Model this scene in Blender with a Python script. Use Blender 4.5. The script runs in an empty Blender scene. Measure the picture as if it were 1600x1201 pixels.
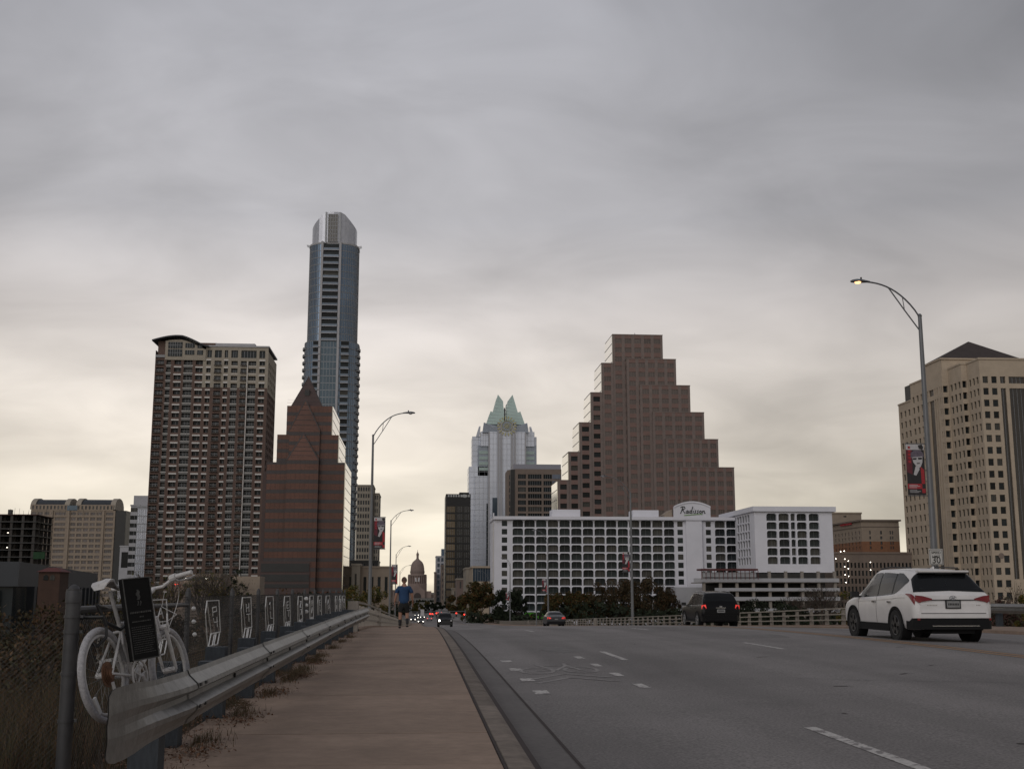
import bpy, math, random, bisect
from mathutils import Vector
random.seed(7)
PI = math.pi
sc = bpy.context.scene
COL = sc.collection
# ------------------------------------------------------------------ camera
FPX = 1829.0
TH = math.atan((922-600.5)/FPX)
PS = math.atan(145/FPX*math.cos(TH))
EYE = Vector((0, 0, 1.3))
cam_d = bpy.data.cameras.new('camera'); cam = bpy.data.objects.new('camera', cam_d); COL.objects.link(cam)
cam.location = EYE; cam.rotation_euler = (PI/2+TH, 0, -PS)
cam_d.sensor_width = 36; cam_d.lens = 36*FPX/1600; cam_d.clip_end = 9000; cam_d.clip_start = 0.1
sc.camera = cam
# ------------------------------------------------------------------ world: dusk overcast over a clear-sky base
SUN_EL, SUN_AZ = math.radians(30), math.radians(-150)      # azimuth from +Y, negative = left
w = bpy.data.worlds.new('World'); sc.world = w; w.use_nodes = True
nt = w.node_tree; nt.nodes.clear(); N = nt.nodes; Lk = nt.links
def nn(t, **k):
    n = N.new(t)
    for a, b in k.items(): setattr(n, a, b)
    return n
def math_(op, a, b=None, clamp=False):
    n = nn('ShaderNodeMath', operation=op); n.use_clamp = clamp
    for i, v in enumerate((a, b)):
        if v is None: continue
        if isinstance(v, (int, float)): n.inputs[i].default_value = v
        else: Lk.new(v, n.inputs[i])
    return n.outputs[0]
out = nn('ShaderNodeOutputWorld'); bg = nn('ShaderNodeBackground'); bg.inputs[1].default_value = 0.1
sky = nn('ShaderNodeTexSky'); sky.sky_type = 'NISHITA'; sky.sun_disc = False
sky.sun_elevation = SUN_EL; sky.sun_rotation = SUN_AZ
tc = nn('ShaderNodeTexCoord'); sep = nn('ShaderNodeSeparateXYZ'); Lk.new(tc.outputs['Generated'], sep.inputs[0])
X_, Y_, Z_ = sep.outputs
zc = math_('MAXIMUM', Z_, 0.0)
# cloud plane coordinates
den = math_('ADD', zc, 0.34)
cx = math_('DIVIDE', X_, den); cy = math_('DIVIDE', Y_, den)
cmb = nn('ShaderNodeCombineXYZ'); Lk.new(cx, cmb.inputs[0]); Lk.new(cy, cmb.inputs[1])
def noise(scale, detail, rough, vec, sx=1, sy=1, off=0, dist=0):
    m = nn('ShaderNodeMapping'); m.inputs['Scale'].default_value = (sx, sy, 1); m.inputs['Location'].default_value = (off, off*.7, 0)
    m.inputs['Rotation'].default_value = (0, 0, 0.35)
    Lk.new(vec, m.inputs[0]); n = nn('ShaderNodeTexNoise'); n.inputs['Scale'].default_value = scale
    n.inputs['Detail'].default_value = detail; n.inputs['Roughness'].default_value = rough; n.inputs['Distortion'].default_value = dist
    Lk.new(m.outputs[0], n.inputs['Vector']); return n.outputs['Fac']
n1 = noise(1.0, 4, .5, cmb.outputs[0], 1.0, 1.35, 3.3, .5)
n2 = noise(3.2, 5, .5, cmb.outputs[0], 1.0, 1.5, 9.1, .5)
# base gradient by elevation
r = nn('ShaderNodeValToRGB'); Lk.new(zc, r.inputs[0]); e = r.color_ramp
def srgb(c):
    return tuple(((v/255)/12.92 if v/255 <= .04045 else ((v/255+.055)/1.055)**2.4) for v in c)+(1,)
stops = [(0.0, (252, 238, 214)), (.045, (254, 243, 223)), (.12, (236, 226, 213)), (.227, (218, 211, 207)), (.305, (201, 199, 202)), (.46, (190, 190, 196)), (.75, (172, 173, 182)), (1, (172, 173, 182))]
e.elements[0].position = 0; e.elements[0].color = srgb(stops[0][1]); e.elements[1].position = 1; e.elements[1].color = srgb(stops[-1][1])
for p, c in stops[1:-1]:
    q = e.elements.new(p); q.color = srgb(c)
# azimuth glow, low and left of centre
gx, gy = math.sin(math.radians(-9)), math.cos(math.radians(-9))
dot = math_('ADD', math_('MULTIPLY', X_, gx), math_('MULTIPLY', Y_, gy))
dot = math_('DIVIDE', dot, math_('POWER', math_('MAXIMUM', math_('SUBTRACT', 1.0, math_('MULTIPLY', zc, zc)), .05), .5))
gl = math_('POWER', math_('MAXIMUM', dot, 0.0), 9.0)
low = math_('MULTIPLY', math_('POWER', math_('SUBTRACT', 1.0, zc), 9.0), math_('MULTIPLY', math_('SUBTRACT', 1.0, gl), 0.55))
gl = math_('ADD', gl, low)
fac = math_('ADD', 0.50, math_('MULTIPLY', gl, 0.50))
cl = math_('ADD', math_('MULTIPLY', math_('SUBTRACT', n1, .5), 1.25), math_('MULTIPLY', math_('SUBTRACT', n2, .5), 0.72))
fac = math_('MULTIPLY', fac, math_('ADD', 1.0, cl))
vm = nn('ShaderNodeVectorMath', operation='SCALE'); Lk.new(r.outputs[0], vm.inputs[0]); Lk.new(math_('MULTIPLY', fac, 10.0), vm.inputs['Scale'])
mx = nn('ShaderNodeMix', data_type='RGBA'); mx.inputs[0].default_value = 0.97
Lk.new(sky.outputs[0], mx.inputs[6]); Lk.new(vm.outputs[0], mx.inputs[7])
Lk.new(mx.outputs[2], bg.inputs[0]); Lk.new(bg.outputs[0], out.inputs[0])
sd = bpy.data.lights.new('sun', 'SUN'); sd.energy = 0.85; sd.angle = math.radians(50); sd.color = (1, .96, .93)
sun = bpy.data.objects.new('sun', sd); COL.objects.link(sun)
dv = Vector((math.sin(SUN_AZ)*math.cos(SUN_EL), math.cos(SUN_AZ)*math.cos(SUN_EL), math.sin(SUN_EL)))
sun.rotation_euler = dv.to_track_quat('Z', 'Y').to_euler(); sun.location = (0, 0, 50)
vs = sc.view_settings; vs.view_transform = 'Standard'; vs.look = 'None'; vs.exposure = 0; vs.gamma = 1; vs.use_curve_mapping = False
sc.render.engine = 'CYCLES'
# ------------------------------------------------------------------ helpers
_fh = Vector((math.sin(PS), math.cos(PS), 0)); _r = Vector((math.cos(PS), -math.sin(PS), 0))
_f = _fh*math.cos(TH)+Vector((0, 0, math.sin(TH))); _u = -_fh*math.sin(TH)+Vector((0, 0, math.cos(TH)))
def at(px, py, Y):
    "world point on the sight line of a photograph pixel at distance Y along the avenue"
    d = _f+_r*((px-800)/FPX)-_u*((py-600.5)/FPX)
    return EYE+d*(Y/d.y)
class MB:
    def __init__(s): s.v = []; s.f = []; s.m = []
    def face(s, pts, m=0):
        i = len(s.v); s.v += [tuple(p) for p in pts]; s.f.append(tuple(range(i, i+len(pts)))); s.m.append(m)
    def box(s, x0, x1, y0, y1, z0, z1, m=0):
        i = len(s.v)
        s.v += [(x0, y0, z0), (x1, y0, z0), (x1, y1, z0), (x0, y1, z0), (x0, y0, z1), (x1, y0, z1), (x1, y1, z1), (x0, y1, z1)]
        for q in ((0, 3, 2, 1), (4, 5, 6, 7), (0, 1, 5, 4), (1, 2, 6, 5), (2, 3, 7, 6), (3, 0, 4, 7)):
            s.f.append(tuple(i+k for k in q)); s.m.append(m)
        return s
    def obox(s, c, ax, ay, az, m=0):
        "box by centre and three half-axis vectors"
        c, ax, ay, az = map(Vector, (c, ax, ay, az)); i = len(s.v)
        for k in ((-1, -1, -1), (1, -1, -1), (1, 1, -1), (-1, 1, -1), (-1, -1, 1), (1, -1, 1), (1, 1, 1), (-1, 1, 1)):
            s.v.append(tuple(c+ax*k[0]+ay*k[1]+az*k[2]))
        for q in ((0, 3, 2, 1), (4, 5, 6, 7), (0, 1, 5, 4), (1, 2, 6, 5), (2, 3, 7, 6), (3, 0, 4, 7)):
            s.f.append(tuple(i+k for k in q)); s.m.append(m)
        return s
    def prism(s, poly, z0, z1, m=0, taper=None):
        "vertical prism over a plan polygon (anticlockwise)"
        n = len(poly); i = len(s.v)
        s.v += [(p[0], p[1], z0) for p in poly]
        if taper is None: s.v += [(p[0], p[1], z1) for p in poly]
        else:
            s.v += [(taper[0]+(p[0]-taper[0])*taper[2], taper[1]+(p[1]-taper[1])*taper[2], z1) for p in poly]
        for k in range(n): s.f.append((i+k, i+(k+1) % n, i+n+(k+1) % n, i+n+k)); s.m.append(m)
        s.f.append(tuple(i+k for k in range(n-1, -1, -1))); s.m.append(m)
        s.f.append(tuple(i+n+k for k in range(n))); s.m.append(m)
        return s
    def slab_poly(s, pts, off, m=0):
        "planar polygon of 3-D points given thickness by the vector off"
        off = Vector(off); n = len(pts); i = len(s.v); pts = [Vector(p) for p in pts]
        s.v += [tuple(p) for p in pts]+[tuple(p+off) for p in pts]
        s.f.append(tuple(range(i, i+n))); s.f.append(tuple(range(i+2*n-1, i+n-1, -1))); s.m += [m, m]
        for k in range(n): s.f.append((i+k, i+n+k, i+n+(k+1) % n, i+(k+1) % n)); s.m.append(m)
        return s
    def tube(s, p, q, r0, r1=None, n=6, m=0, caps=True):
        p, q = Vector(p), Vector(q); r1 = r0 if r1 is None else r1; d = q-p
        if d.length < 1e-6: return s
        d.normalize(); a = d.orthogonal().normalized(); b = d.cross(a); i = len(s.v)
        for c, r_ in ((p, r0), (q, r1)):
            for k in range(n):
                t = 2*PI*k/n; s.v.append(tuple(c+(a*math.cos(t)+b*math.sin(t))*r_))
        for k in range(n): s.f.append((i+k, i+(k+1) % n, i+n+(k+1) % n, i+n+k)); s.m.append(m)
        if caps:
            s.f.append(tuple(i+k for k in range(n-1, -1, -1))); s.f.append(tuple(i+n+k for k in range(n))); s.m += [m, m]
        return s
    def path(s, pts, r, n=6, m=0):
        for a, b in zip(pts, pts[1:]):
            ra, rb = (r, r) if isinstance(r, (int, float)) else (r[0], r[1])
            s.tube(a, b, ra, rb, n, m)
        return s
    def ring(s, c, ax, ay, R, r, n=24, k=6, m=0):
        "torus about centre c in the plane ax, ay"
        c, ax, ay = Vector(c), Vector(ax).normalized(), Vector(ay).normalized(); az = ax.cross(ay); i = len(s.v)
        for a in range(n):
            t = 2*PI*a/n; d = ax*math.cos(t)+ay*math.sin(t)
            for b in range(k):
                u = 2*PI*b/k; s.v.append(tuple(c+d*(R+r*math.cos(u))+az*r*math.sin(u)))
        for a in range(n):
            for b in range(k):
                s.f.append((i+a*k+b, i+((a+1) % n)*k+b, i+((a+1) % n)*k+(b+1) % k, i+a*k+(b+1) % k)); s.m.append(m)
        return s
    def disc(s, c, ax, ay, R, off, n=20, m=0, R2=None):
        c, ax, ay, off = Vector(c), Vector(ax).normalized(), Vector(ay).normalized(), Vector(off)
        R2 = R2 or R
        return s.slab_poly([c+ax*(R*math.cos(2*PI*k/n))+ay*(R2*math.sin(2*PI*k/n)) for k in range(n)], off, m)
    def lathe(s, c, prof, n=20, m=0):
        i = len(s.v)
        for r_, z in prof:
            for k in range(n):
                t = 2*PI*k/n; s.v.append((c[0]+r_*math.cos(t), c[1]+r_*math.sin(t), c[2]+z))
        for a in range(len(prof)-1):
            for k in range(n):
                s.f.append((i+a*n+k, i+a*n+(k+1) % n, i+(a+1)*n+(k+1) % n, i+(a+1)*n+k)); s.m.append(m)
        s.f.append(tuple(i+(len(prof)-1)*n+k for k in range(n))); s.m.append(m)
        s.f.append(tuple(i+k for k in range(n-1, -1, -1))); s.m.append(m)
        return s
    def mesh(s, name, mats, smooth=False, off=(0, 0, 0)):
        me = bpy.data.meshes.new(name)
        ox, oy, oz = off
        me.from_pydata([(a-ox, b-oy, c-oz) for a, b, c in s.v], [], s.f)
        if not isinstance(mats, (list, tuple)): mats = [mats]
        for m in mats: me.materials.append(m)
        me.polygons.foreach_set('material_index', s.m)
        if smooth: me.polygons.foreach_set('use_smooth', [True]*len(s.f))
        me.update(); return me
    def build(s, name, mats, parent=None, smooth=False, label=None, kind=None):
        off = wloc(parent) if parent else (0, 0, 0)
        o = bpy.data.objects.new(name, s.mesh(name, mats, smooth, off)); COL.objects.link(o)
        if parent: o.parent = parent
        if label: o['label'] = label
        if kind: o['kind'] = kind
        return o
def wloc(o):
    v = Vector((0, 0, 0))
    while o: v += Vector(o.location); o = o.parent
    return v
def thing(name, label, cat, loc, group=None, rz=0):
    o = bpy.data.objects.new(name, None); COL.objects.link(o); o.location = loc; o.rotation_euler = (0, 0, rz)
    o.empty_display_size = .2
    o['label'] = label; o['category'] = cat
    if group: o['group'] = group
    return o
def tag(o, label, cat, group=None):
    o['label'] = label; o['category'] = cat
    if group: o['group'] = group
    return o
def struct(o): o['kind'] = 'structure'; return o
def inst(name, me, parent, loc, rz=0, rot=None):
    o = bpy.data.objects.new(name, me); COL.objects.link(o); o.parent = parent; o.location = loc
    o.rotation_euler = rot if rot else (0, 0, rz); return o
def copy_thing(r, loc, label, group=None, rz=None):
    kids = {}
    for o in r.children_recursive: kids.setdefault(o.parent, []).append(o)
    def cp(o, par):
        c = o.copy(); COL.objects.link(c); c.parent = par
        for ch in kids.get(o, []): cp(ch, c)
        return c
    c = cp(r, None); c.location = loc; c['label'] = label
    if rz is not None: c.rotation_euler = (0, 0, rz)
    if group: c['group'] = group
    return c
def weighted(o, ang=40):
    me = o.data
    me.polygons.foreach_set('use_smooth', [True]*len(me.polygons))
    m = o.modifiers.new('edge', 'EDGE_SPLIT'); m.split_angle = math.radians(ang); return o
# ------------------------------------------------------------------ materials
MATS = {}
def mat(name, col, rough=.8, metal=0, streak=None, var=.15, scale=2.0, bump=0, bscale=30, spec=.5, var2=0, scale2=.2, objvar=0, islvar=0, stretch=None, tint=None, otint=None):
    if name in MATS: return MATS[name]
    m = bpy.data.materials.new(name); m.use_nodes = True; t = m.node_tree; b = t.nodes['Principled BSDF']
    b.inputs['Roughness'].default_value = rough; b.inputs['Metallic'].default_value = metal
    b.inputs['Specular IOR Level'].default_value = spec
    tcn = t.nodes.new('ShaderNodeTexCoord'); vec = tcn.outputs['Object']
    if stretch:
        mp = t.nodes.new('ShaderNodeMapping'); mp.inputs['Scale'].default_value = stretch; t.links.new(vec, mp.inputs[0]); vec = mp.outputs[0]
    cur = None
    def mul(fac_out):
        nonlocal cur
        mm = t.nodes.new('ShaderNodeVectorMath'); mm.operation = 'SCALE'
        if cur is None: mm.inputs[0].default_value = col[:3]
        else: t.links.new(cur, mm.inputs[0])
        t.links.new(fac_out, mm.inputs['Scale']); cur = mm.outputs[0]
    def rng(o, lo, hi):
        mr = t.nodes.new('ShaderNodeMapRange'); t.links.new(o, mr.inputs[0]); mr.inputs[1].default_value = .25; mr.inputs[2].default_value = .75
        mr.inputs[3].default_value = lo; mr.inputs[4].default_value = hi; return mr.outputs[0]
    def nz(s, d=6):
        n_ = t.nodes.new('ShaderNodeTexNoise'); n_.inputs['Scale'].default_value = s; n_.inputs['Detail'].default_value = d; n_.inputs['Roughness'].default_value = .6
        t.links.new(vec, n_.inputs['Vector']); return n_.outputs['Fac']
    if var: mul(rng(nz(scale), 1-var, 1+var))
    if var2: mul(rng(nz(scale2, 3), 1-var2, 1+var2))
    if streak:
        mp = t.nodes.new('ShaderNodeMapping'); mp.inputs['Scale'].default_value = streak[1]; t.links.new(tcn.outputs['Object'], mp.inputs[0])
        n_ = t.nodes.new('ShaderNodeTexNoise'); n_.inputs['Scale'].default_value = 1; n_.inputs['Detail'].default_value = 3; t.links.new(mp.outputs[0], n_.inputs['Vector']); mul(rng(n_.outputs['Fac'], 1-streak[0], 1+streak[0]))
    if objvar:
        oi = t.nodes.new('ShaderNodeObjectInfo'); mr = t.nodes.new('ShaderNodeMapRange'); t.links.new(oi.outputs['Random'], mr.inputs[0])
        mr.inputs[3].default_value = 1-objvar; mr.inputs[4].default_value = 1+objvar; mul(mr.outputs[0])
    if islvar:
        g = t.nodes.new('ShaderNodeNewGeometry'); mr = t.nodes.new('ShaderNodeMapRange'); t.links.new(g.outputs['Random Per Island'], mr.inputs[0])
        mr.inputs[3].default_value = 1-islvar; mr.inputs[4].default_value = 1+islvar; mul(mr.outputs[0])
    if tint is not None:
        g = t.nodes.new('ShaderNodeNewGeometry'); mr = t.nodes.new('ShaderNodeMath'); mr.operation = 'GREATER_THAN'; mr.inputs[1].default_value = tint[1]
        if tint[2] == 'noise': t.links.new(nz(tint[3], 2), mr.inputs[0])
        else: t.links.new(g.outputs['Random Per Island'], mr.inputs[0])
        mi = t.nodes.new('ShaderNodeMix'); mi.data_type = 'RGBA'; t.links.new(mr.outputs[0], mi.inputs[0])
        if cur is None: mi.inputs[6].default_value = tuple(col[:3])+(1,)
        else: t.links.new(cur, mi.inputs[6])
        mi.inputs[7].default_value = tuple(tint[0])+(1,); cur = mi.outputs[2]
    if otint:
        oi = t.nodes.new('ShaderNodeObjectInfo'); mu = t.nodes.new('ShaderNodeMath'); mu.operation = 'MULTIPLY'; mu.inputs[1].default_value = 7.31; t.links.new(oi.outputs['Random'], mu.inputs[0])
        fr = t.nodes.new('ShaderNodeMath'); fr.operation = 'FRACT'; t.links.new(mu.outputs[0], fr.inputs[0]); gt = t.nodes.new('ShaderNodeMath'); gt.operation = 'GREATER_THAN'; gt.inputs[1].default_value = otint[1]; t.links.new(fr.outputs[0], gt.inputs[0])
        sp_ = t.nodes.new('ShaderNodeSeparateXYZ'); t.links.new(tcn.outputs['Object'], sp_.inputs[0]); wv = t.nodes.new('ShaderNodeMath'); wv.operation = 'SINE'; m3 = t.nodes.new('ShaderNodeMath'); m3.operation = 'MULTIPLY'; m3.inputs[1].default_value = 11; t.links.new(sp_.outputs[0], m3.inputs[0]); t.links.new(m3.outputs[0], wv.inputs[0])
        m4 = t.nodes.new('ShaderNodeMapRange'); t.links.new(wv.outputs[0], m4.inputs[0]); m4.inputs[1].default_value = -1; m4.inputs[3].default_value = .45; m4.inputs[4].default_value = 1
        m5 = t.nodes.new('ShaderNodeMath'); m5.operation = 'MULTIPLY'; t.links.new(gt.outputs[0], m5.inputs[0]); t.links.new(m4.outputs[0], m5.inputs[1])
        mi = t.nodes.new('ShaderNodeMix'); mi.data_type = 'RGBA'; t.links.new(m5.outputs[0], mi.inputs[0])
        if cur is None: mi.inputs[6].default_value = tuple(col[:3])+(1,)
        else: t.links.new(cur, mi.inputs[6])
        mi.inputs[7].default_value = tuple(otint[0])+(1,); cur = mi.outputs[2]
    if cur is None: b.inputs['Base Color'].default_value = tuple(col[:3])+(1,)
    else: t.links.new(cur, b.inputs['Base Color'])
    if bump:
        bn = t.nodes.new('ShaderNodeBump'); bn.inputs['Strength'].default_value = bump; bn.inputs['Distance'].default_value = .02
        t.links.new(nz(bscale), bn.inputs['Height']); t.links.new(bn.outputs[0], b.inputs['Normal'])
    MATS[name] = m; return m
def emit(name, col, s):
    if name in MATS: return MATS[name]
    m = bpy.data.materials.new(name); m.use_nodes = True; b = m.node_tree.nodes['Principled BSDF']
    b.inputs['Base Color'].default_value = (*col, 1); b.inputs['Emission Color'].default_value = (*col, 1); b.inputs['Emission Strength'].default_value = s
    MATS[name] = m; return m
M_asph = mat('asphalt', (.19, .177, .172), .85, streak=(.36, (.55, .03, 1)), var=.5, scale=38, var2=.13, scale2=.35, bump=.7, bscale=90, spec=.3)
M_walk = mat('sidewalk concrete', (.26, .192, .148), .9, var=.14, scale=9, var2=.18, scale2=.9, bump=.4, bscale=60, objvar=.08, spec=.25)
M_kerb = mat('kerb concrete', (.17, .142, .12), .9, var=.3, scale=7, var2=.25, scale2=1.5, bump=.5, bscale=40, objvar=.14, spec=.25)
M_gut = mat('gutter concrete', (.128, .118, .113), .85, var=.18, scale=14, var2=.15, scale2=.7, bump=.4, bscale=60, spec=.3)
M_conc = mat('weathered concrete', (.24, .215, .19), .9, var=.2, scale=3, var2=.15, scale2=.4, bump=.3, bscale=30)
M_paint = mat('worn white paint', (.42, .40, .38), .7, var=.35, scale=22, tint=((.17, .155, .15), .56, 'noise', 9))
M_paint2 = mat('faded white paint', (.23, .215, .205), .7, var=.3, scale=22, tint=((.16, .148, .142), .52, 'noise', 8))
M_yel = mat('worn yellow paint', (.28, .15, .055), .7, var=.3, scale=15)
M_joint = mat('dark joint filler', (.028, .018, .017), .95, var=.3, scale=10)
M_galv = mat('galvanised steel', (.185, .185, .182), .45, .5, var=.25, scale=14, var2=.25, scale2=1.4, bump=.15, bscale=25)
M_galvd = mat('weathered steel rail', (.27, .245, .21), .6, .2, var=.2, scale=4)
M_postw = mat('weathered wood post', (.034, .041, .05), .85, var=.3, scale=8, stretch=(6, 6, 1), bump=.3, bscale=20)
M_fence = mat('galvanised fence post', (.06, .06, .063), .6, .3, var=.2, scale=8)
M_wire = mat('fence wire', (.05, .047, .044), .55, .5, var=.1)
M_white = mat('white bicycle paint', (.48, .47, .47), .5, var=.16, scale=25, bump=.1, bscale=40)
M_tyre = mat('white painted tyre', (.36, .355, .37), .8, var=.3, scale=60, bump=.5, bscale=60)
M_rust = mat('rusty metal', (.13, .06, .03), .8, var=.4, scale=30)
M_black = mat('black plastic', (.012, .012, .013), .55, var=.1)
M_plaq = mat('black plaque', (.009, .009, .009), .75, var=.2, scale=6, spec=.1)
M_plaqt = mat('plaque lettering', (.055, .055, .052), .7, var=.4, scale=50)
M_rib = mat('white ribbon', (.6, .6, .6), .8, var=.15, scale=20)
M_pole = mat('lamp pole steel', (.15, .155, .165), .45, .4, var=.12, scale=2)
M_dry = mat('dry grass', (.10, .06, .03), .9, var=.3, scale=1.2, islvar=.45, tint=((.05, .045, .02), .6, 'isl'))
M_soil = mat('bank soil', (.05, .032, .018), .95, var=.4, scale=1.5, bump=.8, bscale=8)
M_leafd = mat('fallen dry leaves', (.12, .062, .035), .9, var=.3, scale=12, islvar=.5)
M_twig = mat('bare twigs', (.065, .052, .042), .9, var=.2, scale=2, islvar=.3)
M_bark = mat('tree bark', (.06, .05, .042), .9, var=.3, scale=3, bump=.4)
M_ground = mat('city ground', (.05, .045, .035), .95, var=.3, scale=.03, var2=.3, scale2=.3)
M_water = mat('river water', (.03, .035, .03), .12, var=.1, scale=.2, bump=.3, bscale=.6)
def leaf(name, c, t=None, thr=.7): return mat(name, c, .85, var=.25, scale=.25, islvar=.4, spec=.2, tint=(t, thr, 'isl') if t else None)
M_lfg = leaf('olive green leaves', (.075, .075, .018), (.13, .08, .022), .72)
M_lfo = leaf('orange brown leaves', (.05, .04, .022), (.075, .042, .02), .75)
M_lfd = leaf('dark evergreen leaves', (.018, .024, .013))
M_lfa = leaf('autumn olive leaves', (.052, .05, .018), (.10, .05, .018), .68)
M_lfr = leaf('dull red leaves', (.075, .04, .032), (.05, .045, .03), .6)
def glass(name, c, rough=.12, metal=0, objv=.5, var=.2, scale=.15): return mat(name, c, rough, metal, var=var, scale=scale, objvar=objv, spec=.6)
G_dark = mat('dark window glass', (.014, .018, .02), .25, var=.2, scale=.15, objvar=.6, spec=.2, otint=((.07, .066, .058), .8))
G_hotel = mat('hotel window glass', (.018, .024, .024), .3, var=.25, scale=.3, objvar=.65, spec=.25, otint=((.075, .07, .06), .72))
G_blue = glass('blue curtain glass', (.15, .205, .28), .2, .6, .15, .25, .05)
G_blued = glass('deep blue glass', (.085, .12, .165), .15, .6, .2)
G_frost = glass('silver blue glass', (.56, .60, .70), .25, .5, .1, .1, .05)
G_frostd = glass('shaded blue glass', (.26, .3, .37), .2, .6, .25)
G_teal = glass('pale green crown glass', (.36, .46, .43), .3, .2, .08, .1, .06)
G_bronze = mat('bronze glass', (.10, .046, .034), .3, .35, var=.35, scale=.09, objvar=.1)
G_brown = glass('brown glass', (.10, .083, .076), .35, .3, .3)
G_side = glass('sky reflecting glass', (.72, .70, .64), .12, .95, .08, .06)
G_gold = glass('bronze tinted glass', (.16, .125, .085), .25, .5, .35)
W_brick = mat('red brown brick', (.12, .08, .066), .9, var=.15, scale=1.0, var2=.12, scale2=.1)
W_cream = mat('cream stone', (.32, .285, .235), .9, var=.1, scale=.6)
W_white = mat('white hotel render', (.63, .63, .68), .85, var=.05, scale=.3, var2=.06, scale2=.06)
W_red = mat('red granite', (.062, .036, .032), .6, var=.12, scale=.4, var2=.1, scale2=.05)
W_redd = mat('dark red band', (.042, .033, .034), .5, var=.15, scale=.4)
W_brown = mat('brown granite', (.17, .133, .12), .7, var=.12, scale=.5, var2=.1, scale2=.05)
W_brownr = mat('rust granite band', (.17, .105, .09), .7, var=.12, scale=.5)
W_beige = mat('beige limestone', (.42, .345, .265), .9, var=.1, scale=.4, var2=.1, scale2=.04)
W_tan = mat('tan stone', (.29, .235, .185), .9, var=.12, scale=.5)
W_taupe = mat('taupe stone', (.19, .15, .125), .9, var=.12, scale=.5)
W_grey = mat('grey panel', (.36, .36, .38), .7, var=.08, scale=.4)
W_pink = mat('sunset granite', (.21, .16, .142), .9, var=.15, scale=.1)
W_dark = mat('dark cladding', (.02, .02, .02), .5, var=.2, scale=.5)
W_slate = mat('slate blue roof', (.026, .03, .036), .6, var=.15, scale=.4)
W_roof = mat('dark brown roof', (.045, .035, .033), .8, var=.15, scale=.4)
W_orange = mat('orange brick', (.23, .11, .06), .9, var=.15, scale=1)
W_mull = mat('pale mullion metal', (.3, .31, .33), .5, .3, var=.05)
W_mulld = mat('grey mullion metal', (.2, .205, .215), .5, .3, var=.05)
E_white = emit('white lamp light', (1, .93, .8), 9)
E_head = emit('headlight light', (1, .93, .8), 22)
E_headf = emit('far headlight light', (1, .93, .8), 7)
E_red = emit('red signal light', (1, .05, .03), 3)
E_tail = emit('red tail light', (.8, .05, .04), .5)
E_sod = emit('warm street light', (1, .5, .22), 2.4)
# ------------------------------------------------------------------ ground profile
PY = [-20, 0, 14, 27, 35, 42, 50, 60, 80, 115, 150, 200, 270, 340, 400, 600, 4000]
PZ = [-.05, 0, .07, .12, .075, -.01, -.2, -.5, -1.1, -2.12, -3.1, -4.5, -6.35, -7.9, -8.6, -9.0, -9.0]
def _sm(y):
    i = max(0, min(len(PY)-2, bisect.bisect_right(PY, y)-1))
    def sl(k):
        if k <= 0 or k >= len(PY)-1: return 0
        return .5*((PZ[k+1]-PZ[k])/(PY[k+1]-PY[k])+(PZ[k]-PZ[k-1])/(PY[k]-PY[k-1]))
    h = PY[i+1]-PY[i]; t = (y-PY[i])/h; t = max(0, min(1, t))
    return (2*t**3-3*t*t+1)*PZ[i]+(t**3-2*t*t+t)*h*sl(i)+(-2*t**3+3*t*t)*PZ[i+1]+(t**3-t*t)*h*sl(i+1)
def sz(y):                                     # sidewalk level, piecewise linear on whole metres
    a = math.floor(y); f = y-a
    return _sm(a)*(1-f)+_sm(a+1)*f
def rz(x, y):                                  # road level with its crown
    c = .02*(min(x, 10.85)-1.35) if x < 10.85 else .19-.022*(x-10.85)
    return sz(y)-.14+c
def ygrid(y0, y1, step=1):
    a = [y0]; k = math.floor(y0)+1
    while k < y1-1e-6:
        if k-a[-1] > .02: a.append(k)
        k += step if k < 420 else 20
    a.append(y1); return a
def strip(mb, xs, y0, y1, zf, m=0, step=1):
    ys = ygrid(y0, y1, step)
    for a, b in zip(ys, ys[1:]):
        for p, q in zip(xs, xs[1:]):
            mb.face([(p, a, zf(p, a)), (q, a, zf(q, a)), (q, b, zf(q, b)), (p, b, zf(p, b))], m)
ZG = -9.3
# ================================================================== SETTING
def sheet(name, x0, x1, y0, y1, z, m, n=1):
    mb = MB(); mb.face([(x0, y0, z), (x1, y0, z), (x1, y1, z), (x0, y1, z)]); return struct(mb.build(name, m))
sheet('ground', -5000, 5000, -800, 6000, ZG, M_ground)
sheet('river', -2500, 2500, 75, 325, ZG+.05, M_water)
def hillmesh(name, xs, y0, y1, n, zf, m):
    mb = MB(); ys = [y0+(y1-y0)*k/n for k in range(n+1)]
    V = {}
    for i, x in enumerate(xs):
        for j, y in enumerate(ys): V[i, j] = (x, y, zf(x, y))
    for i in range(len(xs)-1):
        for j in range(n): mb.face([V[i, j], V[i+1, j], V[i+1, j+1], V[i, j+1]])
    return struct(mb.build(name, m))
def bank_l(x, y):
    t = max(0, (-2.0-x))
    z = sz(y)-.04-.02*math.sin(y*2.1)*min(1, t) - (t*.12 if t < 3 else .36+(t-3)*.42)
    if y > 38: z -= min(9.2, (y-38)*.45*min(1, t*.7+.35))
    return max(z, ZG-.3)
hillmesh('embankment', [-60, -40, -28, -20, -14, -10, -8, -6, -5, -4, -3.2, -2.6, -2.04], -30, 80, 88, bank_l, M_soil)
def bank_r(x, y):
    t = x-21.4; z = sz(y)-.6-t*.3
    if y > 60: z -= (y-60)*.4
    return max(z, ZG-.3)
hillmesh('embankment', [21.3, 23, 26, 30, 40, 55], -30, 90, 60, bank_r, M_soil)
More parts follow.
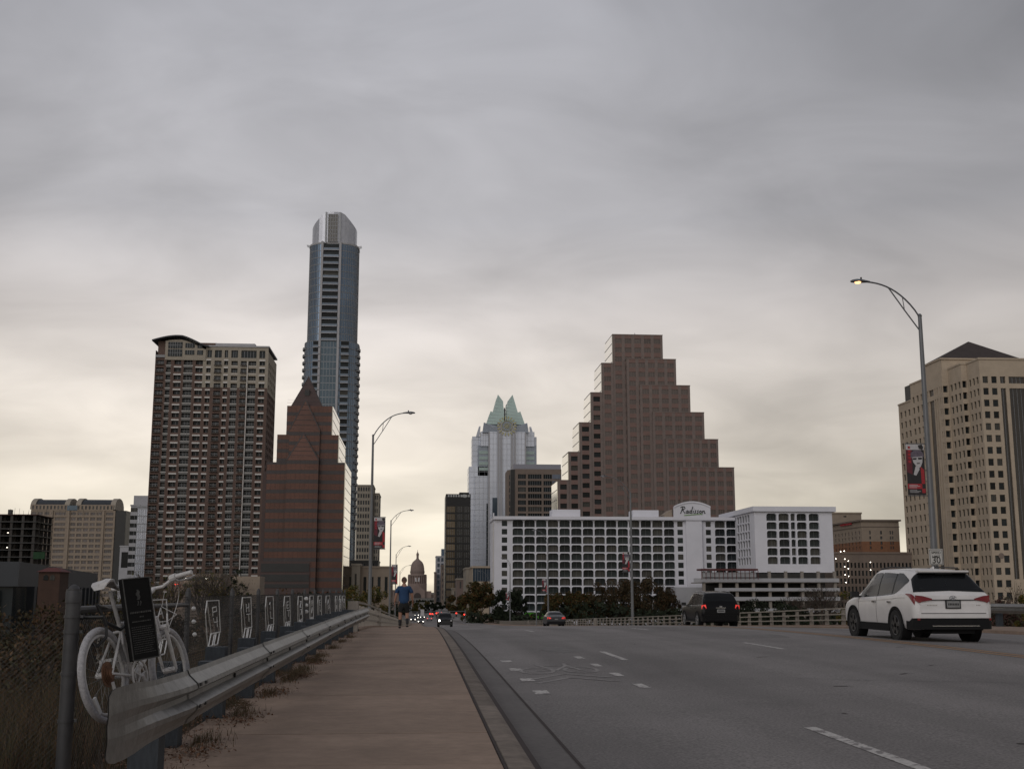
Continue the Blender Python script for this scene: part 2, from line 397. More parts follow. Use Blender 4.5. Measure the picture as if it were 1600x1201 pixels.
# road, gutter, kerbs, pavements
XR = [1.31, 3.85, 7.55, 10.85, 14.5, 18.6]
mb = MB(); strip(mb, XR, -6, 1650, rz); struct(mb.build('road', M_asph))
mb = MB(); strip(mb, [.91, 1.30], -6, 345, lambda x, y: sz(y)-.125-.02*(x-.91)); gut = struct(mb.build('gutter', M_gut))
mb = MB(); strip(mb, [1.293, 1.325], -6, 200, lambda x, y: sz(y)-.128)
strip(mb, [.628, .652], -6, 200, lambda x, y: sz(y)+.0035); struct(mb.build('expansion_joint', M_joint))
mb = MB(); strip(mb, [-2.06, .66], -6, 345, lambda x, y: sz(y)-.014); walk = struct(mb.build('sidewalk', M_joint))
y = -2.0
while y < 345:
    L = 1.83 if y < 70 else 14.64
    m_ = MB(); a, b = y+.009, y+L-.009; ys = ygrid(a, b)
    dz = random.uniform(-.0015, .0015)
    for p, q in zip(ys, ys[1:]):
        m_.face([(-2.05, p, sz(p)+dz), (.622, p, sz(p)+dz), (.622, q, sz(q)+dz), (-2.05, q, sz(q)+dz)])
    for yy in (a, b): m_.face([(-2.05, yy, sz(yy)+dz), (.622, yy, sz(yy)+dz), (.622, yy, sz(yy)-.02), (-2.05, yy, sz(yy)-.02)])
    m_.build('slab', M_walk, walk); y += L
mb = MB(); strip(mb, [.66, .90], -6, 345, lambda x, y: sz(y)-.01)
ys = ygrid(-6, 345)
for a, b in zip(ys, ys[1:]): mb.face([(.90, a, sz(a)-.2), (.90, b, sz(b)-.2), (.90, b, sz(b)-.01), (.90, a, sz(a)-.01)])
kerb = struct(mb.build('kerb', M_joint))
y = -2.0
while y < 345:
    L = 3.05 if y < 60 else 15.25; a, b = y+.005, y+L-.005
    m_ = MB(); ys = ygrid(a, b); dx = random.uniform(-.004, .004)
    prof = [(.655, -.004), (.66, .004), (.80, .003), (.86, -.012), (.90, -.05), (.915, -.13)]
    for p, q in zip(ys, ys[1:]):
        for (x0, h0), (x1, h1) in zip(prof, prof[1:]):
            m_.face([(x0+dx, p, sz(p)+h0), (x1+dx, p, sz(p)+h1), (x1+dx, q, sz(q)+h1), (x0+dx, q, sz(q)+h0)])
    o = m_.build('kerb_stone', M_kerb, kerb); y += L
# right-hand kerb and pavement
mb = MB()
ys = ygrid(10, 345)
rp = [(18.6, -.3), (18.62, -.02), (18.75, 0), (19.0, .005), (21.3, .02), (21.32, -.5)]
for a, b in zip(ys, ys[1:]):
    for (x0, h0), (x1, h1) in zip(rp, rp[1:]):
        mb.face([(x0, a, sz(a)+h0), (x1, a, sz(a)+h1), (x1, b, sz(b)+h1), (x0, b, sz(b)+h0)])
struct(mb.build('sidewalk', M_walk))
# bridge deck and arches below it
br = MB()
ys = [40, 60, 80, 115, 150, 200, 270, 330]
for a, b in zip(ys, ys[1:]):
    br.face([(-3.6, a, sz(a)-.35), (-3.6, b, sz(b)-.35), (-3.6, b, sz(b)-1.5), (-3.6, a, sz(a)-1.5)])
    br.face([(22.4, a, sz(a)-.35), (22.4, a, sz(a)-1.5), (22.4, b, sz(b)-1.5), (22.4, b, sz(b)-.35)])
    br.face([(-3.6, a, sz(a)-1.5), (-3.6, b, sz(b)-1.5), (22.4, b, sz(b)-1.5), (22.4, a, sz(a)-1.5)])
    br.face([(-3.6, a, sz(a)-.35), (-2.05, a, sz(a)-.35), (-2.05, b, sz(b)-.35), (-3.6, b, sz(b)-.35)])
    br.face([(21.32, a, sz(a)-.35), (22.4, a, sz(a)-.35), (22.4, b, sz(b)-.35), (21.32, b, sz(b)-.35)])
bridge = struct(br.build('bridge', M_conc))
for yy in (80, 120, 160, 200, 240, 280, 320):
    pm = MB(); pm.box(-3.2, 22, yy-1.2, yy+1.2, ZG-.2, sz(yy)-1.55); pm.build('pier', M_conc, bridge)
# painted markings
def mark(name, label, x0, x1, y0, y1, m, grp, skew=0):
    mb = MB(); strip(mb, [x for x in ([x0]+[q for q in XR if x0+.01 < q < x1-.01]+[x1])], y0, y1, lambda x, y: rz(x, y)+.005)
    o = mb.build(name, m); struct(o); o['label'] = label; return o
for a, b in ((6.5, 11.7), (22.2, 25.1), (40, 43.2), (55, 58)): mark('lane_marking', 'white lane dash on the grey road', 3.8, 3.92, a, b, M_paint, '')
for a, b in ((9, 12.2), (24.3, 27.4), (39, 42), (54, 57)): mark('lane_marking', 'white lane dash on the grey road', 7.5, 7.61, a, b, M_paint, '')
for x in (10.5, 10.72): mark('centre_line', 'worn yellow centre line', x, x+.1, 8, 320, M_yel, '')
for a in (15.9, 18.0, 20.2, 22.4):
    mark('bike_box_dash', 'white square dash beside the cycle symbol', 1.56, 1.76, a, a+.55, M_paint, '')
    mark('bike_box_dash', 'white square dash beside the cycle symbol', 3.06, 3.2, a+.5, a+1.2, M_paint, '')
def ribbon2d(mb, pts, wd, zo=.005):
    for (x0, y0), (x1, y1) in zip(pts, pts[1:]):
        n = max(1, int(abs(y1-y0)/1.0)+1)
        d = Vector((x1-x0, y1-y0)); l = d.length
        if l < 1e-5: continue
        nx, ny = -d.y/l*wd/2, d.x/l*wd/2
        for k in range(n):
            a, b = k/n, (k+1)/n
            P = [(x0+(x1-x0)*t, y0+(y1-y0)*t) for t in (a, b)]
            mb.face([(P[0][0]+nx, P[0][1]+ny, rz(P[0][0], P[0][1])+zo), (P[0][0]-nx, P[0][1]-ny, rz(P[0][0], P[0][1])+zo), (P[1][0]-nx, P[1][1]-ny, rz(P[1][0], P[1][1])+zo), (P[1][0]+nx, P[1][1]+ny, rz(P[1][0], P[1][1])+zo)])
mb = MB(); cxx = 2.35
for cyy in (18.9, 21.0): pass
for cx_, cy_ in ((1.98, 20.0), (2.72, 20.0)):
    ribbon2d(mb, [(cx_+.27*math.cos(t*PI/10), cy_+.62*math.sin(t*PI/10)) for t in range(21)], .07)
ribbon2d(mb, [(1.98, 20), (2.3, 20), (2.15, 21.1), (2.6, 21.1), (2.72, 20)], .07); ribbon2d(mb, [(2.3, 20), (2.6, 21.1), (2.62, 21.6), (2.75, 21.6)], .07)
ribbon2d(mb, [(2.15, 21.1), (2.1, 21.5)], .07)
for k in range(2): ribbon2d(mb, [(1.75, 17.6+k*.75), (2.35, 18.5+k*.75), (2.95, 17.6+k*.75)], .1)
o = struct(mb.build('cycle_symbol', M_paint2))
# cracks and tar spots on the road
mb = MB()
for (x, y, n_, s_) in ((4.6, 12.8, 5, .1), (7.2, 17.5, 4, .12), (2.6, 26, 4, .1), (6.0, 36, 5, .12), (9.8, 24, 5, .1), (5.2, 10.2, 4, .08), (8.8, 11.5, 4, .1), (5.6, 15.9, 5, .12), (6.3, 22, 4, .1), (5.1, 28, 4, .12), (9.4, 14.4, 5, .1), (8.3, 19, 5, .09), (2.2, 33, 4, .12), (6.9, 12.2, 4, .09)):
    p = [(x, y)]
    for k in range(n_): p.append((p[-1][0]+random.uniform(-.05, .3)*s_*8, p[-1][1]+random.uniform(-.2, .3)*s_*4))
    ribbon2d(mb, p[:2], .05, .004); ribbon2d(mb, p[1:3], .015, .004)
struct(mb.build('road_cracks', M_joint))
M_seal = mat('crack sealant', (.075, .07, .068), .6, var=.2, scale=8); M_patch = mat('oily lane centre', (.125, .117, .112), .8, var=.4, scale=6, var2=.2, scale2=1)
random.seed(21); mb = MB()
for (x, y, dx, dy, n_) in ((6.2, 8.6, .35, .5, 8), (9.0, 15, -.5, .35, 7), (7.0, 30, .6, .2, 6), (2.2, 30, .5, .15, 9)):
    p = [(x, y)]
    for k in range(n_): p.append((p[-1][0]+dx+random.uniform(-.12, .12), p[-1][1]+dy+random.uniform(-.15, .15)))
    ribbon2d(mb, [q for q in p if 1.4 < q[0] < 10.3], .02, .0035)
struct(mb.build('crack_sealant', M_seal))
mb = MB()
for (x, y, w_, l_) in ((3.1, 26.3, .5, 1.4), (9.1, 31, .6, 1.6)):
    n_ = 14; pts = [(x+w_*math.cos(2*PI*k/n_)*random.uniform(.6, 1.1), y+l_*math.sin(2*PI*k/n_)*random.uniform(.6, 1.1)) for k in range(n_)]
    for a, b in zip(pts, pts[1:]+pts[:1]): mb.face([(x, y, rz(x, y)+.003), (*a, rz(*a)+.003), (*b, rz(*b)+.003)])
struct(mb.build('oil_stains', M_patch))
mb = MB(); ribbon2d(mb, [(1.36, 17.8), (1.5, 17.8), (1.65, 17.95), (1.9, 17.9)], .015, .004); struct(mb.build('road_cracks', M_joint))
# ------------------------------------------------------------------ W-beam guardrails
WP = [(0, 0), (.012, .03), (.07, .085), (.078, .115), (.012, .155), (.008, .185), (.078, .225), (.07, .255), (.012, .31), (0, .34)]
def wbeam(path, mb, th=.004):
    rows = []
    for (X, Y, zb, h, amp, dx) in path: rows.append([(X+d*amp*dx, Y, zb+z/.34*h) for d, z in WP])
    for a, b in zip(rows, rows[1:]):
        for k in range(len(WP)-1): mb.face([a[k], b[k], b[k+1], a[k+1]])
        for k in range(len(WP)-1): mb.face([tuple(Vector(q)-Vector((.006, 0, 0))) for q in (a[k+1], b[k+1], b[k], a[k])])
gr = thing('guard_rail', 'galvanised guardrail on dark posts along the left edge of the sidewalk', 'guardrail', (-1.6, 8, 0))
mb = MB(); path = []
RX = -1.53
zb_ = lambda Y: .415+.55*sz(Y)
Y = 30.5
path = [(-1.58, 36.8, .41+.5*sz(36.8), .34, 1, 1)]
while Y > 8.6: path.append((RX, Y, zb_(Y), .34, 1, 1)); Y -= 1.0
path += [(RX, 8.2, zb_(8), .34, 1, 1), (RX, 7.9, zb_(8), .34, .95, 1), (RX-.004, 7.65, zb_(8), .342, .8, 1), (RX-.01, 7.4, zb_(8)-.002, .345, .6, 1), (RX-.016, 7.2, zb_(8)-.005, .35, .42, 1), (RX-.02, 7.0, zb_(8)-.012, .365, .28, 1), (RX-.022, 6.85, zb_(8)-.02, .382, .17, 1), (RX-.025, 6.6, zb_(8)-.022, .386, .08, 1), (RX-.035, 6.45, zb_(8)-.02, .383, .05, 1), (RX-.045, 6.38, zb_(8)-.008, .36, .05, 1), (RX-.05, 6.34, zb_(8)+.015, .31, .05, 1)]
wbeam(path, mb); rail = mb.build('rail', M_galv, gr, smooth=True)
sb = MB(); sb.obox((0, 0, 0), (.006, 0, 0), (0, .022, 0), (0, 0, .01)); me_sb = sb.mesh('splice_bolt', M_black)
for Ys in (8.3, 12.1, 16.0, 19.8, 23.6, 27.5):
    for hz in (.1, .24):
        for yy in (-.1, .1): inst('splice_bolt', me_sb, rail, Vector((RX+.083, Ys+yy, zb_(Ys)+hz+.006))-wloc(gr))
for Ys in (8.3, 12.1, 16.0, 19.8, 23.6, 27.5):
    m_ = MB(); wbeam([(RX+.005, Ys+.16, zb_(Ys)-.004, .348, 1, 1), (RX+.005, Ys-.16, zb_(Ys)-.004, .348, 1, 1)], m_); m_.build('lap_joint', M_galv, rail)
pm = MB(); pm.box(-.095, .095, -.1, .1, -.3, .705); me_post = pm.mesh('post', M_postw)
bm_ = MB(); bm_.box(-.1, .1, -.09, .09, .36, .70); me_blk = bm_.mesh('blockout', M_postw)
bl = MB(); bl.obox((.012, 0, 0), (.008, 0, 0), (0, .012, 0), (0, 0, .016)); me_bolt = bl.mesh('bolt', M_black)
Y = 8.0
while Y < 36.5:
    g = .9*sz(Y)
    dn = .2 if Y < 9 else 0
    inst('post', me_post, gr, (-2.02+1.6+(.28 if dn else 0)+random.uniform(-.01, .01), Y-8, g-.02-dn+random.uniform(-.015, .01)))
    if not dn: inst('blockout', me_blk, gr, (-1.70+1.6, Y-8, g-.02-dn)); inst('bolt', me_bolt, gr, (.078, Y-8, zb_(Y)+.17))
    Y += 2.1
gr2 = thing('guard_rail', 'grey guardrail behind the white SUV at the right edge of the photo', 'guardrail', (20.9, 30, 0))
mb = MB(); wbeam([(20.95, 43.5, .48, .34, 1, -1), (20.95, 34, .54, .34, 1, -1), (20.95, 16, .56, .34, 1, -1)], mb); mb.build('rail', M_galv, gr2, smooth=True)
for k in range(13): inst('post', me_post, gr2, (.3, -13+k*2.1, .06))
# ------------------------------------------------------------------ chain link fence
FX = -2.3
fe = thing('chain_link_fence', 'grey chain link fence between the guardrail and the brushy bank', 'fence', (FX, 8, 0))
def fpost(Y, r, h, big):
    m_ = MB(); g = sz(Y)-.1
    m_.tube((FX, Y, g-.3), (FX, Y, h), r, n=12)
    m_.lathe((FX, Y, h-.02), [(r*1.12, -.07), (r*1.12, 0), (r*.95, .012), (r*.55, .04), (r*.1, .05)], 12)
    if big:
        for z in (.12, .45, .75, 1.02, 1.12): m_.tube((FX, Y, z), (FX, Y, z+.018), r*1.13, n=12); m_.box(FX+r*.9, FX+r*1.5, Y-.01, Y+.01, z, z+.018)
    p = m_.build('post', M_fence, fe, smooth=False); weighted(p)
fposts = [8.15, 12.1, 14.9, 17.3, 19.6, 21.9, 24.2, 26.5, 28.8, 31.1, 33.4, 35.7, 37.2]
for i, Y in enumerate(fposts): fpost(Y, .048 if i == 0 else .026, 1.31 if i == 0 else 1.30, i == 0)
mb = MB(); mb.tube((FX, 8.15, 1.17), (FX, 9.75, 1.17), .026, n=8); mb.tube((FX, 9.7, 1.17), (FX, 12.1, 1.16), .02, n=8); mb.build('top_rail', M_fence, fe)
mb = MB()
for z in (1.235, 1.0, .66, .33, .1): mb.tube((FX, 11.85, z), (FX, 37.2, z), .003, n=3)
mb.build('tension_wire', M_wire, fe)
def wires(y0, y1, z0, z1, s, r):
    mb = MB(); H = z1-z0
    for sg in (1, -1):
        k = y0-H
        while k < y1:
            a, b = (k, k+H); za, zb = (z0, z1) if sg > 0 else (z1, z0)
            aa, bb = max(a, y0), min(b, y1)
            if bb > aa:
                mb.tube((FX+.004*sg, aa, za+(zb-za)*(aa-a)/H), (FX+.004*sg, bb, za+(zb-za)*(bb-a)/H), r, n=3, caps=False)
            k += s
    return mb
wires(8.2, 11.85, .05, 1.12, .055, .0016).build('wire_mesh', M_wire, fe, kind='stuff')
wires(11.85, 37.2, .05, 1.235, .06, .0022).build('wire_mesh', M_wire, fe, kind='stuff')
# left of the big post the fence turns away down the bank
mb = MB()
for k in range(60):
    a = Vector((FX, 8.15, .1+k*.035-.9)); 
    for sg in (1, -1):
        p = a; q = a+Vector((-1.2, -.35, 1.2*sg)); 
        zz0, zz1 = .0, 1.1
        def clipz(p, q):
            t0, t1 = 0, 1; d = q.z-p.z
            for lim, s_ in ((zz0, 1), (zz1, -1)):
                if d == 0: continue
                t = (lim-p.z)/d
                if (d > 0) == (s_ > 0): t0 = max(t0, t)
                else: t1 = min(t1, t)
            return (p+(q-p)*t0, p+(q-p)*t1) if t1 > t0 else None
        c = clipz(p, q)
        if c: mb.tube(c[0], c[1], .0016, n=3, caps=False)
mb.build('wire_mesh', M_wire, fe, kind='stuff')
# ribbon drawings tied to the fence: outline, stacked strokes, two boxes at the foot
def ribfig(Y0, wd, top, bot, glyphs, label, r=.0075, x=None):
    x = FX+.03
    t = thing('ribbon_figure', label, 'ribbon figure', (x, Y0, 0), 'white ribbon figures woven into the fence')
    P = lambda u, v: (x, Y0+u*wd, bot+(top-bot)*v)
    sk = lambda v: (1-v)*.28
    out = MB()
    seg = [((0+.05, 1), (.85, 1.0)), ((.05, 1), (-.02, .74)), ((-.02, .74), (.22, .0)), ((.05, 1), (.42, .27)), ((.85, 1), (1.05, .27)), ((.42, .27), (.62, .27)), ((.72, .27), (1.05, .27))]
    for a, b in seg: out.tube(P(*a), P(*b), r, n=4)
    out.build('outline', M_rib, t)
    bx_ = MB()
    for u in (.4, .76):
        q = [(u, .27), (u+.25, .27), (u+.12, 0), (u-.13, 0)]
        for a, b in zip(q, q[1:]+q[:1]): bx_.tube(P(*a), P(*b), r*1.25, n=4)
    bx_.build('foot_box', M_rib, t)
    g = MB()
    for gl, (uo, vo) in zip(glyphs, ((.42, .66), (.52, .42))):
        for s_ in {'P': [(0, .18, .26, .2), (.26, .2, .3, .1), (.3, .1, .04, .08), (.0, .18, .06, 0)], '4': [(.0, .18, .06, .09), (.06, .09, .3, .1), (.24, .2, .3, -.02)], 'T': [(0, .18, .34, .18), (.17, .18, .24, .0)], '7': [(0, .17, .3, .18), (.3, .18, .2, 0)],
                     'H': [(0, .18, .06, 0), (.24, .19, .3, 0), (.03, .09, .27, .1)], 'L': [(.05, .19, .12, .02), (.12, .02, .32, .02)], 'E': [(0, .18, .05, 0), (0, .18, .25, .19), (.03, .09, .24, .1), (.05, 0, .28, .01)], 'A': [(0, 0, .13, .19), (.13, .19, .3, 0), (.06, .08, .23, .09)], 'Z': [(0, .18, .28, .19), (.28, .19, .05, 0), (.05, 0, .32, .01)], '1': [(.1, .19, .2, 0), (.02, .14, .1, .19)]}[gl]:
            g.tube(P(uo+s_[0], vo+s_[1]), P(uo+s_[2], vo+s_[3]), r*.9, n=4)
    g.build('strokes', M_rib, t)
    return t
figs = [(10.3, .75, 1.22, .74, 'AT', 'white ribbon figure on the fence right behind the ghost bicycle front wheel'),
        (12.95, .95, 1.19, .70, 'P4', 'widest white ribbon figure on the fence, beside the white cup dots'),
        (15.5, .98, 1.21, .66, 'HT', 'white ribbon figure on the fence, second to the right of the first cup dots'),
        (17.9, 1.05, 1.21, .62, '1L', 'white ribbon figure third to the right of the first cup dots'),
        (20.3, 1.05, 1.2, .6, 'ET', 'white ribbon figure fourth to the right of the first cup dots'),
        (22.6, .95, 1.19, .58, 'Z7', 'white ribbon figure just before the second column of cup dots'),
        (25.0, 1.0, 1.19, .57, 'HA', 'white ribbon figure just past the second column of cup dots'),
        (27.0, 1.1, 1.18, .56, 'EL', 'white ribbon figure fifth from the far end of the fence'),
        (29.3, 1.5, 1.17, .55, 'AP', 'white ribbon figure fourth from the far end of the fence'),
        (32.6, .9, 1.15, .54, 'TH', 'white ribbon figure third from the far end of the fence'),
        (34.2, .9, 1.15, .54, '7E', 'white ribbon figure second from the far end of the fence'),
        (35.6, 1.4, 1.14, .54, 'ZL', 'white ribbon figure at the far end of the fence')]
for a in figs: ribfig(*a[:4], a[4], a[5], r=.0062+.0005*max(0,a[0]-10)**.8*.5)
for (Y0, lab) in ((12.55, 'column of three white cup dots pushed into the fence beside the widest ribbon figure'), (24.5, 'column of three white cup dots in the fence farther along')):
    t = thing('fence_cups', lab, 'cup dots', (FX+.03, Y0, 0), 'cup dots in the fence')
    for dy, z in ((0, 1.12), (.04, .99), (.12, .86)):
        m_ = MB(); m_.lathe((FX+.03, Y0-.3+dy, z-.022), [(.004, 0), (.016, .006), (.024, .022), (.016, .038), (.004, .044)] if Y0 < 20 else [(.01, 0), (.045, .02), (.045, .06), (.01, .08)], 10); m_.build('cup', M_rib, t)
# ------------------------------------------------------------------ ghost bicycle
RH = Vector((-2.085, 8.2, .745)); FH = Vector((-1.85, 9.16, .715))
bd = (FH-RH).normalized(); bl_ = Vector((bd.y, -bd.x, 0)).normalized(); bz = bl_.cross(bd).normalized()
if bz.z < 0: bz = -bz
bz, bl_ = (bz*math.cos(.18)-bl_*math.sin(.18)).normalized(), (bl_*math.cos(.2)+bz*math.sin(.2)).normalized()
BS = (FH-RH).length/1.05
bk = thing('ghost_bicycle', 'all white painted mountain bicycle chained up against the fence behind the guardrail', 'bicycle', tuple(RH))
def B(x, z, y=0): return RH+bd*x*BS+bz*z*BS+bl_*y*BS          # x forward, z up, y to its right
def wheel(hx, name_lab):
    c = B(hx, 0)
    wroot = MB(); wroot.tube(B(hx, 0, -.05), B(hx, 0, .05), .022, n=10); wr_ = wroot.build('wheel', M_white, bk)
    m_ = MB(); m_.ring(c, bd, bz, .314*BS, .0235, 40, 8); m_.build('tyre', M_tyre, wr_, smooth=True)
    m_ = MB(); m_.ring(c, bd, bz, .277*BS, .013, 40, 6); m_.build('rim', M_white, wr_, smooth=True)
    m_ = MB()
    for k in range(28):
        a = 2*PI*k/28; m_.tube(c+bl_*(.03 if k % 2 else -.03)+(bd*math.cos(a+.5)+bz*math.sin(a+.5))*.02, c+(bd*math.cos(a)+bz*math.sin(a))*.27*BS, .0014, n=3)
    m_.build('spokes', M_galv, wr_); return wr_
rw = wheel(0, 'rear'); fw = wheel(1.05, 'front')
m_ = MB(); BBk = (.43, -.03); 
for (a, b, r_) in (((.43, -.03, 0), (.29, .36, 0), .017), ((.29, .36, 0), (.88, .36, 0), .017), ((.43, -.03, 0), (.90, .27, 0), .021), ((.90, .25, 0), (.86, .40, 0), .021),
                   ((0, 0, .06), (.43, -.03, .03), .01), ((0, 0, -.06), (.43, -.03, -.03), .01), ((0, 0, .06), (.25, .30, .03), .009), ((0, 0, -.06), (.25, .30, -.03), .009), ((.25, .3, .03), (.25, .3, -.03), .01)):
    m_.tube(B(*a[:2], a[2]), B(*b[:2], b[2]), r_, n=8)
m_.tube(B(.43, -.03, -.05), B(.43, -.03, .05), .024, n=10); m_.build('frame', M_white, bk)
m_ = MB()
for s_ in (-.055, .055): m_.tube(B(.93, .33, s_), B(1.05, 0, s_), .016, .011, n=8)
m_.tube(B(.93, .33, -.07), B(.93, .33, .07), .02, n=8); m_.tube(B(.93, .33), B(.90, .42), .018, n=8); m_.build('fork', M_white, bk)
m_ = MB(); m_.tube(B(.29, .36), B(.20, .60), .0145, n=8); m_.build('seat_post', M_white, bk)
m_ = MB()
sp = [(-.15, -.018, .05), (-.14, .004, .075), (-.10, .026, .085), (-.03, .03, .074), (.03, .014, .045), (.08, .004, .026), (.13, -.004, .02), (.145, -.014, .012)]
rows = []
for (x, h, wd) in sp:
    x *= 1.0; wd *= .86; h *= 1.1
    rows.append([B(.19+x, .64+h-.016, -wd*.9), B(.19+x, .64+h, -wd), B(.19+x*.85, .64+h+.008, -wd*.45), B(.19+x, .64+h+.006, 0), B(.19+x, .64+h+.012, wd*.45), B(.19+x, .64+h, wd), B(.19+x, .64+h-.016, wd*.9)])
for a, b in zip(rows, rows[1:]):
    for k in range(6): m_.face([a[k], b[k], b[k+1], a[k+1]])
m_.face(rows[0]); m_.face(rows[-1][::-1]); m_.build('seat', M_white, bk, smooth=True)
m_ = MB(); m_.tube(B(.86, .40), B(.835, .60), .014, n=8); m_.tube(B(.835, .60), B(.93, .645), .015, n=8)
hb = [(.93, .645, -.10), (.925, .68, -.18), (.90, .70, -.30)]
m_.path([B(a, b, c) for a, b, c in [(.90, .70, -.31), (.92, .685, -.2), (.93, .645, -.07), (.93, .645, .07), (.92, .685, .16), (.90, .70, .31)]], .0125, 8)
hbo = m_.build('handlebar', M_white, bk)
for s_ in (-1, 1):
    m_ = MB(); m_.tube(B(.905, .698, s_*.19), B(.89, .703, s_*.34), .0175, n=10); m_.tube(B(.91, .69, s_*.15), B(.905, .697, s_*.20), .028, n=10); m_.build('grip', M_white, hbo)
    m_ = MB(); m_.path([B(.92, .68, s_*.16), B(.955, .665, s_*.2), B(.965, .672, s_*.30), B(.955, .685, s_*.33)], .007, 6); m_.build('brake_lever', M_white, hbo)
m_ = MB(); c = B(.43, -.03, .055); m_.ring(c, bd, bz, .108, .008, 32, 6); m_.ring(c, bd, bz, .07, .005, 24, 5)
for k in range(5): a = 2*PI*k/5+.3; m_.tube(c, c+(bd*math.cos(a)+bz*math.sin(a))*.09, .009, .006, n=6)
ck = m_.build('chainring', M_white, bk)
for s_, a in ((.075, 2.2+PI), (-.075, 2.2)):
    m_ = MB()
    e_ = B(.43, -.03, s_)+(bd*math.cos(a)+bz*math.sin(a))*.17; m_.tube(B(.43, -.03, s_), e_, .013, .01, n=6); m_.obox(e_+bl_*(.05 if s_ > 0 else -.05), bd*.045, bl_*.045, bz*.011)
    m_.build('crank', M_white, bk)
m_ = MB()
for k, r_ in enumerate((.062, .052, .044, .036)): m_.disc(B(0, 0, .034+k*.008), bd, bz, r_, bl_*.004, 18)
m_.disc(B(0, 0, .028), bd, bz, .085, bl_*.003, 20); m_.build('cassette', M_rust, bk)
m_ = MB(); m_.path([B(0, -.06, .06), B(.02, -.12, .06), B(.10, -.15, .06)], .012, 6); m_.tube(B(.06, .09, .05), B(.43, .06, .05), .004, n=4); m_.tube(B(.1, -.15, .05), B(.43, -.12, .05), .004, n=4); m_.build('derailleur', M_white, bk)
m_ = MB()
for s_ in (-1, 1):
    pr = None
    for k in range(11):
        t = k/10; p = B(.94+.14*math.sin(PI*t)*(1.15 if s_ > 0 else .8), .66-.42*t+.08*math.sin(PI*t), s_*(.15*(1-t)+.03))
        if pr: m_.tube(pr, p, .0032, n=4)
        pr = p
m_.path([B(1.0, .62, .05), B(1.02, .5, .0), B(1.06, .42, .1), B(1.0, .38, .05)], .003, 4)
m_.build('brake_cable', M_white, bk)
m_ = MB(); m_.tube(B(.95, .29, .075), B(.93, .36, .075), .01, n=6); m_.tube(B(.93, .36, .075), B(.955, .43, .07), .007, n=6); m_.tube(B(.25, .33, .04), B(.33, .31, .06), .009, n=6); m_.tube(B(.22, .3, .05), B(.2, .2, .06), .008, n=6); m_.build('brake_arm', M_white, bk)
m_ = MB(); m_.obox(B(-.17, -.205, .02), (bd*.5-bz*.85)*.06, (bd*.85+bz*.5)*.014, bl_*.008); m_.build('reflector', M_rib, rw)
# black cable locks
tag(MB().path([(-2.28, 8.2, 1.12), B(-.03, .40, .05), B(.0, .33, .05), B(-.01, .26, .05), B(-.06, .2, 0), B(-.1, .26, -.05)], .011, 8).build('cable_lock', M_black), 'black cable lock from the big fence post round the bicycle rear wheel', 'lock')
tag(MB().path([(-2.3, 9.05, 1.17), B(.05, .5, -.03), B(.1, .37, .0), B(.2, .31, .05), B(.36, .37, .05)], .012, 8).build('cable_lock', M_black), 'black strap lock from the top rail to the bicycle frame', 'lock')
# memorial plaque leaning on the bicycle
TL, TR, BR, BL = at(190, 904, 8.36), at(233, 900, 8.62), at(249, 1025, 8.58), at(208, 1033, 8.32)
pq = thing('memorial_plaque', 'black upright plaque with small white lettering tied to the white bicycle frame', 'plaque', tuple(BL))
nrm = (TR-TL).cross(BL-TL).normalized()
if nrm.y > 0: nrm = -nrm
m_ = MB(); m_.slab_poly([TL, TR, BR, BL], -nrm*.03); m_.build('board', M_plaq, pq)
m_ = MB()
def PQ(u, v, o=.002): return TL+(TR-TL)*u*(1-v)+(BR-BL)*u*v+(BL-TL)*v+nrm*o
for u0, u1, v0, v1 in ((0, 1, 0, .012), (0, 1, .988, 1), (0, .03, .012, .988), (.97, 1, .012, .988)):
    m_.slab_poly([PQ(u0, v0, .0005), PQ(u1, v0, .0005), PQ(u1, v1, .0005), PQ(u0, v1, .0005)], nrm*.004)
m_.build('edge', M_plaqt, pq)
m_ = MB()
def dash(u0, u1, v, h=.006): m_.face([PQ(u0, v), PQ(u1, v), PQ(u1, v+h), PQ(u0, v+h)])
for k in range(14):                                  # standing white figure
    u = .5+.02*math.sin(k*1.3); wv = (.035, .05, .06, .07, .07, .06, .055, .05)[min(k, 7)]
    if k < 9: dash(u-wv, u+wv, .15+k*.014, .012)
    elif k > 9: dash(u-.06, u-.02, .15+k*.014, .012); dash(u+.03, u+.07, .15+k*.014, .012)
random.seed(3)
def line(v, u0, u1, h):
    u = u0
    while u < u1: l = random.uniform(.02, .07); dash(u, min(u+l, u1), v, h); u += l+.018
line(.415, .12, .92, .022); line(.475, .45, .6, .016); line(.53, .15, .85, .014)
for k in range(13): line(.60+k*.026, .1, random.uniform(.75, .92), .008)
m_.build('lettering', M_plaqt, pq)
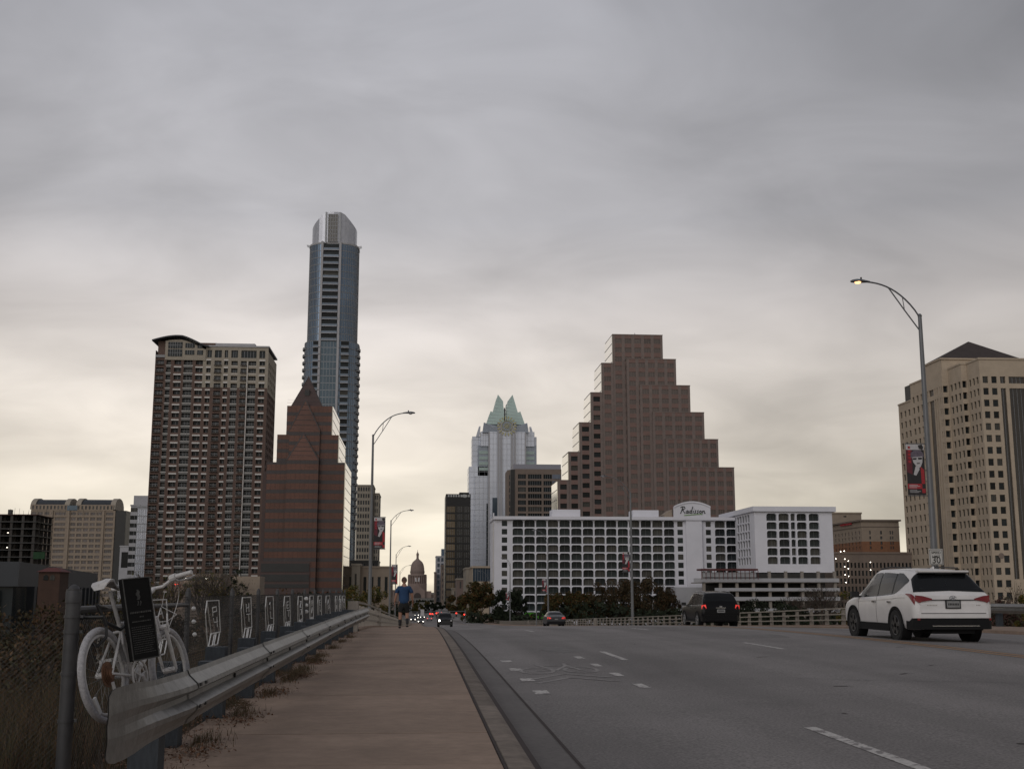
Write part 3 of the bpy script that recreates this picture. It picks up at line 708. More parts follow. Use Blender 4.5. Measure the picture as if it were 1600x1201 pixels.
# ------------------------------------------------------------------ bridge railings
def railing(name, label, X, y0, y1, step, side, heights=(.3, .58, .86), rr=.035, extra=()):
    t = thing(name, label, 'railing', (X, y0, sz(y0)), None)
    ys = ygrid(y0, y1, 1); ys = [y for i, y in enumerate(ys) if i % 4 == 0 or i == len(ys)-1]
    for h in heights:
        m_ = MB()
        for a, b in zip(ys, ys[1:]):
            m_.obox(((X), (a+b)/2, (sz(a)+sz(b))/2+h), (.04, 0, 0), (0, (b-a)/2, (sz(b)-sz(a))/2), (0, 0, .033))
        m_.build('rail', M_galvd, t)
    m_ = MB(); m_.prism([(-.09, -.1), (.09, -.1), (.09, .1), (-.09, .1)], -.05, .80, taper=(0, 0, .75)); me = m_.mesh('post', M_conc)
    y = y0+step
    n = 0
    while y < y1 and n < 110: inst('post', me, t, (side*.13, y-y0, sz(y)-sz(y0))); y += step; n += 1
    for yy in (y0,)+extra: MB().box(X-.16, X+.16, yy-.28, yy+.28, sz(yy)-.1, sz(yy)+.92).build('end_post', M_conc, t)
    m_ = MB(); 
    for a, b in zip(ys, ys[1:]): m_.face([(X-.2, a, sz(a)+.06), (X+.2, a, sz(a)+.06), (X+.2, b, sz(b)+.06), (X-.2, b, sz(b)+.06)]); m_.face([(X-side*.2, a, sz(a)+.06), (X-side*.2, b, sz(b)+.06), (X-side*.2, b, sz(b)-.1), (X-side*.2, a, sz(a)-.1)])
    m_.build('plinth', M_walk, t)
    return t
railing('bridge_railing', 'three bar concrete bridge railing along the left sidewalk beside the walking man', -2.05, 37.6, 330, 3.0, -1, heights=(.28, .56, .88), extra=(60, 140, 240))
railing('bridge_railing', 'pale three bar bridge railing across the road behind the black SUV', 21.15, 43.8, 335, 2.45, 1, extra=(142, 230))
# ------------------------------------------------------------------ street lamps
def banner_art(root, X, Y, z0, z1, wd, near, idx):
    "concert banner: generic singer portrait over red bands"
    t = thing('street_banner', ['', 'large black white and red portrait banner on the nearest right lamp pole'][idx] if idx == 1 else '', 'banner', (X, Y, z0), 'portrait banners on the lamp poles')
    return t
M_bblack = mat('banner black', (.02, .018, .02), .7, var=.2, scale=6); M_bred = mat('banner red', (.33, .022, .03), .7, var=.2, scale=6); M_bwhite = mat('banner white', (.45, .44, .45), .7, var=.15, scale=6); M_bgrey = mat('banner grey', (.12, .1, .13), .7, var=.4, scale=9); M_bdred = mat('banner dark red', (.11, .02, .03), .7, var=.3, scale=5)
def banner(X, Y, z0, z1, wd, sg, label, tilt=0):
    t = thing('street_banner', label, 'banner', (X, Y, z0), 'portrait banners on the lamp poles')
    H = z1-z0; xa, xb = (X-wd, X) if sg < 0 else (X, X+wd)
    m_ = MB(); m_.box(xa, xb, Y-.01, Y+.01, z0, z1, 0); m_.build('cloth', M_bblack, t)
    def P(u, v, o): return (xa+(xb-xa)*u, Y-.01-o, z1-H*v)
    def poly(nm, pts, mt, o, parent=t):
        k = MB(); k.face([P(u, v, o) for u, v in pts]); k.build(nm, mt, parent)
    poly('print', [(0, 0), (1, 0), (1, .11), (0, .11)], M_bwhite, .003)
    poly('print', [(.0, .11), (.34, .11), (.30, .6), (0, .55)], M_bdred, .003)
    poly('print', [(.26, .17), (.5, .115), (.8, .12), (.96, .18), (.97, .25), (.25, .27)], M_bgrey, .004)      # hat
    poly('print', [(.32, .26), (.9, .24), (.88, .36), (.78, .44), (.66, .48), (.5, .42), (.38, .36)], M_bwhite, .005)   # face
    poly('print', [(.33, .275), (.58, .268), (.56, .305), (.38, .31)], M_bblack, .006); poly('print', [(.64, .265), (.88, .26), (.86, .3), (.67, .305)], M_bblack, .006)  # dark glasses
    poly('print', [(.56, .37), (.74, .365), (.72, .385), (.58, .39)], M_bblack, .006)
    poly('print', [(.5, .43), (.66, .44), (.7, .5), (.5, .62), (.36, .6), (.44, .5)], M_bwhite, .006)         # hand
    poly('print', [(.76, .44), (.95, .5), (.97, .78), (.78, .78)], M_bred, .004)
    poly('print', [(0, .78), (.8, .78), (.8, .88), (0, .88)], M_bred, .004)
    poly('print', [(.78, .88), (.97, .87), (.97, .96), (.78, .96)], M_bred, .004)
    poly('print', [(.68, .02), (.9, .0), (.98, .06), (.92, .11), (.72, .09)], M_bblack, .006)
    k = MB(); random.seed(5)
    for v, a, b in ((.90, .1, .5), (.925, .1, .7), (.945, .1, .6)): k.face([P(a, v, .006), P(b, v, .006), P(b, v+.008, .006), P(a, v+.008, .006)])
    for v, a, b in ((.80, .08, .55), (.825, .08, .68), (.85, .08, .5)): k.face([P(a, v, .007), P(b, v, .007), P(b, v+.01, .007), P(a, v+.01, .007)])
    k.build('lettering', M_bwhite, t)
    k = MB()
    for i in range(5): k.face([P(.1, .04+i*.07, .007), P(.24, .04+i*.07, .007), P(.24, .09+i*.07, .007), P(.12, .085+i*.07, .007)])
    k.build('lettering', M_bred, t)
    return t
def lamp(px, pyt, Y, head, lit, label, banner_y=None, blabel='', rad=.15):
    top = at(px, pyt, Y); hd = at(head[0], head[1], Y); base = Vector((top.x, Y, sz(Y)-.4)); sg = 1 if hd.x > top.x else -1
    t = thing('street_lamp', label, 'street lamp', tuple(base), 'curved arm street lamps along the bridge')
    m_ = MB(); m_.tube(base, top, rad, rad*.5, n=12); m_.tube(base, base+Vector((0, 0, .5)), rad*1.6, rad*1.5, n=12); m_.lathe(tuple(top), [(rad*.55, -.05), (rad*.6, 0), (rad*.3, .08)], 10)
    weighted(m_.build('pole', M_pole, t))
    d = hd-top; L = abs(d.x); Hh = d.z
    def arm(u): # u 0..1 from pole to head
        return top+Vector((sg*L*u, 0, Hh*(1-(1-u)**2.4)**.9-.1*(1-u)))
    m_ = MB(); pts = [arm(k/12) for k in range(13)]; m_.path(pts, .038, 8)
    lo = top-Vector((0, 0, .75)); j = arm(.55); m_.path([lo, lo+(j-lo)*.5+Vector((0, 0, -.02)), j], .03, 6); m_.tube(lo+(j-lo)*.5, arm(.3), .02, n=6)
    m_.build('arm', M_pole, t)
    m_ = MB(); hx = hd+Vector((sg*.1, 0, 0)); rows = []
    for k, (u, w_, h_) in enumerate(((-.4, .04, .035), (-.28, .08, .06), (-.05, .15, .10), (.2, .17, .12), (.42, .12, .08), (.5, .03, .03))):
        rows.append([hx+Vector((sg*u, w_*math.cos(a), max(-.03, h_*math.sin(a)))) for a in [2*PI*i/10 for i in range(10)]])
    for a, b in zip(rows, rows[1:]):
        for k in range(10): m_.face([a[k], a[(k+1) % 10], b[(k+1) % 10], b[k]])
    hh = m_.build('lamp_head', M_pole, t, smooth=True)
    m_ = MB(); m_.tube(hx+Vector((0, 0, .1)), hx+Vector((0, 0, .2)), .04, n=8); m_.build('photocell', M_black, hh)
    m_ = MB(); c = hx+Vector((sg*.16, 0, -.02)); m_.lathe(tuple(c), [(.04, -.09), (.12, -.06), (.15, 0)][::1], 14); m_.build('lens', E_sod if lit else M_bwhite, hh, smooth=True)
    if banner_y:
        zt, zb_ = at(px, banner_y[0], Y).z, at(px, banner_y[1], Y).z; xs = -1 if top.x > 0 else 1
        b = MB()
        for z in (zt+.03, zb_-.03): b.tube((top.x, Y, z), (top.x+xs*1.05, Y, z), .02, n=6)
        b.build('banner_bracket', M_pole, t)
        banner(top.x+xs*.2, Y, zb_, zt, .82, xs, blabel)
    return t, top
t_, tp1 = lamp(1437, 493, 50, (1349, 440), True, 'nearest lamp on the right with its light glowing orange above the white SUV', (694, 773), 'largest portrait banner, on the lamp pole above the white SUV', rad=.17)
lamp(583, 680, 86, (636, 645), False, 'tallest lamp on the left, rising beside the walking man', (808, 857), 'portrait banner left of the capitol dome on the tallest left lamp', rad=.15)
lamp(985, 770, 126, (946, 744), False, 'grey lamp in front of the white hotel facade, left of the black SUV', (862, 893), 'portrait banner in front of the white hotel windows', rad=.17)
lamp(611, 813, 163, (640, 797), False, 'second lamp on the left, with an arm level with the bank tower top', (882, 912), 'portrait banner over the left shoulder of the walking man', rad=.15)
lamp(856, 843, 204, (836, 828), False, 'lamp in front of the hotel above the grey sedan', (904, 925), 'small portrait banner left of the grey sedan lamp', rad=.16)
lamp(619, 866, 240, (638, 853), False, 'third lamp on the left, its arm just above the capitol spire', None, rad=.14)
lamp(797, 880, 284, (786, 871), False, 'lamp at the left end of the white hotel by the dark green tree', (925, 938), 'small portrait banner in front of the dark green tree', rad=.16)
lamp(625, 893, 330, (640, 883), False, 'farthest lamp on the left, its arm beside the capitol dome', None, rad=.13)
lamp(765, 905, 395, (750, 892), False, 'farthest lamp on the right in front of the autumn trees', (936, 946), 'farthest portrait banner beside the autumn trees', rad=.18)
p = at(838, 868, 204); o = MB().tube((p.x, 204, sz(204)-.4), tuple(p), .11, .07, n=8).build('utility_pole', M_pole); tag(o, 'plain thin pole just left of the lamp above the grey sedan', 'pole')
# speed limit sign
sp = at(1463.5, 882, 49.6); sp2 = at(1463.5, 857, 49.6)
sg_ = thing('speed_limit_sign', 'white SPEED LIMIT 30 sign on the pole of the glowing lamp', 'road sign', (sp.x, 49.6, sp.z))
wd = .62; x0, x1 = sp.x-wd/2, sp.x+wd/2
m_ = MB(); m_.box(x0, x1, 49.6, 49.615, sp.z, sp2.z); m_.build('plate', mat('sign white', (.5, .49, .47), .6, var=.08), sg_)
m_ = MB(); e_ = .018
for a in ((x0+.03, x1-.03, sp.z+.03, sp.z+.03+e_), (x0+.03, x1-.03, sp2.z-.03-e_, sp2.z-.03), (x0+.03, x0+.03+e_, sp.z+.05, sp2.z-.05), (x1-.03-e_, x1-.03, sp.z+.05, sp2.z-.05)): m_.box(a[0], a[1], 49.592, 49.6-.001, a[2], a[3])
m_.build('border', M_black, sg_)
m_ = MB(); m_.tube((sp.x-.02, 49.7, sp.z-1.6), (sp.x-.02, 49.7, sp2.z), .03, n=8); m_.build('post', M_pole, sg_)
def text(s_, x, y, z, size, m, parent, ext=.006, ry=0, rzz=0):
    cu = bpy.data.curves.new('text', 'FONT'); cu.body = s_; cu.size = size; cu.align_x = 'CENTER'; cu.extrude = ext; cu.offset = size*.003
    tmp = bpy.data.objects.new('text', cu); COL.objects.link(tmp); dg = bpy.context.evaluated_depsgraph_get(); me = bpy.data.meshes.new_from_object(tmp.evaluated_get(dg))
    bpy.data.objects.remove(tmp); me.materials.clear(); me.materials.append(m)
    o = bpy.data.objects.new('lettering', me); COL.objects.link(o); o.parent = parent; o.location = Vector((x, y, z))-wloc(parent); o.rotation_euler = (PI/2, 0, rzz); return o
text('SPEED', sp.x, 49.595, sp2.z-.21, .155, M_black, sg_); text('LIMIT', sp.x, 49.595, sp2.z-.385, .155, M_black, sg_); text('30', sp.x, 49.595, sp.z+.075, .39, M_black, sg_)
# ------------------------------------------------------------------ vehicles
def crom(P, t):
    n = len(P)-1; x = max(0, min(n-1e-6, t*n)); i = int(x); f = x-i
    g = lambda k: P[max(0, min(n, k))]
    a, b, c, d = g(i-1), g(i), g(i+1), g(i+2)
    return tuple(.5*((2*b[k])+(-a[k]+c[k])*f+(2*a[k]-5*b[k]+4*c[k]-d[k])*f*f+(-a[k]+3*b[k]-3*c[k]+d[k])*f**3) for k in range(len(b)))
def lerp_st(St, y):
    i = 0
    while i < len(St)-2 and St[i+1][0] < y: i += 1
    a, b = St[i], St[i+1]; f = (y-a[0])/(b[0]-a[0]); f = max(0, min(1, f))
    p0 = St[i-1] if i else a; p3 = St[i+2] if i+2 < len(St) else b
    o = []
    for k in range(1, len(a)):
        m0 = (b[k]-p0[k])/(b[0]-p0[0]) if p0 is not a else (b[k]-a[k])/(b[0]-a[0]); m1 = (p3[k]-a[k])/(p3[0]-a[0]) if p3 is not b else (b[k]-a[k])/(b[0]-a[0]); h = b[0]-a[0]
        v = (2*f**3-3*f*f+1)*a[k]+(f**3-2*f*f+f)*h*m0+(-2*f**3+3*f*f)*b[k]+(f**3-f*f)*h*m1
        o.append(max(min(a[k], b[k])-.02, min(max(a[k], b[k])+.02, v)))
    return o
def car(name, label, cat, loc, heading, St, paint, wheels, R, side_win, rear_win, front_win, tail, plate, detail, group=None, H=None, braked=False, rim_m=None, clad=True, lit=False, mirror=True):
    """St: stations (y, zbottom, wbottom, zshoulder, wshoulder, zroof, wroof) from rear to front"""
    t = thing(name, label, cat, loc, group)
    t.rotation_euler = (0, 0, heading)
    def sec(y, u):
        zb, wb, zs, ws, zr, wr = lerp_st(St, y)
        pts = [(0, zb), (wb*.8, zb), (wb, zb+.06), (ws*1.0, zb+(zs-zb)*.45), (ws*.995, zb+(zs-zb)*.8), (ws*.965, zs), (ws*.93+.0, zs+.035) if zr-zs > .15 else (ws*.9, zs+(zr-zs)*.4), ((ws*.93+wr)/2+.02, (zs+zr)/2+.02), (wr, zr-.045 if zr-zs > .15 else zr-.012), (wr*.72, zr-.008), (0, zr+.012)]
        return crom(pts, u)
    ys = []
    for a, b in zip(St, St[1:]):
        n = max(2, int((b[0]-a[0])/.11)); ys += [a[0]+(b[0]-a[0])*k/n for k in range(n)]
    ys.append(St[-1][0]); NU = 30
    loc_ = Vector(loc)
    def build(mb, nm, m, par=t, smooth=True, ang=35):
        me = mb.mesh(nm, m); o = bpy.data.objects.new(nm, me); COL.objects.link(o); o.parent = par
        if smooth: weighted(o, ang)
        return o
    body = MB()
    for sgn in (1, -1):
        G_ = [[(sgn*sec(y, k/NU)[0], y, sec(y, k/NU)[1]) for k in range(NU+1)] for y in ys]
        for a, b in zip(G_, G_[1:]):
            for k in range(NU):
                q = [a[k], b[k], b[k+1], a[k+1]]
                body.face(q if sgn > 0 else q[::-1])
        for e_, rv in ((G_[0], sgn < 0), (G_[-1], sgn > 0)):
            c = (0, e_[0][1], (e_[0][2]+e_[-1][2])/2)
            for k in range(NU): q = [c, e_[k], e_[k+1]]; body.face(q if rv else q[::-1])
    bo = build(body, 'body', paint)
    md = bo.modifiers.new('weld', 'WELD'); md.merge_threshold = .0006; bo.modifiers.move(1, 0)
    def patch(nm, m, y0, y1, ulo, uhi, off=.006, sides=(1, -1), ny=14, nu=5, par=t):
        for sgn in sides:
            mb = MB(); g = []
            for i in range(ny+1):
                y = y0+(y1-y0)*i/ny; lo, hi = ulo(i/ny), uhi(i/ny); row = []
                for j in range(nu+1):
                    u = lo+(hi-lo)*j/nu; p = sec(y, u); q = sec(y, min(1, u+.02)); q0 = sec(y, max(0, u-.02))
                    pa = sec(y+.03, u); pb = sec(y-.03, u)
                    tu = Vector((q[0]-q0[0], 0, q[1]-q0[1])); tv = Vector((pa[0]-pb[0], .06, pa[1]-pb[1])); n_ = tv.cross(tu)
                    if n_.length < 1e-9: n_ = Vector((1, 0, 0))
                    n_.normalize()
                    if n_.x*p[0]+n_.z*(p[1]-.9) < 0: n_ = -n_
                    row.append((sgn*(p[0]+n_.x*off), y+n_.y*off, p[1]+n_.z*off))
                g.append(row)
            for a, b in zip(g, g[1:]):
                for j in range(nu): q = [a[j], b[j], b[j+1], a[j+1]]; mb.face(q if sgn > 0 else q[::-1])
            build(mb, nm, m, par)
    detail(t, build, patch, sec, ys)
    # wheels
    for (wy, wx) in wheels:
        for sgn in (1, -1):
            x = sgn*wx; mb = MB()
            prof = [(R*.62, -.11), (R*.93, -.115), (R, -.085), (R, .085), (R*.93, .115), (R*.62, .11)]; n = 28
            for (r0, o0), (r1, o1) in zip(prof, prof[1:]):
                for k in range(n):
                    a, b = 2*PI*k/n, 2*PI*(k+1)/n
                    mb.face([(x+o0, wy+r0*math.cos(a), R+r0*math.sin(a)), (x+o1, wy+r1*math.cos(a), R+r1*math.sin(a)), (x+o1, wy+r1*math.cos(b), R+r1*math.sin(b)), (x+o0, wy+r0*math.cos(b), R+r0*math.sin(b))])
            wh = build(mb, 'wheel', M_tyr)
            mb = MB(); mb.ring((x+sgn*.105, wy, R), (0, 1, 0), (0, 0, 1), R*.6, .018, 24, 5)
            for k in range(5):
                a = 2*PI*k/5+.4; d = Vector((0, math.cos(a), math.sin(a))); sd_ = Vector((0, -math.sin(a), math.cos(a)))
                mb.slab_poly([Vector((x+sgn*.10, wy, R))+sd_*.035, Vector((x+sgn*.10, wy, R))+d*R*.6+sd_*.055, Vector((x+sgn*.10, wy, R))+d*R*.6-sd_*.055, Vector((x+sgn*.10, wy, R))-sd_*.035], (sgn*.02, 0, 0))
            mb.disc((x+sgn*.098, wy, R), (0, 1, 0), (0, 0, 1), R*.62, (sgn*.004, 0, 0), 20, 0)
            mb.disc((x+sgn*.11, wy, R), (0, 1, 0), (0, 0, 1), .05, (sgn*.01, 0, 0), 10)
            build(mb, 'rim', rim_m or M_rim, wh)
            mb = MB(); xo = sgn*(wx+.097)
            for k in range(22):
                a, b = PI*(-.08)+PI*1.16*k/22, PI*(-.08)+PI*1.16*(k+1)/22
                r0, r1 = R*1.03, R*1.2
                pts = [(xo, wy+r*math.cos(c), R+r*math.sin(c)) for r, c in ((r0, a), (r1, a), (r1, b), (r0, b))]
                mb.slab_poly(pts, (sgn*.022, 0, 0)); 
            mb.disc((sgn*(wx-.13), wy, R), (0, 1, 0), (0, 0, 1), R*1.12, (sgn*.255 if False else sgn*.235, 0, 0), 26)
            build(mb, 'wheel_arch', M_clad if clad else paint if False else M_clad)
    return t
M_tyr = mat('tyre rubber', (.014, .014, .014), .85, var=.2, scale=20); M_rim = mat('dark alloy rim', (.05, .05, .052), .4, .5); M_rims = mat('silver alloy rim', (.3, .3, .31), .35, .6)
M_clad = mat('dark grey cladding', (.010, .010, .011), .8, var=.1, spec=.2)
M_pwhite = mat('white car paint', (.62, .605, .605), .28, var=.03, scale=1.5, var2=.05, scale2=3); M_pblack = mat('black car paint', (.004, .004, .005), .3, var=.05, spec=.2); M_pgrey = mat('grey car paint', (.05, .052, .058), .3, .3, var=.05); M_psil = mat('silver car paint', (.25, .26, .27), .3, .4)
M_cglass = mat('tinted car glass', (.008, .009, .01), .15, var=.1, scale=1, spec=.25); M_taild = mat('red tail light plastic', (.16, .008, .012), .25, var=.2, scale=9); M_chrome = mat('chrome trim', (.45, .45, .46), .2, .9, var=.05); M_plate = mat('licence plate', (.22, .22, .22), .5, var=.3, scale=14)
# white crossover
SF = [(-2.36, .52, .74, .80, .80, .87, .76), (-2.31, .40, .84, .96, .90, 1.02, .84), (-2.22, .34, .88, 1.04, .93, 1.12, .80), (-2.02, .30, .9, 1.08, .935, 1.36, .70), (-1.82, .28, .9, 1.09, .94, 1.58, .62), (-1.5, .26, .9, 1.085, .94, 1.645, .625), (-.9, .24, .9, 1.05, .94, 1.68, .645), (-.2, .24, .9, 1.02, .94, 1.69, .65), (.35, .24, .9, 1.0, .94, 1.665, .635), (.75, .24, .9, .99, .94, 1.52, .63), (1.12, .24, .9, .98, .94, 1.20, .70), (1.32, .25, .9, .965, .935, 1.04, .76), (1.8, .27, .88, .91, .92, .97, .74), (2.15, .32, .84, .80, .87, .86, .68), (2.34, .42, .7, .62, .74, .68, .6)]
def det_sf(t, build, patch, sec, ys):
    L = lambda a, b: (lambda s: a+(b-a)*s)
    patch('window_frame', M_black, -1.2, .9, lambda s: .56, lambda s: .765-.08*max(0, s-.6), off=.003)
    patch('side_window', M_cglass, -.13, 1.0, lambda s: .545-.0*s, lambda s: .775-.19*max(0, s-.45)**1.2*1.2)
    patch('side_window', M_cglass, -1.02, -.2, lambda s: .575-.03*s, lambda s: .765+.01*s)
    patch('side_window', M_cglass, -1.78, -1.09, lambda s: .70-.125*s**.8, lambda s: .715+.055*min(1, s*1.5))
    patch('rear_window', M_cglass, -2.2, -1.83, lambda s: .70+.03*s, lambda s: 1.0, off=.008, nu=10)
    patch('windscreen', M_cglass, .62, 1.24, lambda s: .80, lambda s: 1.0, off=.006, nu=8)
    patch('tail_light', M_taild, -2.318, -1.9, lambda s: .40+.09*s**.7, lambda s: .535-.035*s**2, off=.012, nu=4)
    mb = MB()
    mb.box(-.60, .60, -1.97, -1.80, 1.585, 1.625); mb.face([(-.6, -1.97, 1.60), (.6, -1.97, 1.6), (.6, -1.8, 1.63), (-.6, -1.8, 1.63)]); build(mb, 'spoiler', M_pwhite, smooth=False)
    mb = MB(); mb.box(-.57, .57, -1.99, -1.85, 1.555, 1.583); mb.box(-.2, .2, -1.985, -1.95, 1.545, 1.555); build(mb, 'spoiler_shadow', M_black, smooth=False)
    for s in (1, -1):                                # rear-face part of the lights
        mb = MB(); mb.slab_poly([(s*.86, -2.33, .93), (s*.87, -2.325, 1.06), (s*.72, -2.345, 1.045), (s*.5, -2.36, .985), (s*.5, -2.365, .955), (s*.72, -2.36, .92), (s*.80, -2.35, .89)], (0, -.022, 0)); build(mb, 'tail_light', M_taild, smooth=False)
        mb = MB(); mb.box(*sorted((s*.62, s*.86)), -2.40, -2.36, .50, .55); build(mb, 'reflector', M_taild, smooth=False)
    # tailgate panel and bumper
    mb = MB(); mb.slab_poly([(-.74, -2.35, .66), (.74, -2.35, .66), (.80, -2.335, .92), (.78, -2.31, 1.05), (-.78, -2.31, 1.05), (-.80, -2.335, .92)], (0, -.018, 0)); build(mb, 'tailgate', M_pwhite, smooth=False)
    mb = MB(); mb.obox((0, -2.365, .955), (.52, 0, 0), (0, .008, 0), (0, 0, .009)); mb.obox((0, -2.36, .655), (.76, 0, 0), (0, .012, 0), (0, 0, .007)); build(mb, 'panel_gap', M_black, smooth=False)
    mb = MB(); mb.prism([(-.9, -2.30), (-.80, -2.40), (-.4, -2.43), (.4, -2.43), (.80, -2.40), (.9, -2.30), (.9, -1.95), (-.9, -1.95)], .55, .645); build(mb, 'bumper', M_pwhite, smooth=False)
    mb = MB(); mb.prism([(-.92, -2.26), (-.80, -2.41), (-.4, -2.44), (.4, -2.44), (.80, -2.41), (.92, -2.26), (.93, -1.9), (-.93, -1.9)], .30, .545); mb.box(-.5, .5, -2.3, -1.7, .20, .32); build(mb, 'lower_bumper', M_clad, smooth=False)
    mb = MB(); mb.box(-.55, .55, -2.452, -2.44, .37, .385); build(mb, 'trim_strip', M_chrome, smooth=False)
    mb = MB(); mb.box(-.19, .17, -2.385, -2.368, .76, .95); build(mb, 'plate_recess', M_black, smooth=False)
    mb = MB(); mb.box(-.16, .14, -2.395, -2.386, .785, .93); pl = build(mb, 'number_plate', M_plate, smooth=False)
    mb = MB()
    for k in range(7): mb.box(-.13+k*.037, -.108+k*.037, -2.399, -2.396, .835, .88)
    build(mb, 'lettering', M_black, pl, smooth=False)
    mb = MB()
    mb.ring((0, -2.368, 1.0), (1, 0, 0), (0, 0, .9), .075, .008, 22, 5); 
    mb2 = MB(); 
    for v in mb.v: mb2.v.append((v[0], v[1], 1.0+(v[2]-1.0)*.62))
    mb2.f, mb2.m = mb.f, mb.m
    mb2.tube((-.04, -2.37, .965), (-.015, -2.37, 1.035), .008, n=5); mb2.tube((.015, -2.37, .965), (.04, -2.37, 1.035), .008, n=5); mb2.tube((-.025, -2.37, .995), (.028, -2.37, 1.005), .008, n=5)
    build(mb2, 'emblem', M_chrome, smooth=False)
    mb = MB()
    for k in range(7): mb.box(-.62+k*.035, -.597+k*.035, -2.372, -2.367, .83, .845)
    for k in range(3): mb.box(.54+k*.035, .563+k*.035, -2.372, -2.367, .83, .845)
    build(mb, 'badge', M_chrome, smooth=False)
    for s in (1, -1):
        mb = MB(); mb.box(*sorted((s*.885, s*.955)), -.95, 1.0, .22, .40); build(mb, 'sill', M_clad, smooth=False)
        mb = MB(); mb.obox((s*1.04, .98, 1.07), (.10, 0, 0), (0, .06, 0), (0, 0, .075)); mb.obox((s*.93, 1.0, 1.02), (.05, 0, 0), (0, .03, 0), (0, 0, .02)); build(mb, 'mirror', M_black, smooth=False)
        mb = MB(); mb.tube((s*.56, -1.5, 1.69), (s*.57, -.3, 1.73), .016, n=6); mb.tube((s*.57, -.3, 1.73), (s*.56, .35, 1.69), .016, n=6); build(mb, 'roof_rail', M_black, smooth=False)
        for yy in (-1.12, -.16):
            mb = MB(); z = .90; x = sec(yy, .42)[0]; mb.obox((s*(x+.022), yy+.12, z), (.015, 0, 0), (0, .10, 0), (0, 0, .018)); build(mb, 'door_handle', M_chrome, smooth=False)
            mb = MB()
        for yy in (-.16, 1.02):
            mb = MB(); pr = None
            for k in range(9):
                u = .2+.32*k/8; p = sec(yy, u); q = Vector((s*(p[0]+.002), yy, p[1]))
                if pr is not None: mb.tube(pr, q, .004, n=4)
                pr = q
            build(mb, 'panel_gap', M_black, smooth=False)
        mb = MB(); pr = None
        for k in range(15):
            yy = -1.9+3.0*k/14; p = sec(yy, .44); q = Vector((s*(p[0]+.006), yy, p[1]))
            if pr is not None: mb.tube(pr, q, .007, n=4)
            pr = q
        build(mb, 'crease', M_pwhite, smooth=False)
    mb = MB(); mb.slab_poly([(-.015, -1.45, 1.66), (-.015, -1.25, 1.68), (-.015, -1.43, 1.73)], (.03, 0, 0)); build(mb, 'antenna', M_pwhite, smooth=False)
wsuv = (12.12, 28.6, rz(12.12, 28.6)-.005)
car('parked_car', 'white SUV driving away on the right under the lit lamp', 'car', wsuv, 0, SF, M_pwhite, [(-1.33, .845), (1.37, .845)], .365, 0, 0, 0, 0, 0, det_sf)
bpy.data.objects['parked_car'].name = 'suv'
EX = [(-2.42, .50, .74, .85, .84, .92, .78), (-2.37, .38, .84, 1.05, .94, 1.12, .86), (-2.28, .33, .88, 1.12, .96, 1.3, .80), (-2.12, .30, .92, 1.14, .97, 1.62, .72), (-1.95, .28, .92, 1.14, .975, 1.74, .70), (-1.2, .26, .92, 1.12, .98, 1.78, .71), (-.2, .26, .92, 1.10, .98, 1.79, .71), (.45, .26, .92, 1.08, .98, 1.76, .70), (.8, .26, .92, 1.08, .98, 1.60, .70), (1.2, .26, .92, 1.07, .98, 1.22, .76), (1.4, .27, .92, 1.06, .97, 1.13, .80), (1.9, .29, .9, 1.02, .96, 1.08, .78), (2.3, .36, .86, .92, .9, .98, .7), (2.42, .46, .7, .7, .78, .76, .6)]
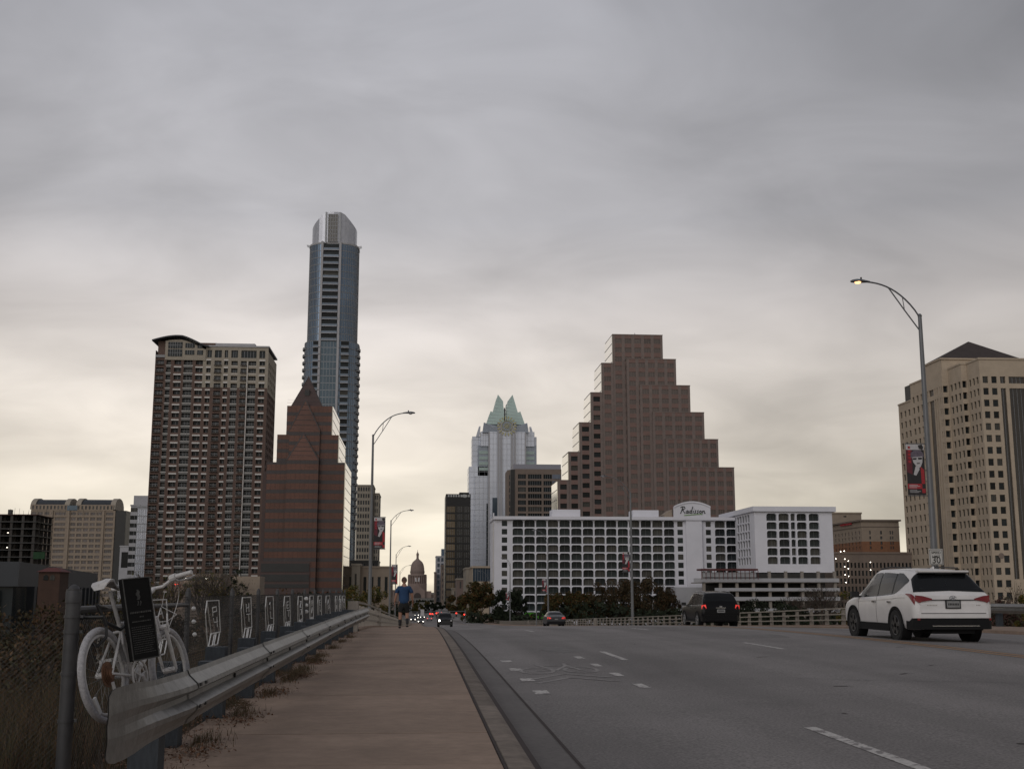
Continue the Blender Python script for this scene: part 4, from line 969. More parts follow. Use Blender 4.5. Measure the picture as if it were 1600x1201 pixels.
def det_ex(t, build, patch, sec, ys):
    patch('side_window', M_cglass, -.13, 1.0, lambda s: .545, lambda s: .775-.2*max(0, s-.45)**1.2); patch('side_window', M_cglass, -1.05, -.2, lambda s: .55, lambda s: .775); patch('side_window', M_cglass, -2.0, -1.12, lambda s: .56, lambda s: .765)
    patch('rear_window', M_cglass, -2.27, -2.02, lambda s: .70, lambda s: 1.0, off=.008, nu=8); patch('windscreen', M_cglass, .68, 1.3, lambda s: .80, lambda s: 1.0, nu=8)
    for s in (1, -1):
        mb = MB(); mb.slab_poly([(s*.95, -2.33, .96), (s*.96, -2.31, 1.14), (s*.76, -2.36, 1.17), (s*.72, -2.375, 1.0), (s*.80, -2.38, .95)], (0, -.03, 0)); build(mb, 'tail_light', E_tail, smooth=False)
        mb = MB(); mb.box(*sorted((s*.93, s*1.0)), -1.0, 1.0, .27, .31); build(mb, 'sill_trim', M_chrome, smooth=False)
        mb = MB(); mb.box(*sorted((s*.93, s*.99)), -.95, 1.0, .31, .42); build(mb, 'sill', M_clad, smooth=False)
        mb = MB(); mb.obox((s*1.09, 1.05, 1.17), (.11, 0, 0), (0, .06, 0), (0, 0, .08)); mb.obox((s*.97, 1.05, 1.12), (.05, 0, 0), (0, .03, 0), (0, 0, .02)); build(mb, 'mirror', M_black, smooth=False)
        mb = MB(); mb.tube((s*.62, -1.8, 1.80), (s*.63, -.7, 1.84), .02, n=6); mb.tube((s*.63, -.7, 1.84), (s*.62, .4, 1.79), .02, n=6); build(mb, 'roof_rail', M_rims, smooth=False)
        for yy in (-1.12, -.16): mb = MB(); x = sec(yy, .42)[0]; mb.obox((s*(x+.02), yy+.12, .98), (.015, 0, 0), (0, .09, 0), (0, 0, .015)); build(mb, 'door_handle', M_black, smooth=False)
    mb = MB(); mb.prism([(-.94, -2.34), (-.8, -2.47), (.8, -2.47), (.94, -2.34), (.94, -2.0), (-.94, -2.0)], .36, .66); build(mb, 'bumper', M_pblack, smooth=False)
    mb = MB(); mb.box(-.24, .24, -2.425, -2.40, 1.0, 1.03); build(mb, 'chrome_bar', M_chrome, smooth=False)
    mb = MB(); mb.disc((0, -2.41, 1.075), (1, 0, 0), (0, 0, 1), .08, (0, -.01, 0), 16, 0, .035); build(mb, 'emblem', M_rims, smooth=False)
    mb = MB(); mb.box(-.20, .20, -2.44, -2.41, .78, .94); pl = build(mb, 'number_plate', M_plate, smooth=False)
    mb = MB()
    for k in range(7): mb.box(-.15+k*.045, -.12+k*.045, -2.445, -2.441, .83, .90)
    build(mb, 'lettering', M_black, pl, smooth=False)
    mb = MB(); mb.tube((-.05, -2.3, 1.18), (-.35, -2.2, 1.3), .012, n=5); build(mb, 'rear_wiper', M_black, smooth=False)
car('suv', 'black SUV with lit tail lights driving away in front of the bridge railing', 'car', (14.95, 60.6, rz(14.95, 60.6)-.005), 0, EX, M_pblack, [(-1.42, .88), (1.43, .88)], .385, 0, 0, 0, 0, 0, det_ex, rim_m=M_rims, clad=False)
SD = [(-2.35, .45, .72, .82, .78, .88, .72), (-2.3, .35, .8, .98, .86, 1.02, .8), (-1.9, .28, .85, 1.02, .9, 1.08, .74), (-1.65, .26, .86, 1.0, .91, 1.16, .68), (-1.1, .24, .86, .98, .91, 1.40, .58), (-.4, .22, .86, .96, .91, 1.46, .59), (.2, .22, .86, .95, .91, 1.44, .58), (.6, .22, .86, .94, .91, 1.30, .60), (1.1, .22, .86, .93, .91, 1.02, .70), (1.3, .24, .86, .90, .9, .95, .72), (1.9, .28, .84, .80, .88, .85, .66), (2.3, .38, .7, .6, .75, .66, .55)]
def det_sd(t, build, patch, sec, ys):
    patch('side_window', M_cglass, -1.2, .9, lambda s: .54, lambda s: .72+.06*math.sin(PI*s)); patch('rear_window', M_cglass, -1.68, -1.1, lambda s: .74, lambda s: 1.0, nu=6); patch('windscreen', M_cglass, .5, 1.12, lambda s: .78, lambda s: 1.0, nu=6)
    for s in (1, -1):
        mb = MB(); mb.slab_poly([(s*.86, -2.29, .76), (s*.87, -2.28, .95), (s*.58, -2.35, .93), (s*.5, -2.37, .80)], (0, -.03, 0)); build(mb, 'tail_light', E_tail, smooth=False)
        mb = MB(); mb.obox((s*1.0, .7, .98), (.09, 0, 0), (0, .05, 0), (0, 0, .06)); build(mb, 'mirror', M_pgrey, smooth=False)
    mb = MB(); mb.prism([(-.86, -2.3), (-.7, -2.4), (.7, -2.4), (.86, -2.3), (.86, -2.0), (-.86, -2.0)], .3, .55); build(mb, 'bumper', M_clad, smooth=False)
    mb = MB(); mb.box(-.16, .16, -2.375, -2.36, .70, .80); build(mb, 'number_plate', M_plate, smooth=False)
car('sedan', 'dark grey sedan with red tail lights at the crest below the hotel', 'car', (13.25, 117, rz(13.25, 117)-.005), 0, SD, M_pgrey, [(-1.35, .76), (1.35, .76)], .33, 0, 0, 0, 0, 0, det_sd, clad=False)
def det_on(t, build, patch, sec, ys):
    patch('side_window', M_cglass, -1.9, 1.0, lambda s: .55, lambda s: .76); patch('windscreen', M_cglass, .68, 1.3, lambda s: .78, lambda s: 1.0, nu=6)
    mb = MB(); mb.box(-.62, .62, 2.40, 2.46, .55, .9); build(mb, 'grille', M_black, smooth=False)
    for s in (1, -1):
        mb = MB(); mb.disc((s*.74, 2.38, .84), (1, 0, 0), (0, 0, 1), .10, (0, .06, 0), 12); build(mb, 'headlight', E_head if s > 0 else M_bwhite, smooth=False)
        mb = MB(); mb.obox((s*1.08, 1.05, 1.17), (.1, 0, 0), (0, .05, 0), (0, 0, .07)); build(mb, 'mirror', M_black, smooth=False)
    mb = MB(); mb.prism([(-.9, 2.2), (.9, 2.2), (.8, 2.5), (-.8, 2.5)], .35, .56); build(mb, 'bumper', M_black, smooth=False)
onx = at(695, 975, 152).x
car('suv', 'dark oncoming SUV at the crest with one bright headlight', 'car', (onx, 152, rz(onx, 152)), PI, EX, M_pblack, [(-1.42, .83), (1.43, .83)], .385, 0, 0, 0, 0, 0, det_on, clad=False)
# far traffic: one sedan with headlights, copied
def det_hl(t, build, patch, sec, ys):
    patch('windscreen', M_cglass, .5, 1.12, lambda s: .78, lambda s: 1.0, nu=4)
    for s in (1, -1):
        mb = MB(); mb.disc((s*.66, 2.24, .66), (1, 0, 0), (0, 0, 1), .11, (0, .08, 0), 10); build(mb, 'headlight', E_headf, smooth=False)
def det_tl(t, build, patch, sec, ys):
    patch('rear_window', M_cglass, -1.68, -1.1, lambda s: .74, lambda s: 1.0, nu=4)
    for s in (1, -1): mb = MB(); mb.box(*sorted((s*.6, s*.8)), -2.42, -2.33, .78, .92); build(mb, 'tail_light', E_red, smooth=False)
fh_ = [(657.5, 971.5, 345, 'dark sedan nearest in the queue of oncoming headlights'), (645.5, 969.5, 395, 'oncoming car at the left of the headlight cluster'), (650, 968, 430, 'oncoming car second from the left in the headlight cluster'), (660, 968, 440, 'oncoming car at the right of the headlight cluster'), (651, 966, 480, 'farthest oncoming car in the headlight cluster')]
proto = None
for i, (px, py, Y, lab) in enumerate(fh_):
    x = at(px, py, Y).x; l_ = (x, Y, rz(x if x > 1.4 else 2, Y)+.02)
    if proto is None: proto = car('sedan', lab, 'car', l_, PI, SD, M_pgrey, [(-1.35, .76), (1.35, .76)], .33, 0, 0, 0, 0, 0, det_hl, clad=False, group='oncoming cars with headlights far up the avenue')
    else: copy_thing(proto, l_, lab)
ft_ = [(671, 965, 400, 'silver sedan with red lights left of the dark oncoming SUV'), (674, 961, 480, 'car with red lights under the traffic signals, left one'), (687, 960, 520, 'car with red lights under the traffic signals, middle one')]
proto = None
for i, (px, py, Y, lab) in enumerate(ft_):
    x = at(px, py, Y).x; l_ = (x, Y, rz(x, Y)+.02)
    if proto is None: proto = car('sedan', lab, 'car', l_, 0, SD, M_psil, [(-1.35, .76), (1.35, .76)], .33, 0, 0, 0, 0, 0, det_tl, clad=False, group='cars with red lights far up the avenue')
    else: copy_thing(proto, l_, lab)
mb = MB(); mb.box(-9, 1.35, 345, 1650, -9.06, -9.05)
x0 = -9
m2 = MB(); strip(m2, [-9, 1.35], 345, 1650, lambda x, y: sz(y)-.14); struct(m2.build('road', M_asph))
m2 = MB(); strip(m2, [18.6, 30], 345, 1650, lambda x, y: sz(y)+.22); strip(m2, [-16, -9], 345, 1650, lambda x, y: sz(y)+.02); struct(m2.build('sidewalk', M_walk))
# traffic signals
def signal(px, py, Y, lab, col=E_red, armx=None):
    p = at(px, py, Y); t = thing('traffic_light', lab, 'traffic light', (p.x, Y, p.z), 'red traffic lights over the avenue')
    m_ = MB(); m_.box(p.x-.2, p.x+.2, Y, Y+.3, p.z-1.0, p.z+.4); m_.build('housing', M_black, t)
    m_ = MB(); m_.disc((p.x, Y-.02, p.z), (1, 0, 0), (0, 0, 1), .19, (0, .1, 0), 12); m_.build('lamp', col, t)
    return t
for (px, py, Y, lab) in ((672, 958.5, 338, 'red signal farthest left over the avenue'), (675.5, 958.5, 338, 'red signal second from the left over the avenue'), (682, 957.5, 338, 'red signal left of centre over the avenue'), (686, 959, 338, 'red signal at the centre over the avenue'), (693, 960.5, 338, 'red signal above the dark oncoming SUV'), (697, 959.5, 338, 'red signal right of the dark oncoming SUV'), (700.5, 957.5, 338, 'amber red signal third from the right'), (713, 957.5, 338, 'red signal second from the right'), (725.5, 959.5, 338, 'red signal farthest right on its own post')): signal(px, py, Y, lab)
m_ = MB(); a, b = at(636, 955.5, 339), at(727, 954.5, 339); m_.tube(a, b, .10, n=6); m_.tube((b.x, 339, ZG), (b.x, 339, b.z), .15, n=8); m_.tube((a.x, 339, ZG), (a.x, 339, a.z), .15, n=8); tag(m_.build('signal_gantry', M_pole), 'long signal mast arm spanning the avenue above the headlights', 'mast arm')
m_ = MB(); p = at(660, 955, 338); m_.box(p.x-.5, p.x+.5, 338.5, 338.6, p.z-1.2, p.z+.6); tag(m_.build('street_sign', M_bwhite), 'small white sign hanging on the signal mast arm', 'sign')
# ------------------------------------------------------------------ person walking away
def skin(name, joints, bones, m, parent, root=0, sub=1):
    me = bpy.data.meshes.new(name); me.from_pydata([j[:3] for j in joints], bones, []); me.materials.append(m)
    o = bpy.data.objects.new(name, me); COL.objects.link(o); o.parent = parent
    md = o.modifiers.new('skin', 'SKIN'); md.use_smooth_shade = True
    sv = me.skin_vertices[0].data
    for i, j in enumerate(joints): sv[i].radius = (j[3], j[4] if len(j) > 4 else j[3]); sv[i].use_root = (i == root)
    sm_ = o.modifiers.new('sub', 'SUBSURF'); sm_.levels = sub; sm_.render_levels = sub; return o
M_skin = mat('skin', (.30, .16, .11), .6, var=.1, scale=8); M_hair = mat('short brown hair', (.09, .055, .04), .9, var=.3, scale=40)
M_shirt = mat('blue cotton shirt', (.013, .045, .115), .85, var=.15, scale=6, bump=.4, bscale=12); M_short = mat('black shorts cloth', (.010, .011, .012), .85, var=.2, scale=6)
M_shoe = mat('black shoe', (.012, .012, .014), .7, var=.2, scale=10)
PXY = (-.53, 42.0)
pe = thing('person', 'person in blue T-shirt, black shorts and black socks walking away on the sidewalk', 'person', (PXY[0], PXY[1], sz(42)))
pe.scale = (1.1, 1.05, .985)
J = [(0, 0, .98, .12, .085), (0, 0, 1.12, .13, .095), (0, .015, 1.30, .15, .10), (0, .01, 1.44, .12, .075), (0, .02, 1.51, .062), (0, .03, 1.60, .06),
     (-.19, 0, 1.42, .055), (-.245, -.02, 1.16, .042), (-.285, .03, .94, .032), (-.29, .05, .90, .024),
     (.19, 0, 1.42, .055), (.255, .0, 1.16, .042), (.28, .08, .94, .032), (.285, .1, .90, .024),
     (-.09, 0, .90, .095), (-.11, .03, .50, .062), (-.115, .0, .32, .056), (-.12, -.03, .09, .038),
     (.09, 0, .90, .095), (.105, .08, .51, .062), (.11, -.02, .34, .055), (.115, -.14, .14, .038)]
Bn = [(0, 1), (1, 2), (2, 3), (3, 4), (4, 5), (3, 6), (6, 7), (7, 8), (8, 9), (3, 10), (10, 11), (11, 12), (12, 13), (0, 14), (14, 15), (15, 16), (16, 17), (0, 18), (18, 19), (19, 20), (20, 21)]
skin('body', J, Bn, M_skin, pe)
# head: one mesh with nose, ears, jaw
m_ = MB(); nu_, nv = 20, 14; c = Vector((0, .045, 1.685))
g = []
for j in range(nv+1):
    ph = PI*j/nv; row = []
    for i in range(nu_):
        th = 2*PI*i/nu_; x, y, z = math.sin(ph)*math.cos(th), math.sin(ph)*math.sin(th), math.cos(ph)
        rx, ry, rzz_ = .084, .105, .122
        if z < 0: rx *= 1-.25*z*z; y = y*(1-.1*z*z)+.12*z*z*(1 if y > 0 else .3)
        p = Vector((x*rx, y*ry, z*rzz_))
        if y > .9 and abs(z+.12) < .2: p.y += .022
        if y > .85 and .05 < z < .35 and abs(x) > .2: p.y -= .006
        row.append(c+p)
    g.append(row)
for a, b in zip(g, g[1:]):
    for i in range(nu_): m_.face([a[i], b[i], b[(i+1) % nu_], a[(i+1) % nu_]])
hd_ = m_.mesh('head', M_skin, True); ho = bpy.data.objects.new('head', hd_); COL.objects.link(ho); ho.parent = pe
def plink(mb, nm, m, par=None, smooth=True):
    o = bpy.data.objects.new(nm, mb.mesh(nm, m, smooth)); COL.objects.link(o); o.parent = par or pe; return o
for s_ in (-1, 1):
    plink(MB().disc((s_*.078, .045, 1.68), (0, 1, 0), (0, 0, 1), .02, (s_*.012, 0, 0), 10, 0, .032), 'ear', M_skin, ho)
    plink(MB().disc((s_*.03, .135, 1.70), (1, 0, 0), (0, 0, 1), .012, (0, .006, 0), 8, 0, .007), 'eye', M_black, ho)
plink(MB().disc((0, .143, 1.625), (1, 0, 0), (0, 0, 1), .024, (0, .005, 0), 8, 0, .006), 'mouth', mat('lips', (.3, .1, .09), .6), ho)
m_ = MB()
for a, b in zip(g[:8], g[1:9]):
    for i in range(nu_):
        q = [a[i], b[i], b[(i+1) % nu_], a[(i+1) % nu_]]; ctr = sum(q, Vector())/4-c
        if ctr.z > .055 or (ctr.y < .01 and ctr.z > -.02): m_.face([c+(p-c)*1.05 for p in q])
plink(m_, 'hair', M_hair, ho)
for s_, wx, wy, wz in ((-1, -.29, .05, .90), (1, .285, .1, .90)):
    j = [(wx, wy, wz+.02, .02, .026), (wx*1.0, wy+.012, wz-.07, .014, .036)]; bn = [(0, 1)]; k = 2
    plm = skin('hand', j, bn, M_skin, pe, 0, 1)
    for f in range(4):
        oy = -.028+f*.019; Lf = (.06, .07, .075, .065)[f]
        jj = [(wx, wy+.012+oy, wz-.06, .009), (wx, wy+.014+oy, wz-.09-Lf*.4, .0085), (wx-s_*.012, wy+.016+oy, wz-.09-Lf*.8, .0078), (wx-s_*.026, wy+.018+oy, wz-.09-Lf, .007)]
        skin('finger', jj, [(0, 1), (1, 2), (2, 3)], M_skin, plm, 0, 1)
    skin('thumb', [(wx, wy+.03, wz-.02, .011), (wx-s_*.012, wy+.058, wz-.05, .0095), (wx-s_*.018, wy+.065, wz-.085, .0085)], [(0, 1), (1, 2)], M_skin, plm, 0, 1)
# shirt: torso shell with sleeves, hem over the shorts
JT = [(0, -.005, .83, .185, .145), (0, -.005, .98, .182, .14), (0, 0, 1.15, .178, .125), (0, .005, 1.30, .185, .128), (0, .005, 1.41, .165, .105), (0, .012, 1.485, .085, .07), (-.165, 0, 1.425, .078), (-.225, -.005, 1.30, .074), (-.243, -.012, 1.22, .074), (.165, 0, 1.425, .078), (.228, .0, 1.30, .074), (.247, .0, 1.22, .074)]
skin('shirt', JT, [(0, 1), (1, 2), (2, 3), (3, 4), (4, 5), (4, 6), (6, 7), (7, 8), (4, 9), (9, 10), (10, 11)], M_shirt, pe)
JS = [(0, 0, 1.04, .15, .11), (0, 0, .86, .155, .125), (-.085, .01, .78, .108), (-.098, .03, .62, .09), (-.10, .03, .53, .088), (.085, .02, .78, .108), (.098, .06, .62, .09), (.10, .07, .53, .088)]
skin('shorts', JS, [(0, 1), (1, 2), (2, 3), (3, 4), (1, 5), (5, 6), (6, 7)], M_short, pe)
for pts, ft in (([(-.116, -.005, .34, .062), (-.118, -.015, .2, .055), (-.12, -.03, .09, .045)], (-.12, -.03, .045)), ([(.111, -.03, .36, .061), (.113, -.08, .25, .055), (.116, -.145, .14, .045)], (.117, -.15, .09))):
    skin('sock', pts, [(0, 1), (1, 2)], M_shoe, pe)
    x, y, z = ft
    skin('shoe', [(x, y-.05, z, .05, .042), (x, y+.06, z-.005, .048, .036), (x*1.05, y+.17, z-.015, .042, .024)], [(0, 1), (1, 2)], M_shoe, pe)
# ================================================================== BUILDINGS
WCOUNT = {}; WREST = {}
def win_mesh(key):
    w_, h, nx, ny, g, fr, kind, dep = key
    mb = MB()
    if kind == 'arch':
        r_ = min(w_, h)*.3; pts = [(0, 0), (w_, 0), (w_, h-r_)]+[(w_-r_+r_*math.cos(a), h-r_+r_*math.sin(a)) for a in (PI/6, PI/3)]+[(w_-r_, h), (r_, h)]+[(r_-r_*math.sin(a), h-r_+r_*math.cos(a)) for a in (PI/6, PI/3)]+[(0, h-r_)]
        mb.slab_poly([(x, dep, z) for x, z in pts], (0, .05, 0), 0)
        mb.box(.02, w_-.02, dep-.12, dep-.1, .55, .57, 1)                       # balcony handrail
        for k in range(6): mb.box(w_*(k+.5)/6-.008, w_*(k+.5)/6+.008, dep-.118, dep-.102, .0, .55, 1)
        mb.box(w_*.5-.02, w_*.5+.02, dep-.04, dep-.002, .02, h-.1, 1)
        return mb, (g, fr)
    mb.box(0, w_, dep, dep+.06, 0, h, 0)
    t = .07 if kind != 'thin' else .05
    for k in range(1, nx): x = w_*k/nx; mb.box(x-t, x+t, dep-.06, dep-.004, 0, h, 1)
    for k in range(1, ny): z = h*k/ny; mb.box(0, w_, dep-.05, dep-.003, z-t, z+t, 1)
    if kind == 'awn': mb.box(-.15, w_+.15, -.14, dep, h+.01, h+.62, 2)
    if kind == 'balc':
        mb.box(-.1, w_+.1, -.9, dep, -.28, -.02, 3)
        mb.box(-.05, w_+.05, -.88, -.84, .95, 1.02, 1)
        for k in range(7): x = w_*(k+.0)/6; mb.box(x-.02, x+.02, -.875, -.845, 0, .95, 1)
    return mb, (g, fr, W_pale, W_cb)
W_pale = mat('pale lintel panel', (.58, .555, .53), .8, var=.1); W_cb = mat('dark balcony slab', (.10, .085, .075), .8, var=.1)
WM = {}
def put_window(root, key, O, ang, u, z, name='window'):
    if key not in WM:
        mb, ms = win_mesh(key); WM[key] = (mb, ms, mb.mesh(name, ms))
    mb, ms, me = WM[key]
    p = Vector((O[0]+math.cos(ang)*u, O[1]+math.sin(ang)*u, z))
    c = WCOUNT.get(root.name, 0)
    if c < 290:
        WCOUNT[root.name] = c+1; inst(name, me, root, p-root.location, ang)
    else:
        R_ = WREST.setdefault(root.name, (root, {})); key2 = tuple(m.name for m in ms)
        T = R_[1].setdefault(key2, (MB(), ms))[0]; i0 = len(T.v); ca, sa = math.cos(ang), math.sin(ang)
        T.v += [(p.x+ca*x-sa*y, p.y+sa*x+ca*y, p.z+zz) for x, y, zz in mb.v]; T.f += [tuple(i0+k for k in f) for f in mb.f]; T.m += mb.m
def flush_windows():
    for root, d in WREST.values():
        for (mb, ms) in d.values(): mb.build('small_windows', list(ms), root, kind='stuff')
def facade(root, O, ang, W, z0, z1, cols, rows, wall, depth=.35, name='wall', skip=None, glass_=None, frame=None, arch=False, wallf=None, parent=None, nowin=False):
    """cols: (u0,u1[,dict]) ; rows: (z0,z1) absolute. Wall sheet with real recessed openings and one window object in each"""
    glass_ = glass_ or G_dark; frame = frame or W_mulld
    ca, sa = math.cos(ang), math.sin(ang)
    def P(u, z, d=0): return (O[0]+ca*u-sa*d, O[1]+sa*u+ca*d, z)
    us = [0]+[v for c in cols for v in c[:2]]+[W]; zs = [z0]+[v for r_ in rows for v in r_[:2]]+[z1]
    walls = wall if isinstance(wall, (list, tuple)) else [wall]
    mb = MB()
    for i in range(len(us)-1):
        for j in range(len(zs)-1):
            if us[i+1]-us[i] < 1e-4 or zs[j+1]-zs[j] < 1e-4: continue
            hole = i % 2 == 1 and j % 2 == 1 and not (skip and skip(i//2, j//2))
            a, b, c, d = us[i], us[i+1], zs[j], zs[j+1]
            if not hole:
                mi = wallf((a+b)/2, (c+d)/2, i, j) if wallf else 0
                mb.face([P(a, c), P(b, c), P(b, d), P(a, d)], mi); continue
            mi = wallf((a+b)/2, (c+d)/2, i, j-1) if wallf else 0
            mb.face([P(a, c), P(a, c, depth), P(b, c, depth), P(b, c)], mi); mb.face([P(a, c), P(a, d), P(a, d, depth), P(a, c, depth)], mi)
            mb.face([P(b, c), P(b, c, depth), P(b, d, depth), P(b, d)], mi)
            if not arch: mb.face([P(a, d), P(b, d), P(b, d, depth), P(a, d, depth)], mi)
            o_ = cols[i//2][2] if len(cols[i//2]) > 2 else {}
            kd = o_.get('kind', 'arch' if arch else 'std')
            if arch:
                r_ = min(b-a, d-c)*.3
                mb.face([P(a+r_, d), P(b-r_, d), P(b-r_, d, depth), P(a+r_, d, depth)], mi)
                for (cx0, sgn) in ((a+r_, -1), (b-r_, 1)):
                    arc = [(cx0+sgn*r_*math.sin(t), d-r_+r_*math.cos(t)) for t in (0, PI/6, PI/3, PI/2)]; co = (a if sgn < 0 else b, d)
                    for p, q in zip(arc, arc[1:]): 
                        mb.face([P(*co), P(*p), P(*q)] if sgn < 0 else [P(*co), P(*q), P(*p)], mi); mb.face([P(*p), P(*q), P(*q, depth), P(*p, depth)], mi)
            if not nowin: put_window(root, (round(b-a, 3), round(d-c, 3), o_.get('nx', 2), o_.get('ny', 1), o_.get('glass', glass_), o_.get('frame', frame), kd, round(depth-.06, 3)), O, ang, a, c)
    return mb.build(name, walls, parent or root)
def core(root, x0, x1, y0, y1, z0, z1, m=None, name='core'):
    return MB().box(x0, x1, y0, y1, z0, z1).build(name, m or W_dark, root)
def evencols(W, n, fill, m0=0, m1=None, **o):
    m1 = m0 if m1 is None else m1; s = (W-m0-m1)/n; g = s*(1-fill)/2
    return [(m0+s*k+g, m0+s*(k+1)-g, o) if o else (m0+s*k+g, m0+s*(k+1)-g) for k in range(n)]
def evenrows(z0, z1, fl, h, off=.8):
    r_ = []; z = z0
    while z+fl <= z1+.01: r_.append((z+off, z+off+h)); z += fl
    return r_
def boxb(root, x0, x1, y0, y1, z0, z1, wall, fr, sides, roof=None, inset=.37):
    """four facades on a box; sides maps 'S','E','W' to kwargs"""
    core(root, x0+inset, x1-inset, y0+inset, y1-inset, z0, z1-.02)
    for k, (O, ang, W) in {'S': ((x0, y0), 0, x1-x0), 'E': ((x1, y0), PI/2, y1-y0), 'N': ((x1, y1), PI, x1-x0), 'W': ((x0, y1), -PI/2, y1-y0)}.items():
        kw = dict(sides.get(k, {})); kw.setdefault('cols', []); kw.setdefault('rows', []); wl = kw.pop('wall', wall)
        facade(root, O, ang, W, z0, z1, wall=wl, **kw)
    MB().box(x0-.25, x1+.25, y0-.25, y1+.25, z1, z1+.7).build('parapet', roof or wall, root)
    return root
def bthing(name, label, cat, px, Y, **k):
    p = at(px, 922, Y); return thing(name, label, cat, (p.x, Y, ZG), **k)
X = lambda px, py, Y: at(px, py, Y).x
Zp = lambda px, py, Y: at(px, py, Y).z
# --- brick and cream apartment tower ---------------------------------------------------------
Y0 = 490.; x0 = X(232, 760, Y0); x1 = X(412, 760, Y0); W = x1-x0; zt = Zp(330, 548, Y0); zb = ZG; sc_ = W/1360
r = bthing('apartment_tower', 'tall brick and cream apartment tower with a curved roof on the left', 'building', 320, Y0)
cdef = [(10, 105, 'balc'), (135, 188, 'std', 1), (230, 312, 'awn', 2), (345, 448, 'std', 3), (488, 572, 'awn', 2), (615, 668, 'awn', 2), (712, 795, 'balc', 2), (828, 875, 'awn', 2), (915, 992, 'std', 3), (1028, 1100, 'balc', 2), (1122, 1215, 'std', 3), (1255, 1322, 'awn', 2)]
cols = [(a*sc_, b*sc_, {'kind': k[0], 'nx': k[1] if len(k) > 1 else 3, 'ny': 1 if k[0] == 'awn' else 2}) for a, b, *k in cdef]
FH_ = 3.19; ztop = Zp(330, 561, Y0); rows = []; z = ztop
while z-FH_ > ZG+5: rows.append((z-FH_+.75, z-.62)); z -= FH_
rows = rows[::-1]
def wf(u, z, i, j):
    if u > 590*sc_ and z > ztop-4*FH_+.1: return 1
    if i % 2 == 1: return 3 if (i//2) in (1, 3, 8, 10) else 2
    return 0
core(r, x0+1.0, x1-.4, Y0+1.3, Y0+27.6, ZG, zt-.1)
facade(r, (x0, Y0), 0, W, ZG, ztop, cols, rows, [W_brick, W_cream, mat('brick spandrel', (.13, .085, .07), .85, var=.15, scale=1), mat('grey spandrel', (.13, .13, .125), .7, var=.15)], depth=1.2, wallf=wf)
# pale floor lines over the glazed bays
mb = MB()
for a, b in ((128, 195), (340, 455), (912, 996), (1024, 1220)):
    for z_, _ in rows: mb.box(x0+a*sc_, x0+b*sc_, Y0-.06, Y0-.003, z_-.55, z_-.36)
mb.build('floor_lines', W_pale, r)
MB().box(x0+1108*sc_, x0+1118*sc_, Y0-.4, Y0-.05, ZG+5, ztop-1).build('drain_pipe', W_pale, r)
facade(r, (x1, Y0), PI/2, 28, ZG, zt, evencols(28, 5, .5, 1.5), rows, [W_brick, W_cream], depth=.5, wallf=lambda u, z, i, j: 1 if z > ztop-4*FH_ else 0)
facade(r, (x0, Y0+28), -PI/2, 28, ZG, zt, evencols(28, 5, .5, 1.5), rows, [W_brick], depth=.5)
facade(r, (x1, Y0+28), PI, W, ZG, zt, [], [], [W_brick])
# cream attic: right block
zq = Zp(330, 546, Y0)
facade(r, (x0+605*sc_, Y0), 0, W-605*sc_, ztop, zq+1.2, [(15*sc_, 70*sc_, {'nx': 2}), (105*sc_, 190*sc_, {'nx': 2}), (225*sc_, 265*sc_), (305*sc_, 385*sc_, {'nx': 3}), (425*sc_, 610*sc_, {'nx': 5}), (645*sc_, 715*sc_)], [(ztop+.7, ztop+3.9)], [W_cream], depth=.6)
MB().box(x0+600*sc_, x1+.3, Y0-.3, Y0+28, zq+1.2, zq+1.8).build('parapet', W_grey, r)
MB().box(x0+700*sc_, x0+1180*sc_, Y0+3, Y0+20, zq+1.8, zq+3.4).build('plant_room', W_grey, r)
# arched cream bay, curved dark roof
arc = lambda u: 8.0+2.1*math.sin(PI*min(1, (u+40)/620))-max(0, (u-330))*.0072
mb = MB(); us = [115+k*49 for k in range(11)]
for a, b in zip(us, us[1:]):
    mb.face([(x0+a*sc_, Y0-.4, ztop), (x0+b*sc_, Y0-.4, ztop), (x0+b*sc_, Y0-.4, ztop+arc(b)-2), (x0+a*sc_, Y0-.4, ztop+arc(a)-2)])
mb.face([(x0+115*sc_, Y0-.4, ztop), (x0+115*sc_, Y0-.4, ztop+arc(115)-2), (x0+115*sc_, Y0+14, ztop+arc(115)-2), (x0+115*sc_, Y0+14, ztop)])
mb.box(x0+115*sc_, x0+605*sc_, Y0-.38, Y0+14, ztop-.6, ztop); mb.build('arched_bay', W_cream, r)
for (a, b, c, d, nx) in ((150, 320, .9, 3.9, 6), (150, 320, 4.3, 7.0, 6), (355, 465, 1.7, 3.6, 4), (355, 465, 4.6, 6.6, 4), (500, 570, 1.7, 3.6, 3), (500, 560, 4.6, 5.8, 2)):
    put_window(r, (round((b-a)*sc_, 3), d-c, nx, 1 if d-c < 2.2 else 2, G_dark, W_mulld, 'std', -.05), (x0, Y0-.52), 0, a*sc_, ztop+c)
mb = MB(); us = [-40+k*40 for k in range(18)]
for a, b in zip(us, us[1:]):
    q = [(x0+a*sc_, Y0-2, ztop+arc(a)-.9), (x0+b*sc_, Y0-2, ztop+arc(b)-.9), (x0+b*sc_, Y0-2, ztop+arc(b)-.35), (x0+a*sc_, Y0-2, ztop+arc(a)-.35)]
    mb.slab_poly(q, (0, 20, 0))
mb.build('curved_roof', W_slate, r)
MB().box(x0+20*sc_, x0+110*sc_, Y0+1, Y0+14, ztop, ztop+7.6).build('corner_block', W_brick, r)
MB().box(x0+430*sc_, x0+690*sc_, Y0+8, Y0+20, ztop, ztop+8.6).build('roof_block', W_brick, r)
MB().box(x0+.2, x0+115*sc_, Y0-.5, Y0-.4, ztop+.4, ztop+1.5).build('balcony_rail', W_mulld, r)
